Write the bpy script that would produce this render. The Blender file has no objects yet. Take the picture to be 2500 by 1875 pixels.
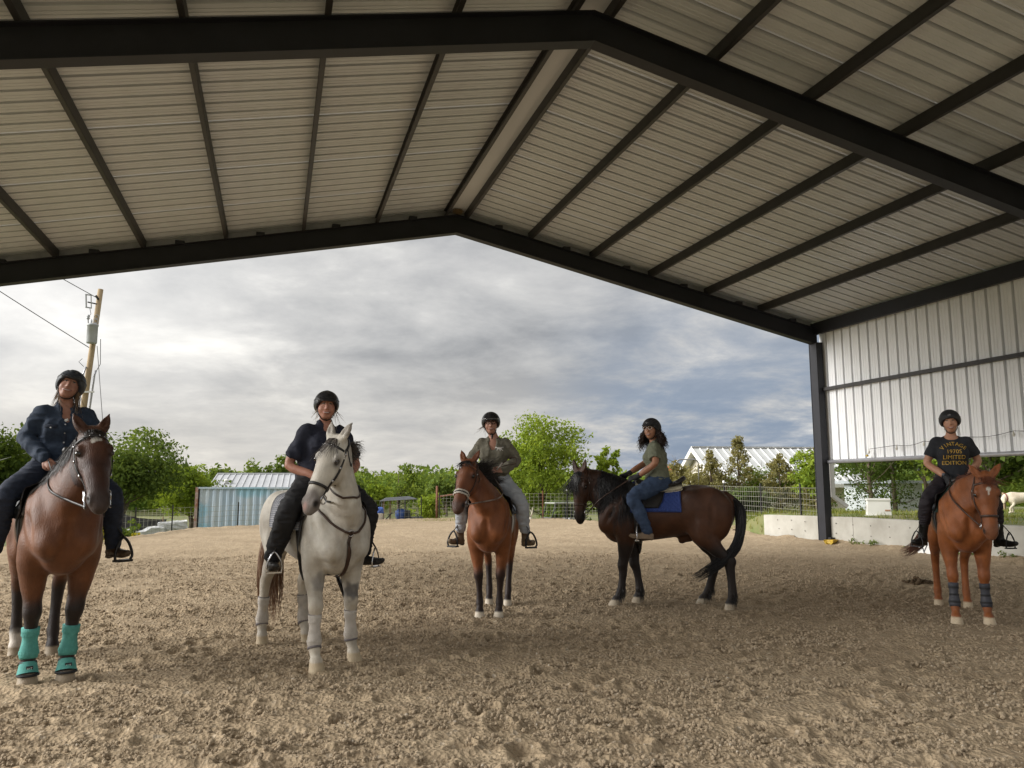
import bpy, bmesh, math, random
import numpy as np
from mathutils import Vector, Matrix, Quaternion

random.seed(7)
RNG = np.random.default_rng(7)
SC = bpy.context.scene
COL = SC.collection
R = math.radians

# ------------------------------------------------------------------ camera, sky, sun, exposure
CAM_H = 1.5
cam_data = bpy.data.cameras.new('camera')
cam = bpy.data.objects.new('camera', cam_data)
COL.objects.link(cam)
cam.location = (0, 0, CAM_H)
cam.rotation_euler = (R(90 + 7.6), 0, R(-17.07))
cam_data.sensor_width = 36
cam_data.lens = 36 * 1871.4 / 2500
cam_data.clip_start = 0.05
cam_data.clip_end = 3000
SC.camera = cam

SUN_AZ, SUN_EL = -80.0, 27.0          # azimuth from +Y towards +X
world = bpy.data.worlds.new('World')
SC.world = world
world.use_nodes = True
WT = world.node_tree
WT.nodes.clear()


def wn(t, **kw):
    n = WT.nodes.new(t)
    for k, v in kw.items():
        setattr(n, k, v)
    return n


def wmath(op, a, b=None, clamp=False):
    n = wn('ShaderNodeMath', operation=op, use_clamp=clamp)
    for i, v in enumerate((a, b)):
        if v is None:
            continue
        if isinstance(v, (int, float)):
            n.inputs[i].default_value = v
        else:
            WT.links.new(v, n.inputs[i])
    return n.outputs[0]


def wdot(vec, d):
    n = wn('ShaderNodeVectorMath', operation='DOT_PRODUCT')
    WT.links.new(vec, n.inputs[0])
    n.inputs[1].default_value = d
    return n.outputs['Value']


def wmix(f, a, b, mode='MIX'):
    n = wn('ShaderNodeMix', data_type='RGBA', blend_type=mode)
    for sock, v in ((n.inputs[0], f), (n.inputs[6], a), (n.inputs[7], b)):
        if isinstance(v, (int, float)):
            sock.default_value = v
        elif isinstance(v, tuple):
            sock.default_value = (*v, 1)
        else:
            WT.links.new(v, sock)
    return n.outputs[2]


def wsmooth(v, lo, hi):
    n = wn('ShaderNodeMapRange', interpolation_type='SMOOTHSTEP')
    WT.links.new(v, n.inputs[0])
    n.inputs[1].default_value = lo
    n.inputs[2].default_value = hi
    return n.outputs[0]


def dirv(az, el):
    a, e = R(az), R(el)
    return (math.sin(a) * math.cos(e), math.cos(a) * math.cos(e), math.sin(e))


def build_sky():
    sky = wn('ShaderNodeTexSky', sky_type='NISHITA')
    sky.sun_disc = False
    sky.sun_elevation = R(SUN_EL)
    sky.sun_rotation = R(SUN_AZ)
    sky.air_density = 1.0
    sky.dust_density = 2.0
    blue = wmix(1.0, sky.outputs[0], (0.10, 0.10, 0.10), 'MULTIPLY')
    tc = wn('ShaderNodeTexCoord')
    D = tc.outputs['Generated']
    sep = wn('ShaderNodeSeparateXYZ')
    WT.links.new(D, sep.inputs[0])
    zz = wmath('ADD', wmath('MAXIMUM', sep.outputs[2], 0.0), 0.20)
    comb = wn('ShaderNodeCombineXYZ')
    WT.links.new(wmath('DIVIDE', sep.outputs[0], zz), comb.inputs[0])
    WT.links.new(wmath('DIVIDE', sep.outputs[1], zz), comb.inputs[1])

    def noise(scale, detail, rough, dist, loc=(0, 0, 0), rot=0.0, sc=(1, 1, 1)):
        mp = wn('ShaderNodeMapping')
        mp.inputs[1].default_value = loc
        mp.inputs[2].default_value = (0, 0, rot)
        mp.inputs[3].default_value = sc
        WT.links.new(comb.outputs[0], mp.inputs[0])
        n = wn('ShaderNodeTexNoise')
        n.inputs['Scale'].default_value = scale
        n.inputs['Detail'].default_value = detail
        n.inputs['Roughness'].default_value = rough
        n.inputs['Distortion'].default_value = dist
        WT.links.new(mp.outputs[0], n.inputs['Vector'])
        return n.outputs[0]
    big = noise(0.75, 5, 0.55, 0.12, (3.1, 1.7, 0), 0.3)
    fine = noise(2.1, 9, 0.62, 0.2, (8.0, 2.0, 0), 0.2)
    f = wmath('ADD', wmath('MULTIPLY', big, 0.55), wmath('MULTIPLY', fine, 0.45))
    rp = wn('ShaderNodeValToRGB')
    el = rp.color_ramp.elements
    el[0].position = 0.38
    el[0].color = (0.33, 0.338, 0.352, 1)
    el[1].position = 0.66
    el[1].color = (0.97, 0.95, 0.90, 1)
    e = el.new(0.46)
    e.color = (0.465, 0.468, 0.472, 1)
    e = el.new(0.54)
    e.color = (0.61, 0.605, 0.595, 1)
    WT.links.new(f, rp.inputs[0])
    cloud = rp.outputs[0]
    # the thin bright cloud near the sun, upper left
    glow = wsmooth(wdot(D, dirv(-26, 20)), 0.87, 1.0)
    cloud = wmix(wmath('MULTIPLY', glow, 0.50), cloud, wmix(f, (0.60, 0.61, 0.62), (1.75, 1.70, 1.62)))
    # pale break above the horizon
    band = wmath('MULTIPLY', wsmooth(sep.outputs[2], 0.20, 0.02), wsmooth(wdot(D, dirv(-2, 3)), 0.72, 0.97))
    cloud = wmix(wmath('MULTIPLY', band, 0.70), cloud, wmix(fine, (0.42, 0.43, 0.45), (1.05, 0.98, 0.86)))
    # blue-grey storm bank low on the right
    storm = wmath('MULTIPLY', wsmooth(wdot(D, dirv(38, 5)), 0.93, 0.99), wsmooth(sep.outputs[2], 0.34, 0.06))
    storm = wmath('MULTIPLY', storm, wsmooth(fine, 0.70, 0.42))
    cloud = wmix(wmath('MULTIPLY', storm, 0.95), cloud, wmix(fine, (0.155, 0.215, 0.315), (0.40, 0.475, 0.59)))
    # an overcast sky brightens evenly towards the zenith
    lift = wmath('ADD', wmath('MULTIPLY', wmath('MAXIMUM', sep.outputs[2], 0.0), 0.55), 0.88)
    cloud = wmix(1.0, cloud, lift, 'MULTIPLY')
    col = wmix(0.97, blue, cloud)
    bg = wn('ShaderNodeBackground')
    WT.links.new(col, bg.inputs[0])
    bg.inputs[1].default_value = SKY_STRENGTH
    out = wn('ShaderNodeOutputWorld')
    WT.links.new(bg.outputs[0], out.inputs[0])


SKY_STRENGTH = 0.40
build_sky()

sun_data = bpy.data.lights.new('sun', 'SUN')
sun_data.energy = 2.7
sun_data.angle = R(48)
sun_data.color = (1.0, 0.975, 0.94)
sun = bpy.data.objects.new('sun', sun_data)
COL.objects.link(sun)
sun.rotation_euler = (-Vector(dirv(SUN_AZ, SUN_EL))).to_track_quat('-Z', 'Y').to_euler()

SC.view_settings.view_transform = 'Standard'
SC.view_settings.look = 'None'
SC.view_settings.exposure = 1.46
SC.view_settings.gamma = 1.0
SC.render.engine = 'CYCLES'
SC.cycles.max_bounces = 7
SC.cycles.diffuse_bounces = 5
SC.cycles.transparent_max_bounces = 8
SC.cycles.use_denoising = True

# ------------------------------------------------------------------ helpers
def tag(o, label=None, cat=None, group=None, kind=None):
    for k, v in (('label', label), ('category', cat), ('group', group), ('kind', kind)):
        if v:
            o[k] = v
    return o


def empty(name, loc=(0, 0, 0), rz=0.0, label=None, cat=None, group=None):
    o = bpy.data.objects.new(name, None)
    COL.objects.link(o)
    o.location = loc
    o.rotation_euler = (0, 0, rz)
    o.empty_display_size = 0.1
    return tag(o, label, cat, group)


def link(name, me, mat=None, parent=None, smooth=False, mw=None):
    o = bpy.data.objects.new(name, me)
    COL.objects.link(o)
    if mat is not None and not me.materials:
        me.materials.append(mat)
    if smooth:
        me.polygons.foreach_set('use_smooth', np.ones(len(me.polygons), bool))
    if parent is not None:
        o.parent = parent
    if mw is not None:
        o.matrix_local = mw
    return o


class MB:
    """collects simple shapes into one mesh"""

    def __init__(s):
        s.v, s.f = [], []

    def add(s, vs, fs):
        b = len(s.v)
        s.v += [tuple(map(float, p)) for p in vs]
        s.f += [tuple(i + b for i in q) for q in fs]
        return s

    def box(s, lo, hi):
        x0, y0, z0 = lo
        x1, y1, z1 = hi
        return s.add([(x0, y0, z0), (x1, y0, z0), (x1, y1, z0), (x0, y1, z0), (x0, y0, z1), (x1, y0, z1), (x1, y1, z1), (x0, y1, z1)],
                     [(0, 3, 2, 1), (4, 5, 6, 7), (0, 1, 5, 4), (1, 2, 6, 5), (2, 3, 7, 6), (3, 0, 4, 7)])

    def bar(s, a, b, w, h, up=(0, 0, 1)):
        """box from a to b, w across, h along up"""
        a, b, up = Vector(a), Vector(b), Vector(up)
        t = (b - a).normalized()
        sd = t.cross(up)
        if sd.length < 1e-4:
            sd = t.cross(Vector((1, 0, 0)))
        sd.normalize()
        u = sd.cross(t).normalized()
        vs = []
        for p in (a, b):
            for i, j in ((-1, -1), (1, -1), (1, 1), (-1, 1)):
                vs.append(p + sd * (i * w / 2) + u * (j * h / 2))
        return s.add(vs, [(0, 3, 2, 1), (4, 5, 6, 7), (0, 1, 5, 4), (1, 2, 6, 5), (2, 3, 7, 6), (3, 0, 4, 7)])

    def tube(s, pts, rad, n=8, cap=True):
        pts = [Vector(p) for p in pts]
        if isinstance(rad, (int, float)):
            rad = [rad] * len(pts)
        vs, fs = [], []
        prev = None
        for i, p in enumerate(pts):
            t = (pts[min(i + 1, len(pts) - 1)] - pts[max(i - 1, 0)]).normalized()
            if prev is None:
                ref = Vector((0, 0, 1)) if abs(t.z) < 0.9 else Vector((1, 0, 0))
                u = t.cross(ref).normalized()
            else:
                u = (prev - t * prev.dot(t))
                u = u.normalized() if u.length > 1e-5 else t.orthogonal().normalized()
            prev = u
            w = t.cross(u)
            for k in range(n):
                a = 2 * math.pi * k / n
                vs.append(p + (u * math.cos(a) + w * math.sin(a)) * rad[i])
        for i in range(len(pts) - 1):
            for k in range(n):
                fs.append((i * n + k, i * n + (k + 1) % n, (i + 1) * n + (k + 1) % n, (i + 1) * n + k))
        if cap:
            fs.append(tuple(range(n))[::-1])
            fs.append(tuple(range((len(pts) - 1) * n, len(pts) * n)))
        return s.add(vs, fs)

    def lathe(s, prof, n=16, c=(0, 0, 0)):
        vs, fs = [], []
        for r, z in prof:
            for k in range(n):
                a = 2 * math.pi * k / n
                vs.append((c[0] + r * math.cos(a), c[1] + r * math.sin(a), c[2] + z))
        for i in range(len(prof) - 1):
            for k in range(n):
                fs.append((i * n + k, i * n + (k + 1) % n, (i + 1) * n + (k + 1) % n, (i + 1) * n + k))
        fs.append(tuple(range(n))[::-1])
        fs.append(tuple(range((len(prof) - 1) * n, len(prof) * n)))
        return s.add(vs, fs)

    def prism(s, poly, a, b):
        """polygon (3D points at a) swept by vector b-a"""
        d = Vector(b) - Vector(a)
        n = len(poly)
        p0 = [Vector(p) for p in poly]
        vs = p0 + [p + d for p in p0]
        fs = [tuple(range(n))[::-1], tuple(range(n, 2 * n))]
        for k in range(n):
            fs.append((k, (k + 1) % n, n + (k + 1) % n, n + k))
        return s.add(vs, fs)

    def mesh(s, name):
        me = bpy.data.meshes.new(name)
        me.from_pydata(s.v, [], s.f)
        me.update()
        return me

    def build(s, name, mat, parent=None, smooth=False, bevel=0.0):
        me = s.mesh(name)
        if bevel:
            bm = bmesh.new()
            bm.from_mesh(me)
            bmesh.ops.bevel(bm, geom=list(bm.edges), offset=bevel, segments=2, affect='EDGES', profile=0.7)
            bm.to_mesh(me)
            bm.free()
        return link(name, me, mat, parent, smooth)


def np_mesh(name, V, F, smooth=False):
    """fast mesh from arrays; F is (n,3) or (n,4)"""
    V = np.asarray(V, np.float32)
    F = np.asarray(F, np.int32)
    me = bpy.data.meshes.new(name)
    k = F.shape[1]
    me.vertices.add(len(V))
    me.vertices.foreach_set('co', V.ravel())
    me.loops.add(F.size)
    me.loops.foreach_set('vertex_index', F.ravel())
    me.polygons.add(len(F))
    me.polygons.foreach_set('loop_start', np.arange(0, F.size, k, dtype=np.int32))
    me.polygons.foreach_set('loop_total', np.full(len(F), k, np.int32))
    if smooth:
        me.polygons.foreach_set('use_smooth', np.ones(len(F), bool))
    me.update(calc_edges=True)
    return me


def set_col(me, C, name='Col'):
    a = me.color_attributes.new(name, 'FLOAT_COLOR', 'POINT')
    C = np.asarray(C, np.float32)
    if C.shape[1] == 3:
        C = np.hstack([C, np.ones((len(C), 1), np.float32)])
    a.data.foreach_set('color', C.ravel())


# ------------------------------------------------------------------ value noise (numpy)
_T = RNG.random((256, 256)).astype(np.float32)
_T3 = RNG.random((64, 64, 64)).astype(np.float32)


def vnoise(x, y, s=1.0, ox=0.0):
    x = np.asarray(x, np.float32) / s + ox + 1000
    y = np.asarray(y, np.float32) / s + ox * 1.7 + 1000
    xi, yi = np.floor(x).astype(np.int32), np.floor(y).astype(np.int32)
    fx, fy = x - xi, y - yi
    fx, fy = fx * fx * (3 - 2 * fx), fy * fy * (3 - 2 * fy)
    a, b = _T[xi & 255, yi & 255], _T[(xi + 1) & 255, yi & 255]
    c, d = _T[xi & 255, (yi + 1) & 255], _T[(xi + 1) & 255, (yi + 1) & 255]
    return (a * (1 - fx) + b * fx) * (1 - fy) + (c * (1 - fx) + d * fx) * fy


def vnoise3(P, s=1.0, o=0.0):
    Q = np.asarray(P, np.float32) / s + o + 100
    I = np.floor(Q).astype(np.int32)
    f = Q - I
    f = f * f * (3 - 2 * f)
    r = 0
    for dx in (0, 1):
        for dy in (0, 1):
            for dz in (0, 1):
                w = (f[:, 0] if dx else 1 - f[:, 0]) * (f[:, 1] if dy else 1 - f[:, 1]) * (f[:, 2] if dz else 1 - f[:, 2])
                r = r + w * _T3[(I[:, 0] + dx) & 63, (I[:, 1] + dy) & 63, (I[:, 2] + dz) & 63]
    return r


def sstep(x, a, b):
    t = np.clip((np.asarray(x) - a) / (b - a), 0, 1)
    return t * t * (3 - 2 * t)


# ------------------------------------------------------------------ materials
MATS = {}


def pmat(name, c, rough=0.6, c2=None, scale=6.0, detail=4.0, bump=0.0, bscale=60.0, metal=0.0, attr=None, stretch=(1, 1, 1),
         trans=0.0, spec=0.4, cc=0.5, sheen=0.0, coat=0.0, alpha=1.0, lo=0.35, hi=0.65):
    """procedural principled material: noise-mixed colour, noise bump"""
    if name in MATS:
        return MATS[name]
    m = bpy.data.materials.new(name)
    m.use_nodes = True
    nt = m.node_tree
    b = nt.nodes['Principled BSDF']
    tc = nt.nodes.new('ShaderNodeTexCoord')
    mp = nt.nodes.new('ShaderNodeMapping')
    mp.inputs[3].default_value = stretch
    nt.links.new(tc.outputs['Object'], mp.inputs[0])
    n = nt.nodes.new('ShaderNodeTexNoise')
    n.inputs['Scale'].default_value = scale
    n.inputs['Detail'].default_value = detail
    n.inputs['Roughness'].default_value = 0.6
    nt.links.new(mp.outputs[0], n.inputs['Vector'])
    rp = nt.nodes.new('ShaderNodeMapRange')
    rp.inputs[1].default_value = lo
    rp.inputs[2].default_value = hi
    nt.links.new(n.outputs[0], rp.inputs[0])
    mx = nt.nodes.new('ShaderNodeMix')
    mx.data_type = 'RGBA'
    nt.links.new(rp.outputs[0], mx.inputs[0])
    if c2 is None:
        c2 = tuple(v * 0.78 for v in c)
    mx.inputs[6].default_value = (*c, 1)
    mx.inputs[7].default_value = (*c2, 1)
    src = mx.outputs[2]
    if attr:
        at = nt.nodes.new('ShaderNodeAttribute')
        at.attribute_name = attr
        mu = nt.nodes.new('ShaderNodeMix')
        mu.data_type = 'RGBA'
        mu.blend_type = 'MULTIPLY'
        mu.inputs[0].default_value = 1
        nt.links.new(at.outputs['Color'], mu.inputs[6])
        nt.links.new(src, mu.inputs[7])
        src = mu.outputs[2]
    nt.links.new(src, b.inputs['Base Color'])
    b.inputs['Roughness'].default_value = rough
    b.inputs['Metallic'].default_value = metal
    b.inputs['Specular IOR Level'].default_value = spec
    if sheen:
        b.inputs['Sheen Weight'].default_value = sheen
        b.inputs['Sheen Roughness'].default_value = 0.4
    if coat:
        b.inputs['Coat Weight'].default_value = coat
    if trans:
        b.inputs['Transmission Weight'].default_value = trans
    if alpha < 1:
        b.inputs['Alpha'].default_value = alpha
    if bump:
        n2 = nt.nodes.new('ShaderNodeTexNoise')
        n2.inputs['Scale'].default_value = bscale
        n2.inputs['Detail'].default_value = 4
        nt.links.new(mp.outputs[0], n2.inputs['Vector'])
        bp = nt.nodes.new('ShaderNodeBump')
        bp.inputs['Strength'].default_value = bump
        bp.inputs['Distance'].default_value = 0.02
        nt.links.new(n2.outputs[0], bp.inputs['Height'])
        nt.links.new(bp.outputs[0], b.inputs['Normal'])
    MATS[name] = m
    return m


def leafmat(name, c, c2, attr='Col'):
    """foliage: diffuse + translucent, tint from a vertex attribute"""
    if name in MATS:
        return MATS[name]
    m = bpy.data.materials.new(name)
    m.use_nodes = True
    nt = m.node_tree
    nt.nodes.clear()
    at = nt.nodes.new('ShaderNodeAttribute')
    at.attribute_name = attr
    mx = nt.nodes.new('ShaderNodeMix')
    mx.data_type = 'RGBA'
    nt.links.new(at.outputs['Fac'], mx.inputs[0])
    mx.inputs[6].default_value = (*c, 1)
    mx.inputs[7].default_value = (*c2, 1)
    d = nt.nodes.new('ShaderNodeBsdfDiffuse')
    t = nt.nodes.new('ShaderNodeBsdfTranslucent')
    nt.links.new(mx.outputs[2], d.inputs[0])
    g = nt.nodes.new('ShaderNodeMix')
    g.data_type = 'RGBA'
    g.blend_type = 'MULTIPLY'
    g.inputs[0].default_value = 1
    nt.links.new(mx.outputs[2], g.inputs[6])
    g.inputs[7].default_value = (1.25, 1.15, 0.55, 1)
    nt.links.new(g.outputs[2], t.inputs[0])
    ms = nt.nodes.new('ShaderNodeMixShader')
    ms.inputs[0].default_value = 0.42
    nt.links.new(d.outputs[0], ms.inputs[1])
    nt.links.new(t.outputs[0], ms.inputs[2])
    o = nt.nodes.new('ShaderNodeOutputMaterial')
    nt.links.new(ms.outputs[0], o.inputs[0])
    MATS[name] = m
    return m

# ------------------------------------------------------------------ terrain and arena floor
RX, YF, BAY, HALF = 3.866, 17.08, 8.178, 10.01
EZ, SL, RD = 5.712, 0.2136, 0.444
E0, PS = 0.257, 1.606
WX = 13.86                                   # inner face of the retaining wall


def arena_edge(x):
    """far edge of the sand, y as a function of x"""
    return np.interp(x, [-9, -5.2, -4.2, -2.6, 0, 5, 9, 12.5, 14.3], [20.5, 22.3, 24.2, 29.6, 31.0, 34.6, 35.2, 32.8, 23.0])


def terrain_z(x, y):
    x = np.asarray(x, np.float32)
    y = np.asarray(y, np.float32)
    base = -1.05 + 0.25 * (vnoise(x, y, 9.0, 3.0) - 0.5) + 0.10 * (vnoise(x, y, 2.3, 5.0) - 0.5)
    far = np.hypot(x, y)
    base = base - 0.9 * sstep(far, 45, 120) + 3.4 * sstep(far, 110, 300)
    inside = np.minimum(np.minimum(sstep(arena_edge(x) - y, -2.2, 0.35), sstep(x, -10.5, -8.4)), 1.0)
    z = base * (1 - inside) - 0.12 * inside
    # bank behind the retaining wall on the right
    bank = 0.70 + 0.05 * (vnoise(x, y, 1.1, 9.0) - 0.5) + 0.45 * sstep(x - WX, 1.0, 7.0) * sstep(y, 15.5, 11.0)
    k = sstep(x, WX + 0.22, WX + 0.34) * sstep(y, 23.0, 19.9)
    z = z * (1 - k) + bank * k
    # yard on the right beyond the fence, a little above the sand, falling away behind
    yard = 0.38 + 0.10 * (vnoise(x, y, 1.9, 4.0) - 0.5)
    k2 = sstep(x + 0.28 * (y - 21.5), 15.2, 16.6) * sstep(y, 42, 33) * sstep(y, 20.5, 23.5) * sstep(x, 15.0, 16.2)
    return z * (1 - k2) + yard * k2


MAT_SAND = None


def sand_material():
    m = bpy.data.materials.new('arena_sand')
    m.use_nodes = True
    nt = m.node_tree
    b = nt.nodes['Principled BSDF']
    tc = nt.nodes.new('ShaderNodeTexCoord')

    def noise(sc, det=5):
        n = nt.nodes.new('ShaderNodeTexNoise')
        n.inputs['Scale'].default_value = sc
        n.inputs['Detail'].default_value = det
        n.inputs['Roughness'].default_value = 0.65
        nt.links.new(tc.outputs['Object'], n.inputs['Vector'])
        return n.outputs[0]

    def rng(v, a, b_):
        n = nt.nodes.new('ShaderNodeMapRange')
        n.inputs[1].default_value = a
        n.inputs[2].default_value = b_
        nt.links.new(v, n.inputs[0])
        return n.outputs[0]

    def mix(f, a, b_):
        n = nt.nodes.new('ShaderNodeMix')
        n.data_type = 'RGBA'
        nt.links.new(f, n.inputs[0])
        for s_, v in ((n.inputs[6], a), (n.inputs[7], b_)):
            if isinstance(v, tuple):
                s_.default_value = (*v, 1)
            else:
                nt.links.new(v, s_)
        return n.outputs[2]
    c = mix(rng(noise(0.7, 3), .38, .62), (0.43, 0.335, 0.222), (0.345, 0.265, 0.172))
    c = mix(rng(noise(9, 6), .42, .72), c, (0.26, 0.195, 0.125))
    vo = nt.nodes.new('ShaderNodeTexVoronoi')
    vo.inputs['Scale'].default_value = 34
    nt.links.new(tc.outputs['Object'], vo.inputs['Vector'])
    c = mix(rng(vo.outputs['Color'], .80, .98), c, (0.47, 0.39, 0.29))
    c = mix(rng(noise(120, 2), .60, .75), c, (0.20, 0.15, 0.10))
    nt.links.new(c, b.inputs['Base Color'])
    b.inputs['Roughness'].default_value = 0.95
    b.inputs['Specular IOR Level'].default_value = 0.15
    bp = nt.nodes.new('ShaderNodeBump')
    bp.inputs['Strength'].default_value = 0.7
    bp.inputs['Distance'].default_value = 0.03
    nt.links.new(noise(38, 6), bp.inputs['Height'])
    bp2 = nt.nodes.new('ShaderNodeBump')
    bp2.inputs['Strength'].default_value = 0.8
    bp2.inputs['Distance'].default_value = 0.02
    nt.links.new(vo.outputs['Distance'], bp2.inputs['Height'])
    nt.links.new(bp.outputs[0], bp2.inputs['Normal'])
    nt.links.new(bp2.outputs[0], b.inputs['Normal'])
    return m


def grass_material():
    m = pmat('pasture', (0.10, 0.14, 0.035), 0.95, (0.20, 0.17, 0.08), scale=0.9, detail=7, bump=0.9, bscale=22)
    return m


def build_terrain():
    # graded sheet out to the horizon
    a = np.concatenate([np.linspace(-900, -60, 22), np.linspace(-56, -16, 21), np.linspace(-15, 40, 141), np.linspace(42, 80, 20), np.linspace(90, 900, 22)])
    bq = np.concatenate([np.linspace(-300, -20, 12), np.linspace(-15, 6, 22), np.linspace(6.4, 60, 150), np.linspace(62, 120, 30), np.linspace(128, 1500, 40)])
    # keep a crisp step at the retaining wall
    a = np.sort(np.concatenate([a, [WX + 0.21, WX + 0.35]]))
    X, Y = np.meshgrid(a, bq, indexing='ij')
    Z = terrain_z(X, Y)
    n, k = X.shape
    V = np.stack([X, Y, Z], -1).reshape(-1, 3)
    i = np.arange(n - 1)[:, None] * k + np.arange(k - 1)[None, :]
    F = np.stack([i, i + k, i + k + 1, i + 1], -1).reshape(-1, 4)
    me = np_mesh('terrain', V, F, True)
    tag(link('terrain', me, grass_material()), kind='structure')


HOOF_SPOTS = []


def arena_height(x, y):
    z = 0.035 * (vnoise(x, y, 1.6, 1.0) - 0.5)
    rid = 1 - np.abs(2 * vnoise(x * 1.0 + 0.25 * vnoise(x, y, .5, 2.), y * 2.6, 0.22, 7.0) - 1)
    z = z + 0.017 * (rid ** 2 - 0.4)
    q = 0.35 + 1.3 * sstep(vnoise(x * .7, y * 1.6, 0.42, 15.0), .35, .75)          # smooth sand between broken patches
    lens = 1 - np.abs(2 * vnoise(x * .55 + .3 * y, y * 2.2, 0.16, 21.0) - 1)
    z = z + 0.012 * (lens ** 3 - .25)
    z = z + q * (0.008 * (vnoise(x, y * 1.5, 0.11, 4.0) - 0.5) + 0.012 * (vnoise(x, y, 0.045, 6.0) - 0.5))
    # shallow harrow lines sweeping round the arena
    rr = np.hypot(x - 3.5, y - 16.0)
    z = z + 0.006 * np.sin(rr * 38 + 3 * vnoise(x, y, 1.2, 3.)) * sstep(vnoise(x, y, 2.2, 31.), .45, .65)
    return z


def build_arena():
    global MAT_SAND
    MAT_SAND = sand_material()
    th = np.radians(np.linspace(-52, 80, 900))
    r = 2.2 * np.exp(np.linspace(0, math.log(45 / 2.2), 560))
    TH, RR = np.meshgrid(th, r, indexing='ij')
    X, Y = RR * np.sin(TH), RR * np.cos(TH)
    Z = arena_height(X, Y).astype(np.float32)
    # hoof prints: a bowl with a pushed-up rim
    dth, lr = th[1] - th[0], math.log(45 / 2.2) / 559
    rs = np.random.default_rng(3)
    for _ in range(1500):
        rr = 3.3 + 13 * rs.random() ** 1.1
        tt = math.radians(-24 + 78 * rs.random())
        cx, cy = rr * math.sin(tt), rr * math.cos(tt)
        rad = 0.055 + 0.03 * rs.random()
        dep = 0.008 + 0.018 * rs.random() + (0.015 if rs.random() < .15 else 0)
        i0, i1 = int((tt - .25 / rr - th[0]) / dth), int((tt + .25 / rr - th[0]) / dth) + 1
        j0, j1 = int(math.log(max(rr - .25, 2.3) / 2.2) / lr), int(math.log((rr + .25) / 2.2) / lr) + 1
        i0, j0 = max(i0, 0), max(j0, 0)
        x, y = X[i0:i1, j0:j1] - cx, Y[i0:i1, j0:j1] - cy
        a = rs.random() * 6.28
        u, v = x * math.cos(a) + y * math.sin(a), -x * math.sin(a) + y * math.cos(a)
        q = np.sqrt((u / (rad * 1.25)) ** 2 + (v / rad) ** 2)
        Z[i0:i1, j0:j1] += -dep * np.exp(-(q ** 4)) + dep * 0.55 * np.exp(-((q - 1.45) / 0.33) ** 2) * (0.6 + 0.6 * (u > 0))
    edge = arena_edge(X)
    d = edge - Y
    Z += 0.06 * np.exp(-(d / 0.7) ** 2)                       # little berm along the far edge
    # soil banked against the retaining wall
    Z += 0.12 * np.exp(-np.maximum(WX - X, 0) / 0.45) * (0.6 + 0.8 * vnoise(X, Y, .5, 8.0))
    # seat the hooves
    for hx, hy in HOOF_SPOTS:
        w = np.exp(-((X - hx) ** 2 + (Y - hy) ** 2) / 0.012)
        Z = Z * (1 - w) + 0.008 * w
    keep = (d > -0.5) & (X < WX + 0.10 + 6.0 * (Y > 21.6)) & (X > -9.2)
    n, k = X.shape
    Z = np.where(d < 0, Z + d * 0.6, Z)
    V = np.stack([X, Y, Z], -1).reshape(-1, 3)
    i = (np.arange(n - 1)[:, None] * k + np.arange(k - 1)[None, :])
    kq = keep[:-1, :-1] & keep[1:, :-1] & keep[1:, 1:] & keep[:-1, 1:]
    F = np.stack([i, i + 1, i + k + 1, i + k], -1)[kq]
    used = np.unique(F)
    mp = np.zeros(len(V), np.int32)
    mp[used] = np.arange(len(used))
    me = np_mesh('arena_floor', V[used], mp[F], True)
    fl = tag(link('arena_floor', me, MAT_SAND), kind='structure')
    # coarse remainder of the sand under and behind the camera
    m = MB()
    m.add([(-9.2, -12, -0.05), (WX + .1, -12, -0.05), (WX + .1, 24, -0.05), (-9.2, 22, -0.05)], [(0, 1, 2, 3)])
    m.build('sand_bed', MAT_SAND, fl)
    return fl


def gn_scatter(name, P, S, mat, parent=None, kind='stuff', label=None, sub=1):
    """points instanced with small faceted lumps (one stuff object)"""
    me = bpy.data.meshes.new(name)
    me.vertices.add(len(P))
    me.vertices.foreach_set('co', np.asarray(P, np.float32).ravel())
    a = me.attributes.new('size', 'FLOAT_VECTOR', 'POINT')
    a.data.foreach_set('vector', np.asarray(S, np.float32).ravel())
    o = link(name, me, mat, parent)
    tag(o, label, None, None, kind)
    ng = bpy.data.node_groups.new(name + '_nodes', 'GeometryNodeTree')
    ng.interface.new_socket('Geometry', in_out='INPUT', socket_type='NodeSocketGeometry')
    ng.interface.new_socket('Geometry', in_out='OUTPUT', socket_type='NodeSocketGeometry')
    gi, go = ng.nodes.new('NodeGroupInput'), ng.nodes.new('NodeGroupOutput')
    ico = ng.nodes.new('GeometryNodeMeshIcoSphere')
    ico.inputs['Subdivisions'].default_value = sub
    ico.inputs['Radius'].default_value = 1.0
    na = ng.nodes.new('GeometryNodeInputNamedAttribute')
    na.data_type = 'FLOAT_VECTOR'
    na.inputs['Name'].default_value = 'size'
    rv = ng.nodes.new('FunctionNodeRandomValue')
    rv.data_type = 'FLOAT_VECTOR'
    rv.inputs[0].default_value = (0, 0, 0)
    rv.inputs[1].default_value = (0.5, 0.5, 6.28)
    ip = ng.nodes.new('GeometryNodeInstanceOnPoints')
    sm = ng.nodes.new('GeometryNodeSetMaterial')
    sm.inputs['Material'].default_value = mat
    L = ng.links.new
    L(gi.outputs[0], ip.inputs['Points'])
    L(ico.outputs['Mesh'], sm.inputs['Geometry'])
    L(sm.outputs[0], ip.inputs['Instance'])
    L(rv.outputs[0], ip.inputs['Rotation'])
    L(na.outputs[0], ip.inputs['Scale'])
    L(ip.outputs[0], go.inputs[0])
    md = o.modifiers.new('scatter', 'NODES')
    md.node_group = ng
    return o


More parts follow.
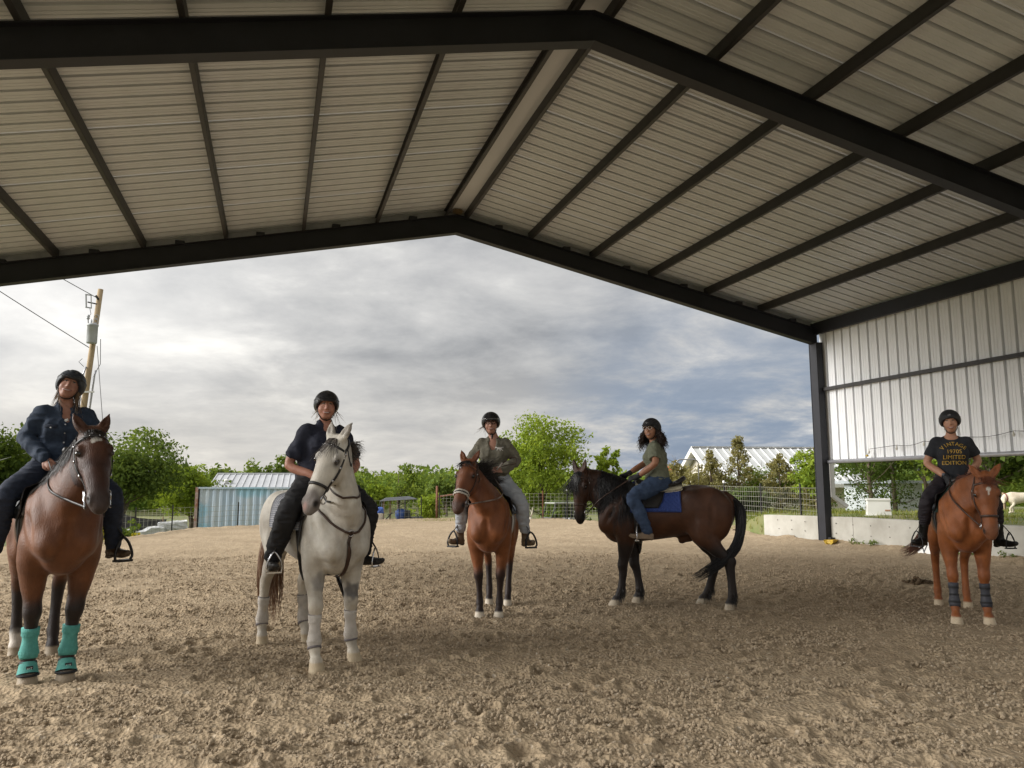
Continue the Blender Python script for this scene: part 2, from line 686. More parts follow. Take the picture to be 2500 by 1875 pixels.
def build_clods():
    rs = np.random.default_rng(11)
    n = 200000
    r = 3.0 + 15 * rs.random(n) ** 1.35
    t = np.radians(-28 + 92 * rs.random(n))
    x, y = r * np.sin(t), r * np.cos(t)
    dens = 1.5 * sstep(vnoise(x * .7, y * 1.6, 0.42, 15.0), .30, .75) * .6 + .55 * vnoise(x, y, 0.25, 2.)
    k = (dens + .25 * rs.random(n) > 0.55) & (x < WX - .1)
    x, y = x[k], y[k]
    z = arena_height(x, y)
    s = 0.0035 + 0.0135 * rs.random(len(x)) ** 2.8
    S = s[:, None] * (0.7 + 0.6 * rs.random((len(x), 3)))
    P = np.stack([x, y, z + s * 0.3], -1)
    m = pmat('clod', (0.46, 0.37, 0.26), 0.95, (0.27, 0.205, 0.135), scale=9, spec=0.15, bump=0.5, bscale=200)
    gn_scatter('loose_clods', P, S, m, label='loose clods and small stones strewn over the sand')
    k = rs.random(len(x)) < 0.012
    m2 = pmat('pale_stone', (0.52, 0.46, 0.37), 0.9, (0.40, 0.34, 0.26), scale=30)
    gn_scatter('pale_stones', P[k] + [0, 0, .004], S[k] * 0.8, m2, label='pale pebbles scattered in the sand')

# ------------------------------------------------------------------ covered arena
STEEL = pmat('dark_steel', (0.014, 0.0145, 0.020), 0.55, (0.010, 0.0105, 0.014), scale=3, spec=0.4)
STEEL2 = pmat('dark_purlin', (0.034, 0.031, 0.030), 0.5, (0.024, 0.022, 0.021), scale=3, spec=0.4)
PANEL = pmat('liner_panel', (0.575, 0.60, 0.62), 0.38, (0.50, 0.52, 0.54), scale=0.9, stretch=(1, .25, 1), spec=0.45)
WPANEL = pmat('white_siding', (0.80, 0.81, 0.82), 0.35, (0.74, 0.75, 0.76), scale=0.8, spec=0.45)
GALV = pmat('galvanised', (0.42, 0.42, 0.44), 0.42, (0.34, 0.34, 0.36), scale=6, metal=0.6)
CONC = pmat('concrete', (0.42, 0.405, 0.36), 0.9, (0.31, 0.295, 0.255), scale=1.4, detail=8, bump=0.25, bscale=30)
BLACKP = pmat('black_plastic', (0.02, 0.02, 0.022), 0.5)
WHITEP = pmat('white_paint', (0.78, 0.77, 0.74), 0.5, (0.70, 0.69, 0.66), scale=2)


def zr(x):
    return EZ + SL * (HALF - abs(x - RX))


def rib_profile():
    """one 0.305 m module of ribbed sheet: (along, out)"""
    return [(0.0, 0), (0.016, 0), (0.022, 0.085), (0.078, 0.085), (0.084, 0), (0.158, 0), (0.165, .007), (0.178, .007), (0.185, 0),
            (0.232, 0), (0.239, .007), (0.252, .007), (0.259, 0)]


def build_arena_building():
    root = empty('covered_arena', (RX, YF, 0), 0, 'open-fronted riding arena roof with dark steel frames and ribbed panels', 'building')
    root.location = (0, 0, 0)
    frames = [YF, YF - BAY, 3.0]  # last frame is out of view; roof end pulled forward to admit more daylight
    ca, sa = math.cos(math.atan(SL)), math.sin(math.atan(SL))
    for fy in frames:
        for sd in (-1, 1):
            a = Vector((RX, fy, zr(RX)))
            b = Vector((RX + sd * HALF, fy, zr(RX + sd * HALF)))
            dn = Vector((0, 0, -1))
            m = MB()
            up = Vector((-sd * sa, 0, -ca)) * -1
            up = Vector((sd * sa, 0, ca))
            web0, web1 = a + dn * (RD / 2), b + dn * (RD / 2)
            # web as a mitred prism so both halves meet at the ridge
            h = RD
            def quad(y0, y1, z0, z1, off=0):
                pts = [(a.x, y0, a.z - z0), (b.x, y0, b.z - z0), (b.x, y0, b.z - z1), (a.x, y0, a.z - z1)]
                m.prism(pts, (0, y0, 0), (0, y1, 0))
            quad(fy - .006, fy + .006, 0.015, h - .018)
            quad(fy - .10, fy + .10, 0.0, .015)
            quad(fy - .10, fy + .10, h - .018, h)
            m.build('rafter', STEEL, root)
        for sx in (RX - HALF + .12, 13.82):
            m = MB()
            zt = zr(sx) - RD + .05
            m.box((sx - .105, fy - .15, -.3), (sx + .105, fy - .132, zt)).box((sx - .105, fy + .132, -.3), (sx + .105, fy + .15, zt))
            m.box((sx - .008, fy - .132, -.3), (sx + .008, fy + .132, zt))
            m.box((sx - .097, fy - .128, -.3), (sx - .085, fy + .128, zt)).box((sx + .085, fy - .128, -.3), (sx + .097, fy + .128, zt))
            m.box((sx - .12, fy - .17, 0.0), (sx + .12, fy + .17, .03))
            m.build('column', STEEL, root)
    # purlins, one per bay
    for i in range(2):
        y1, y0 = frames[i] - .02, frames[i + 1] - .02
        if i == 0:
            y1 = YF + .1
        for sd in (-1, 1):
            for k in range(7):
                x = RX + sd * (E0 + k * PS)
                if k == 6:
                    continue
                z = zr(x)
                m = MB()
                m.box((x - .032, y0, z), (x + .032, y1, z + .012)).box((x - .032 * sd - .006, y0, z + .012), (x - .032 * sd + .006, y1, z + .19))
                m.box((x - .032, y0, z + .175), (x + .032, y1, z + .187))
                m.box((x + .032 * sd - .003, y0, z + .012), (x + .032 * sd + .003, y1, z + .03))
                m.build('purlin', STEEL2, root)
    for sd in (-1, 1):
        x = RX + sd * (HALF - .06)
        m = MB().box((x - .05, frames[2], EZ - .16), (x + .05, YF + .1, EZ + .16))
        m.build('eave_strut', STEEL, root)
    # ribbed roof sheets, each its own piece
    prof = []
    for k in range(3):
        prof += [(u + k * .305, h) for u, h in rib_profile()]
    prof.append((0.915, 0))
    sheets = {}
    for sd in (-1, 1):
        vs, fs = [], []
        xr, xe = RX + sd * 0.02, RX + sd * (HALF + .25)
        for u, h in prof:
            for x in (xr, xe):
                vs.append((x, u, EZ + SL * (HALF - abs(x - RX)) + .19 + h))
        for j in range(len(prof) - 1):
            fs.append((2 * j, 2 * j + 2, 2 * j + 3, 2 * j + 1))
        me = bpy.data.meshes.new('roof_sheet')
        me.from_pydata(vs, [], fs)
        me.materials.append(PANEL)
        sheets[sd] = me
        for j in range(16):
            o = link('roof_sheet', me, None, root)
            o.location = (0, YF + .22 - .915 * (j + 1), 0.0 if j % 2 else 0.002)
    m = MB()
    zt = zr(RX) + .17
    m.add([(RX - .24, frames[2], zt - .045), (RX + .24, frames[2], zt - .045), (RX + .24, YF + .2, zt - .045), (RX - .24, YF + .2, zt - .045)], [(0, 1, 2, 3)])
    m.add([(RX - .24, frames[2], zt - .03), (RX + .24, frames[2], zt - .03), (RX + .24, YF + .2, zt - .03), (RX - .24, YF + .2, zt - .03)], [(0, 1, 2, 3)])
    m.build('ridge_cap', PANEL, root)
    # rake trim closing the gap over the front rafter, and clips standing on it
    for sd in (-1, 1):
        xs = [RX + sd * (E0 + k * PS) for k in range(6)] + [RX + sd * (HALF - .05)]
        for k in range(6):
            x0, x1 = (xs[k] if k else RX), xs[k + 1]
            pts = [(x0, YF + .105, zr(x0) + .002), (x1, YF + .105, zr(x1) + .002), (x1, YF + .105, zr(x1) + .20), (x0, YF + .105, zr(x0) + .20)]
            MB().prism(pts, (0, 0, 0), (0, .02, 0)).build('rake_trim', GALV, root)
            xm = (x0 + x1) / 2 + sd * .1
            MB().box((xm - .09, YF - .09, zr(xm) - .01), (xm + .09, YF + .09, zr(xm) + .07)).build('clip', STEEL, root)
    # side wall: ribbed sheets from 2.16 m up, girts inside
    wv, wf = [], []
    for u, h in prof:
        for z in (2.16, EZ + .1):
            wv.append((h, u, z))
    for j in range(len(prof) - 1):
        wf.append((2 * j, 2 * j + 1, 2 * j + 3, 2 * j + 2))
    me = bpy.data.meshes.new('wall_sheet')
    me.from_pydata(wv, [], wf)
    me.materials.append(WPANEL)
    for j in range(15):
        o = link('wall_sheet', me, None, root)
        o.location = (13.965 + (0 if j % 2 else .002), YF + .02 - .915 * (j + 1), 0)
    y0, y1 = frames[2], YF - .12
    m = MB()
    m.box((13.86, y0, 4.02), (13.962, y1, 4.032)).box((13.86, y0, 4.032), (13.868, y1, 4.09)).box((13.86, y0, 4.09), (13.962, y1, 4.102))
    m.build('girt', STEEL2, root)
    m = MB()
    m.tube([(13.90, y0, 2.135), (13.90, YF + .06, 2.135)], .045, 10)
    m.box((13.93, y0, 2.15), (13.962, y1, 2.19))
    m.build('base_rail', GALV, root, True)
    # downspout beyond the corner
    m = MB()
    m.bar((14.16, YF + .05, EZ), (14.16, YF + .05, 1.22), .10, .08, (0, 1, 0))
    m.bar((14.16, YF + .05, 1.24), (14.46, YF - .12, .96), .10, .08, (0, 1, 0))
    m.build('downspout', WHITEP, root)
    MB().box((13.74, YF - .29, .0), (13.90, YF - .18, .19)).build('junction_box', BLACKP, root, bevel=.006)
    return root


def build_wall():
    root = empty('retaining_wall', (0, 0, 0), 0, 'low grey concrete retaining wall under the white siding', 'wall')
    m = MB()
    ys = [-9, 1.2, 5.0, 8.7, 12.4, 16.1, 19.95]
    for i in range(len(ys) - 1):
        a, b = ys[i] + .006, ys[i + 1] - .006
        z0, z1 = [0.73 - 0.10 * float(sstep(v, 17, 21.6)) for v in (a, b)]
        xa, xb = [WX + 0.18 * max(0, (v - 17.2) / 4.4) for v in (a, b)]
        p = [(xa, a, -.6), (xb, b, -.6), (xb, b, z1 - .015), (xa, a, z0 - .015)]
        mm = MB()
        mm.add([p[0], p[1], p[2], p[3], (xa + .02, a, z0), (xb + .02, b, z1), (xb + .22, b, z1), (xa + .22, a, z0), (xa + .22, a, -.6), (xb + .22, b, -.6)],
               [(0, 3, 2, 1), (3, 4, 5, 2), (4, 7, 6, 5), (7, 8, 9, 6), (1, 2, 5, 6, 9), (0, 8, 7, 4, 3)])
        mm.build('wall_pour', CONC, root)
    hole = pmat('tie_hole_dark', (0.10, 0.09, 0.08), 0.9)
    me = MB().lathe([(0.016, 0), (0.016, .004)], 8).mesh('tie_hole')
    me.materials.append(hole)
    rs = random.Random(4)
    y = 9.3
    while y < 19.7:
        for z in (.55, .30):
            o = link('tie_hole', me, None, root)
            x = WX + 0.18 * max(0, (y - 17.2) / 4.4)
            o.location = (x - .003, y + rs.uniform(-.03, .03), z + rs.uniform(-.015, .015))
            o.rotation_euler = (0, R(90), 0)
        y += .62
    return root


def text_mesh(txt, size, depth=0.0):
    cu = bpy.data.curves.new('txt', 'FONT')
    cu.body = txt
    cu.size = size
    cu.align_x = 'CENTER'
    cu.align_y = 'CENTER'
    cu.extrude = depth
    cu.resolution_u = 3
    o = bpy.data.objects.new('txt', cu)
    COL.objects.link(o)
    dg = bpy.context.evaluated_depsgraph_get()
    dg.update()
    me = bpy.data.meshes.new_from_object(o.evaluated_get(dg))
    bpy.data.objects.remove(o)
    bpy.data.curves.remove(cu)
    return me


def build_small_arena_things():
    # arena letter block
    b = empty('arena_marker', (13.55, 13.50, 0), R(-82), 'white dressage letter block V against the concrete wall', 'marker')
    MB().add([(-.21, -.09, -.02), (.21, -.09, -.02), (.21, .09, -.02), (-.21, .09, -.02), (-.17, -.03, .34), (.17, -.03, .34), (.17, .03, .34), (-.17, .03, .34)],
             [(0, 3, 2, 1), (4, 5, 6, 7), (0, 1, 5, 4), (1, 2, 6, 5), (2, 3, 7, 6), (3, 0, 4, 7)]).build('block', WHITEP, b, bevel=.008)
    me = text_mesh('V', .27, .002)
    o = link('letter', me, BLACKP, b)
    o.location = (-.05, -.064, .15)
    o.rotation_euler = (R(90 - 9.5), 0, 0)
    # yellow scoop half buried by the post
    sc = empty('feed_scoop', (13.52, 16.52, 0.05), R(20), 'yellow plastic scoop half buried beside the corner post', 'scoop')
    YEL = pmat('yellow_plastic', (0.62, 0.42, 0.05), 0.45)
    m = MB()
    n = 12
    vs, fs = [], []
    for j, (x, r) in enumerate(((-.12, .13), (.10, .10), (.30, .03))):
        for k in range(n):
            a = math.pi * k / (n - 1)
            vs.append((x, -math.cos(a) * r, .10 - math.sin(a) * r * 0.9))
    for j in range(2):
        for k in range(n - 1):
            fs.append((j * n + k, j * n + k + 1, (j + 1) * n + k + 1, (j + 1) * n + k))
    fs.append(tuple(range(n)))
    m.add(vs, fs)
    vs2 = [(x, y * .93, z + .008) for x, y, z in vs]
    m.add(vs2, [f[::-1] for f in fs])
    m.build('bowl', YEL, sc, True)
    MB().tube([(-.12, 0, .0), (-.26, 0, .06)], .017, 8).build('handle', YEL, sc, True)
    # festoon cable
    st = empty('string_lights', (0, 0, 0), 0, 'thin cable with small bulbs strung along the white siding', 'string lights')
    pts = [(13.84, 15.45, 2.22), (13.84, 15.38, 2.40), (13.84, 14.5, 2.45), (13.84, 13.7, 2.50), (13.84, 12.6, 2.53), (13.84, 11.5, 2.58), (13.84, 10.0, 2.60), (13.84, 8.6, 2.66)]
    fine = []
    for i in range(len(pts) - 1):
        a, c = Vector(pts[i]), Vector(pts[i + 1])
        for k in range(6):
            t = k / 6
            p = a.lerp(c, t)
            p.z -= 0.05 * math.sin(math.pi * t) * (i > 1)
            fine.append(p)
    MB().tube(fine, .006, 5).build('cable', BLACKP, st)
    GL = pmat('bulb_glass', (0.75, 0.72, 0.62), 0.15, spec=0.6)
    for p in pts[1:]:
        q = Vector(p)
        o = MB().lathe([(.008, 0), (.012, -.03), (.024, -.06), (.026, -.08), (.016, -.105), (.004, -.112)], 10).build('bulb', GL, st, True)
        o.location = q
    MB().lathe([(.03, 0), (.035, .03), (.01, .05)], 8).build('plug', YEL, st, True).location = pts[0]
    # bird nest at the front apex
    rs = random.Random(2)
    m = MB()
    for _ in range(150):
        a = rs.uniform(0, 6.28)
        r = rs.uniform(.03, .12)
        p = Vector((r * math.cos(a), r * .7 * math.sin(a), rs.uniform(-.03, .07)))
        d = Vector((-math.sin(a) + rs.uniform(-.5, .5), math.cos(a), rs.uniform(-.4, .4))).normalized() * rs.uniform(.05, .12)
        m.tube([p - d, p, p + d + Vector((0, 0, -.01))], .0022, 3, False)
    o = m.build('bird_nest', pmat('straw', (0.30, 0.22, 0.12), 0.9))
    o.location = (RX + .02, YF - .08, zr(RX) + .06)
    tag(o, 'straw bird nest tucked at the front roof peak', 'nest')
    # droppings
    m = MB()
    ico = bmesh.new()
    bmesh.ops.create_icosphere(ico, subdivisions=2, radius=1)
    iv = [v.co.copy() for v in ico.verts]
    jf = [tuple(v.index for v in f.verts) for f in ico.faces]
    ico.free()
    for _ in range(46):
        r = rs.uniform(.02, .036)
        a, q = rs.uniform(0, 6.28), rs.random() ** .6 * .17
        c = Vector((q * 1.5 * math.cos(a), q * math.sin(a), r * .5 + max(0, .09 - q * .7) * rs.random()))
        m.add([c + Vector((v.x * r * 1.15, v.y * r, v.z * r * .9)) for v in iv], jf)
    o = m.build('dung_pile', pmat('dung', (0.115, 0.075, 0.04), 0.9, bump=.8, bscale=120), None, True)
    o.location = (9.62, 9.85, 0.0)
    tag(o, 'small brown pile of horse droppings on the sand', 'dung')

# ------------------------------------------------------------------ trees
BARK = pmat('bark', (0.16, 0.12, 0.085), 0.95, (0.09, 0.07, 0.05), scale=9, bump=0.8, bscale=30, stretch=(1, 1, .3))
LEAF = {
    'fresh': leafmat('leaf_fresh', (0.13, 0.20, 0.028), (0.30, 0.38, 0.065)),
    'mid': leafmat('leaf_mid', (0.070, 0.115, 0.030), (0.18, 0.24, 0.065)),
    'dark': leafmat('leaf_dark', (0.040, 0.070, 0.018), (0.11, 0.155, 0.036)),
    'cedar': leafmat('leaf_cedar', (0.15, 0.145, 0.055), (0.34, 0.31, 0.15)),
    'yellow': leafmat('leaf_yellow', (0.30, 0.28, 0.03), (0.55, 0.48, 0.05)),
    'wood': leafmat('leaf_wood', (0.09, 0.15, 0.034), (0.26, 0.33, 0.075)),
}


def leaf_cloud(rs, centers, radii, per, size, squash=0.8, droop=0.0, elong=0.55):
    """quads scattered round clump centres; returns V, F, fac"""
    C = np.repeat(centers, per, 0)
    Rr = np.repeat(radii, per)[:, None]
    n = len(C)
    g = rs.normal(size=(n, 3))
    g /= np.linalg.norm(g, axis=1, keepdims=True) + 1e-6
    g *= (rs.random((n, 1)) ** 0.42)
    g[:, 2] *= squash
    P = C + g * Rr
    u = rs.normal(size=(n, 3))
    u[:, 2] -= droop
    u /= np.linalg.norm(u, axis=1, keepdims=True)
    v = np.cross(u, rs.normal(size=(n, 3)))
    v /= np.linalg.norm(v, axis=1, keepdims=True) + 1e-6
    s = size * (0.4 + 1.2 * rs.random((n, 1)))
    V = np.stack([P - u * s, P + v * s * elong, P + u * s, P - v * s * elong], 1).reshape(-1, 3)
    F = np.arange(4 * n).reshape(n, 4)
    tone = np.repeat(rs.random(len(centers)) * .6, per) + rs.random(n) * .4
    fac = np.repeat(tone, 4)
    return V, F, fac


def make_tree(name, loc, h, w, kind, leaf, label, seed, cat='tree', group=None, base=0.25, clumps=70, per=70, size=0.11, trunk=0.13, depth=None, lean=0.0, bare=0.0):
    """tapered trunk with limbs ending in leaf clumps; crown h tall from base*h, w wide"""
    rs = np.random.default_rng(seed)
    loc = Vector(loc)
    root = empty(name, loc, 0, label, cat, group)
    dp = depth or w
    cen, rad = [], []
    if kind == 'cedar':
        for i in range(clumps):
            t = rs.random() ** 0.8
            z = h * (base + (1 - base) * t)
            rr = (1 - t) ** 0.6 * (0.55 + .65 * rs.random()) * w / 2 * math.sqrt(rs.random() * .8 + .2)
            a = rs.random() * 6.28
            cen.append((rr * math.cos(a) + lean * z, rr * math.sin(a) * dp / w, z + .1 * rs.normal()))
            rad.append(0.062 * (h + w) * (0.5 + .6 * rs.random()) * (1.15 - .6 * t))
    else:
        lobes = [(np.clip(rs.normal(size=3), -1.1, 1.1) * np.array([w * .20, dp * .20, h * .12]), 0.55 + .45 * rs.random()) for _ in range(7)]
        c0 = np.array([lean * h, 0, h * (base + (1 - base) * .52)])
        for i in range(clumps):
            lo, sc = lobes[i % 7]
            g = rs.normal(size=3)
            g /= np.linalg.norm(g)
            q = (0.45 + .55 * rs.random() ** .5)
            p = c0 + lo + g * q * sc * np.array([w * .36, dp * .36, h * (1 - base) * .36])
            p[2] = max(p[2], h * base * .8)
            cen.append(p)
            rad.append((0.11 + .10 * rs.random()) * w * (.58 if kind == 'airy' else 1))
    cen, rad = np.array(cen), np.array(rad)
    m = MB()
    tip = Vector((lean * h, 0, h * (.82 if kind != 'cedar' else .97)))
    m.tube([(0, 0, -.25), (0.02, .01, h * .12), tip * .35 + Vector((0.05 * w * rs.normal(), 0, 0)) * .3, tip * .7, tip], [trunk * 1.35, trunk, trunk * .8, trunk * .45, trunk * .1], 7)
    idx = rs.permutation(len(cen))[:min(26, len(cen))]
    for i in idx:
        c = Vector(cen[i])
        t0 = min(.85, max(.12, (c.z / h) * .62))
        a = tip * t0
        mid = a.lerp(c, .5) + Vector((0, 0, -.04 * h * rs.random()))
        m.tube([a, mid, c], [trunk * .34 * (1.1 - t0), trunk * .22 * (1.1 - t0), trunk * .06], 5, False)
    m.build('trunk', BARK, root, True)
    if bare:
        m = MB()
        for _ in range(int(60 * bare)):
            c = Vector(cen[rs.integers(len(cen))])
            d = Vector(rs.normal(size=3))
            d.z = abs(d.z)
            m.tube([c, c + d * .05 * w + Vector((0, 0, .02)), c + d * .10 * w], [.010, .007, .003], 4, False)
        m.build('twigs', BARK, root)
    V, F, fac = leaf_cloud(rs, cen, rad, per, size, .8, .25)
    me = np_mesh('crown', V, F)
    set_col(me, np.repeat(fac[:, None], 3, 1))
    link('crown', me, LEAF[leaf], root)
    return root


def build_trees():
    G = terrain_z
    def at(x, y):
        return (x, y, float(G(x, y)))
    mk = make_tree
    mk('oak_tree', at(-6.6, 39.6), 5.15, 5.4, 'broad', 'mid', 'large round green tree left of the blue container', 1, clumps=110, per=120, size=.085)
    mk('oak_tree', at(-9.9, 33.0), 4.9, 3.6, 'broad', 'dark', 'dark leafy tree at the far left edge of the photo', 2, clumps=80, per=110, size=.075)
    mk('oak_tree', at(-12.4, 44.0), 5.2, 5.0, 'broad', 'dark', 'dim tree behind the far left tree', 3, clumps=60, per=60, size=.13)
    mk('young_tree', at(-4.2, 45.0), 4.0, 3.6, 'broad', 'fresh', 'bright green bushy tree just left of the blue container', 4, base=.1, clumps=70, per=100, size=.085)
    mk('young_tree', at(-3.4, 50.5), 3.9, 3.6, 'broad', 'mid', 'green tree peeping over the left end of the metal roof', 44, base=.1, clumps=50, per=60, size=.13)
    mk('distant_tree', at(-1.3, 73.5), 5.4, 3.6, 'broad', 'mid', 'distant round tree rising left above the grey metal roof', 5, clumps=50, per=50, size=.16)
    mk('distant_tree', at(1.5, 75), 5.7, 3.8, 'broad', 'mid', 'distant round tree rising right above the grey metal roof', 6, clumps=50, per=50, size=.16)
    mk('elm_tree', at(13.5, 38.4), 6.9, 6.6, 'airy', 'fresh', 'bright yellow-green airy tree between the third and fourth riders', 7, base=.20, clumps=165, per=95, size=.075, trunk=.11)
    mk('elm_sapling', at(16.6, 37.6), 4.6, 2.0, 'airy', 'fresh', 'slim bright green sapling right of the airy tree', 8, base=.35, clumps=34, per=40, size=.09, trunk=.05, lean=.06)
    mk('scrub_bush', at(11.6, 38.2), 2.9, 2.6, 'broad', 'wood', 'olive scrub bush under the airy tree, left one', 9, cat='bush', base=.02, clumps=40, per=60, size=.10, bare=.6)
    mk('scrub_bush', at(14.2, 36.6), 2.5, 2.8, 'broad', 'wood', 'olive scrub bush under the airy tree, behind the dark horse head', 10, cat='bush', base=.02, clumps=40, per=60, size=.10, bare=.6)
    mk('round_bush', at(9.5, 49.4), 2.3, 2.2, 'broad', 'fresh', 'round bright green bush beside the dirt track', 11, cat='bush', base=.0, clumps=45, per=60, size=.10)
    # cedars and brush in front of the white house
    mk('cedar_tree', at(18.6, 28.2), 3.1, 2.2, 'cedar', 'cedar', 'tall pointed olive cedar in front of the white house', 12, base=.05, clumps=110, per=48, size=.042, trunk=.06, bare=.5)
    mk('cedar_tree', at(17.4, 28.4), 2.45, 2.1, 'cedar', 'cedar', 'shorter olive cedar left of the tall pointed cedar', 13, base=.05, clumps=91, per=48, size=.042, trunk=.06, bare=.5)
    mk('cedar_tree', at(16.0, 28.8), 2.1, 2.1, 'cedar', 'cedar', 'low olive cedar by the gable and pipe arch', 14, base=.05, clumps=78, per=48, size=.042, trunk=.05, bare=.5)
    mk('cedar_tree', at(19.9, 27.2), 2.3, 2.6, 'cedar', 'cedar', 'broad olive cedar right of the tall pointed cedar', 15, base=.02, clumps=104, per=48, size=.042, trunk=.06)
    mk('cedar_tree', at(20.6, 25.8), 2.55, 1.5, 'cedar', 'cedar', 'brownish cedar against the corner post, seen from outside', 16, base=.02, clumps=91, per=48, size=.042, trunk=.06)
    mk('young_tree', at(20.2, 25.4), 2.95, 1.6, 'broad', 'fresh', 'bright green young tree left of the corner post', 17, base=.15, clumps=55, per=60, size=.07, trunk=.05)
    mk('low_brush', at(17.9, 27.0), 1.1, 3.0, 'broad', 'dark', 'dark low brush behind the wire fence by the white house', 18, cat='bush', base=.0, clumps=50, per=55, size=.07, depth=1.2)
    mk('low_brush', at(16.4, 26.2), .9, 1.6, 'broad', 'mid', 'green weeds at the foot of the olive cedars', 19, cat='bush', base=.0, clumps=30, per=50, size=.07, depth=1.0)
    for i, (x, y, hh, ww, lf, lab) in enumerate(((15.3, 30.2, 1.7, 2.0, 'cedar', 'scraggly olive brush left of the pipe arch'), (17.2, 30.4, 2.0, 2.4, 'cedar', 'scraggly olive brush under the house gable'), (18.4, 29.6, 2.1, 2.6, 'cedar', 'scraggly olive brush before the house wall'), (20.0, 28.8, 2.0, 2.6, 'wood', 'green-brown brush before the house roof'), (21.4, 27.6, 2.1, 2.2, 'fresh', 'bright brush beside the corner post'))):
        mk('scrub_brush', at(x, y), hh, ww, 'broad', lf, lab, 120 + i, cat='bush', base=.0, clumps=60, per=90, size=.05, trunk=.04, bare=1.0)
    # seen through the gap under the siding
    mk('cedar_tree', at(20.6, 22.9), 4.4, 2.6, 'cedar', 'dark', 'dark cedar seen under the siding beside the downspout', 20, base=.02, clumps=143, per=48, size=.042, trunk=.08)
    mk('cedar_tree', at(21.9, 23.2), 4.6, 2.2, 'cedar', 'dark', 'dark cedar seen under the siding behind the generator', 21, base=.02, clumps=130, per=48, size=.042, trunk=.08)
    mk('maple_tree', at(22.4, 22.2), 5.0, 3.0, 'broad', 'fresh', 'bright green tree over the generator under the siding', 22, base=.32, clumps=70, per=60, size=.09, trunk=.07)
    mk('maple_tree', at(23.7, 21.9), 5.2, 3.2, 'broad', 'fresh', 'bright green tree with a bare grey trunk behind the last rider', 23, base=.30, clumps=75, per=60, size=.09, trunk=.15)
    mk('maple_tree', at(29.0, 21.6), 5.0, 3.4, 'broad', 'fresh', 'bright green tree above the white dog', 24, base=.18, clumps=70, per=60, size=.10, trunk=.1)
    mk('maple_tree', at(27.2, 27.0), 5.2, 3.4, 'broad', 'mid', 'green tree behind the little grey shed', 25, base=.12, clumps=70, per=60, size=.11, trunk=.1)
    mk('maple_tree', at(31.6, 27.6), 5.6, 5.0, 'broad', 'mid', 'far green tree to the right of the little grey shed', 26, base=.06, clumps=70, per=60, size=.13, trunk=.1)
    mk('maple_tree', at(28.6, 31.5), 5.4, 4.4, 'broad', 'dark', 'deep green tree filling the gap behind the cedars', 27, base=.04, clumps=80, per=60, size=.13, trunk=.12)
    # the wooded rise beyond the pasture
    rs = np.random.default_rng(5)
    Vs, Fs, Cs, n0 = [], [], [], 0
    for i in range(560):
        b = R(-28 + 92 * rs.random())
        d = 95 + 120 * rs.random() ** 1.2
        x, y = d * math.sin(b), d * math.cos(b)
        if abs(x - (10 + (y - 60) * .16)) < 4 and d < 110:
            continue
        hh = 3.8 + 2.6 * rs.random()
        c = np.array([x, y, float(G(x, y)) + hh * .55])
        k = 16
        cen = c + np.clip(rs.normal(size=(k, 3)), -1.5, 1.5) * np.array([1.5, 1.5, hh * .20])
        V, F, fac = leaf_cloud(rs, cen, np.full(k, 1.3), 16, .42)
        Vs.append(V)
        Fs.append(F + n0)
        Cs.append(np.clip(fac * .7 + (rs.random() - .35) * .6, 0, 1))
        n0 += len(V)
    me = np_mesh('distant_wood', np.vstack(Vs), np.vstack(Fs))
    set_col(me, np.repeat(np.concatenate(Cs)[:, None], 3, 1))
    tag(link('distant_wood', me, LEAF['wood']), 'spring green wooded rise along the horizon', None, None, 'stuff')
    # nearer hedge trees on the rise between the white horse and the bay, each its own tree
    spots = [(4.6, 78, 5.0), (7.2, 84, 5.6), (8.6, 70, 3.6), (13.5, 88, 6.0), (17.6, 82, 5.0), (22.5, 90, 5.6), (27.5, 84, 5.2), (5.8, 66, 3.4), (33, 80, 4.4), (3.6, 92, 6.2), (15.6, 72, 4.0)]
    words = ['behind the tractor canopy, left', 'behind the tractor canopy, right', 'small, beyond the blue bucket', 'behind the rusty gate post', 'behind the bay horse head',
             'behind the third rider', 'behind the airy tree', 'low, left of the dirt track', 'far right, over the dark horse', 'tall, beside the grey horse neck', 'low, right of the dirt track']
    for i, (x, y, h) in enumerate(spots):
        mk('hedge_tree', at(x, y), h, h * 1.05, 'broad', ('wood', 'mid', 'fresh')[i % 3], 'bushy green tree on the rise, ' + words[i], 60 + i, group='trees on the rise', base=.04, clumps=46, per=42, size=.19)


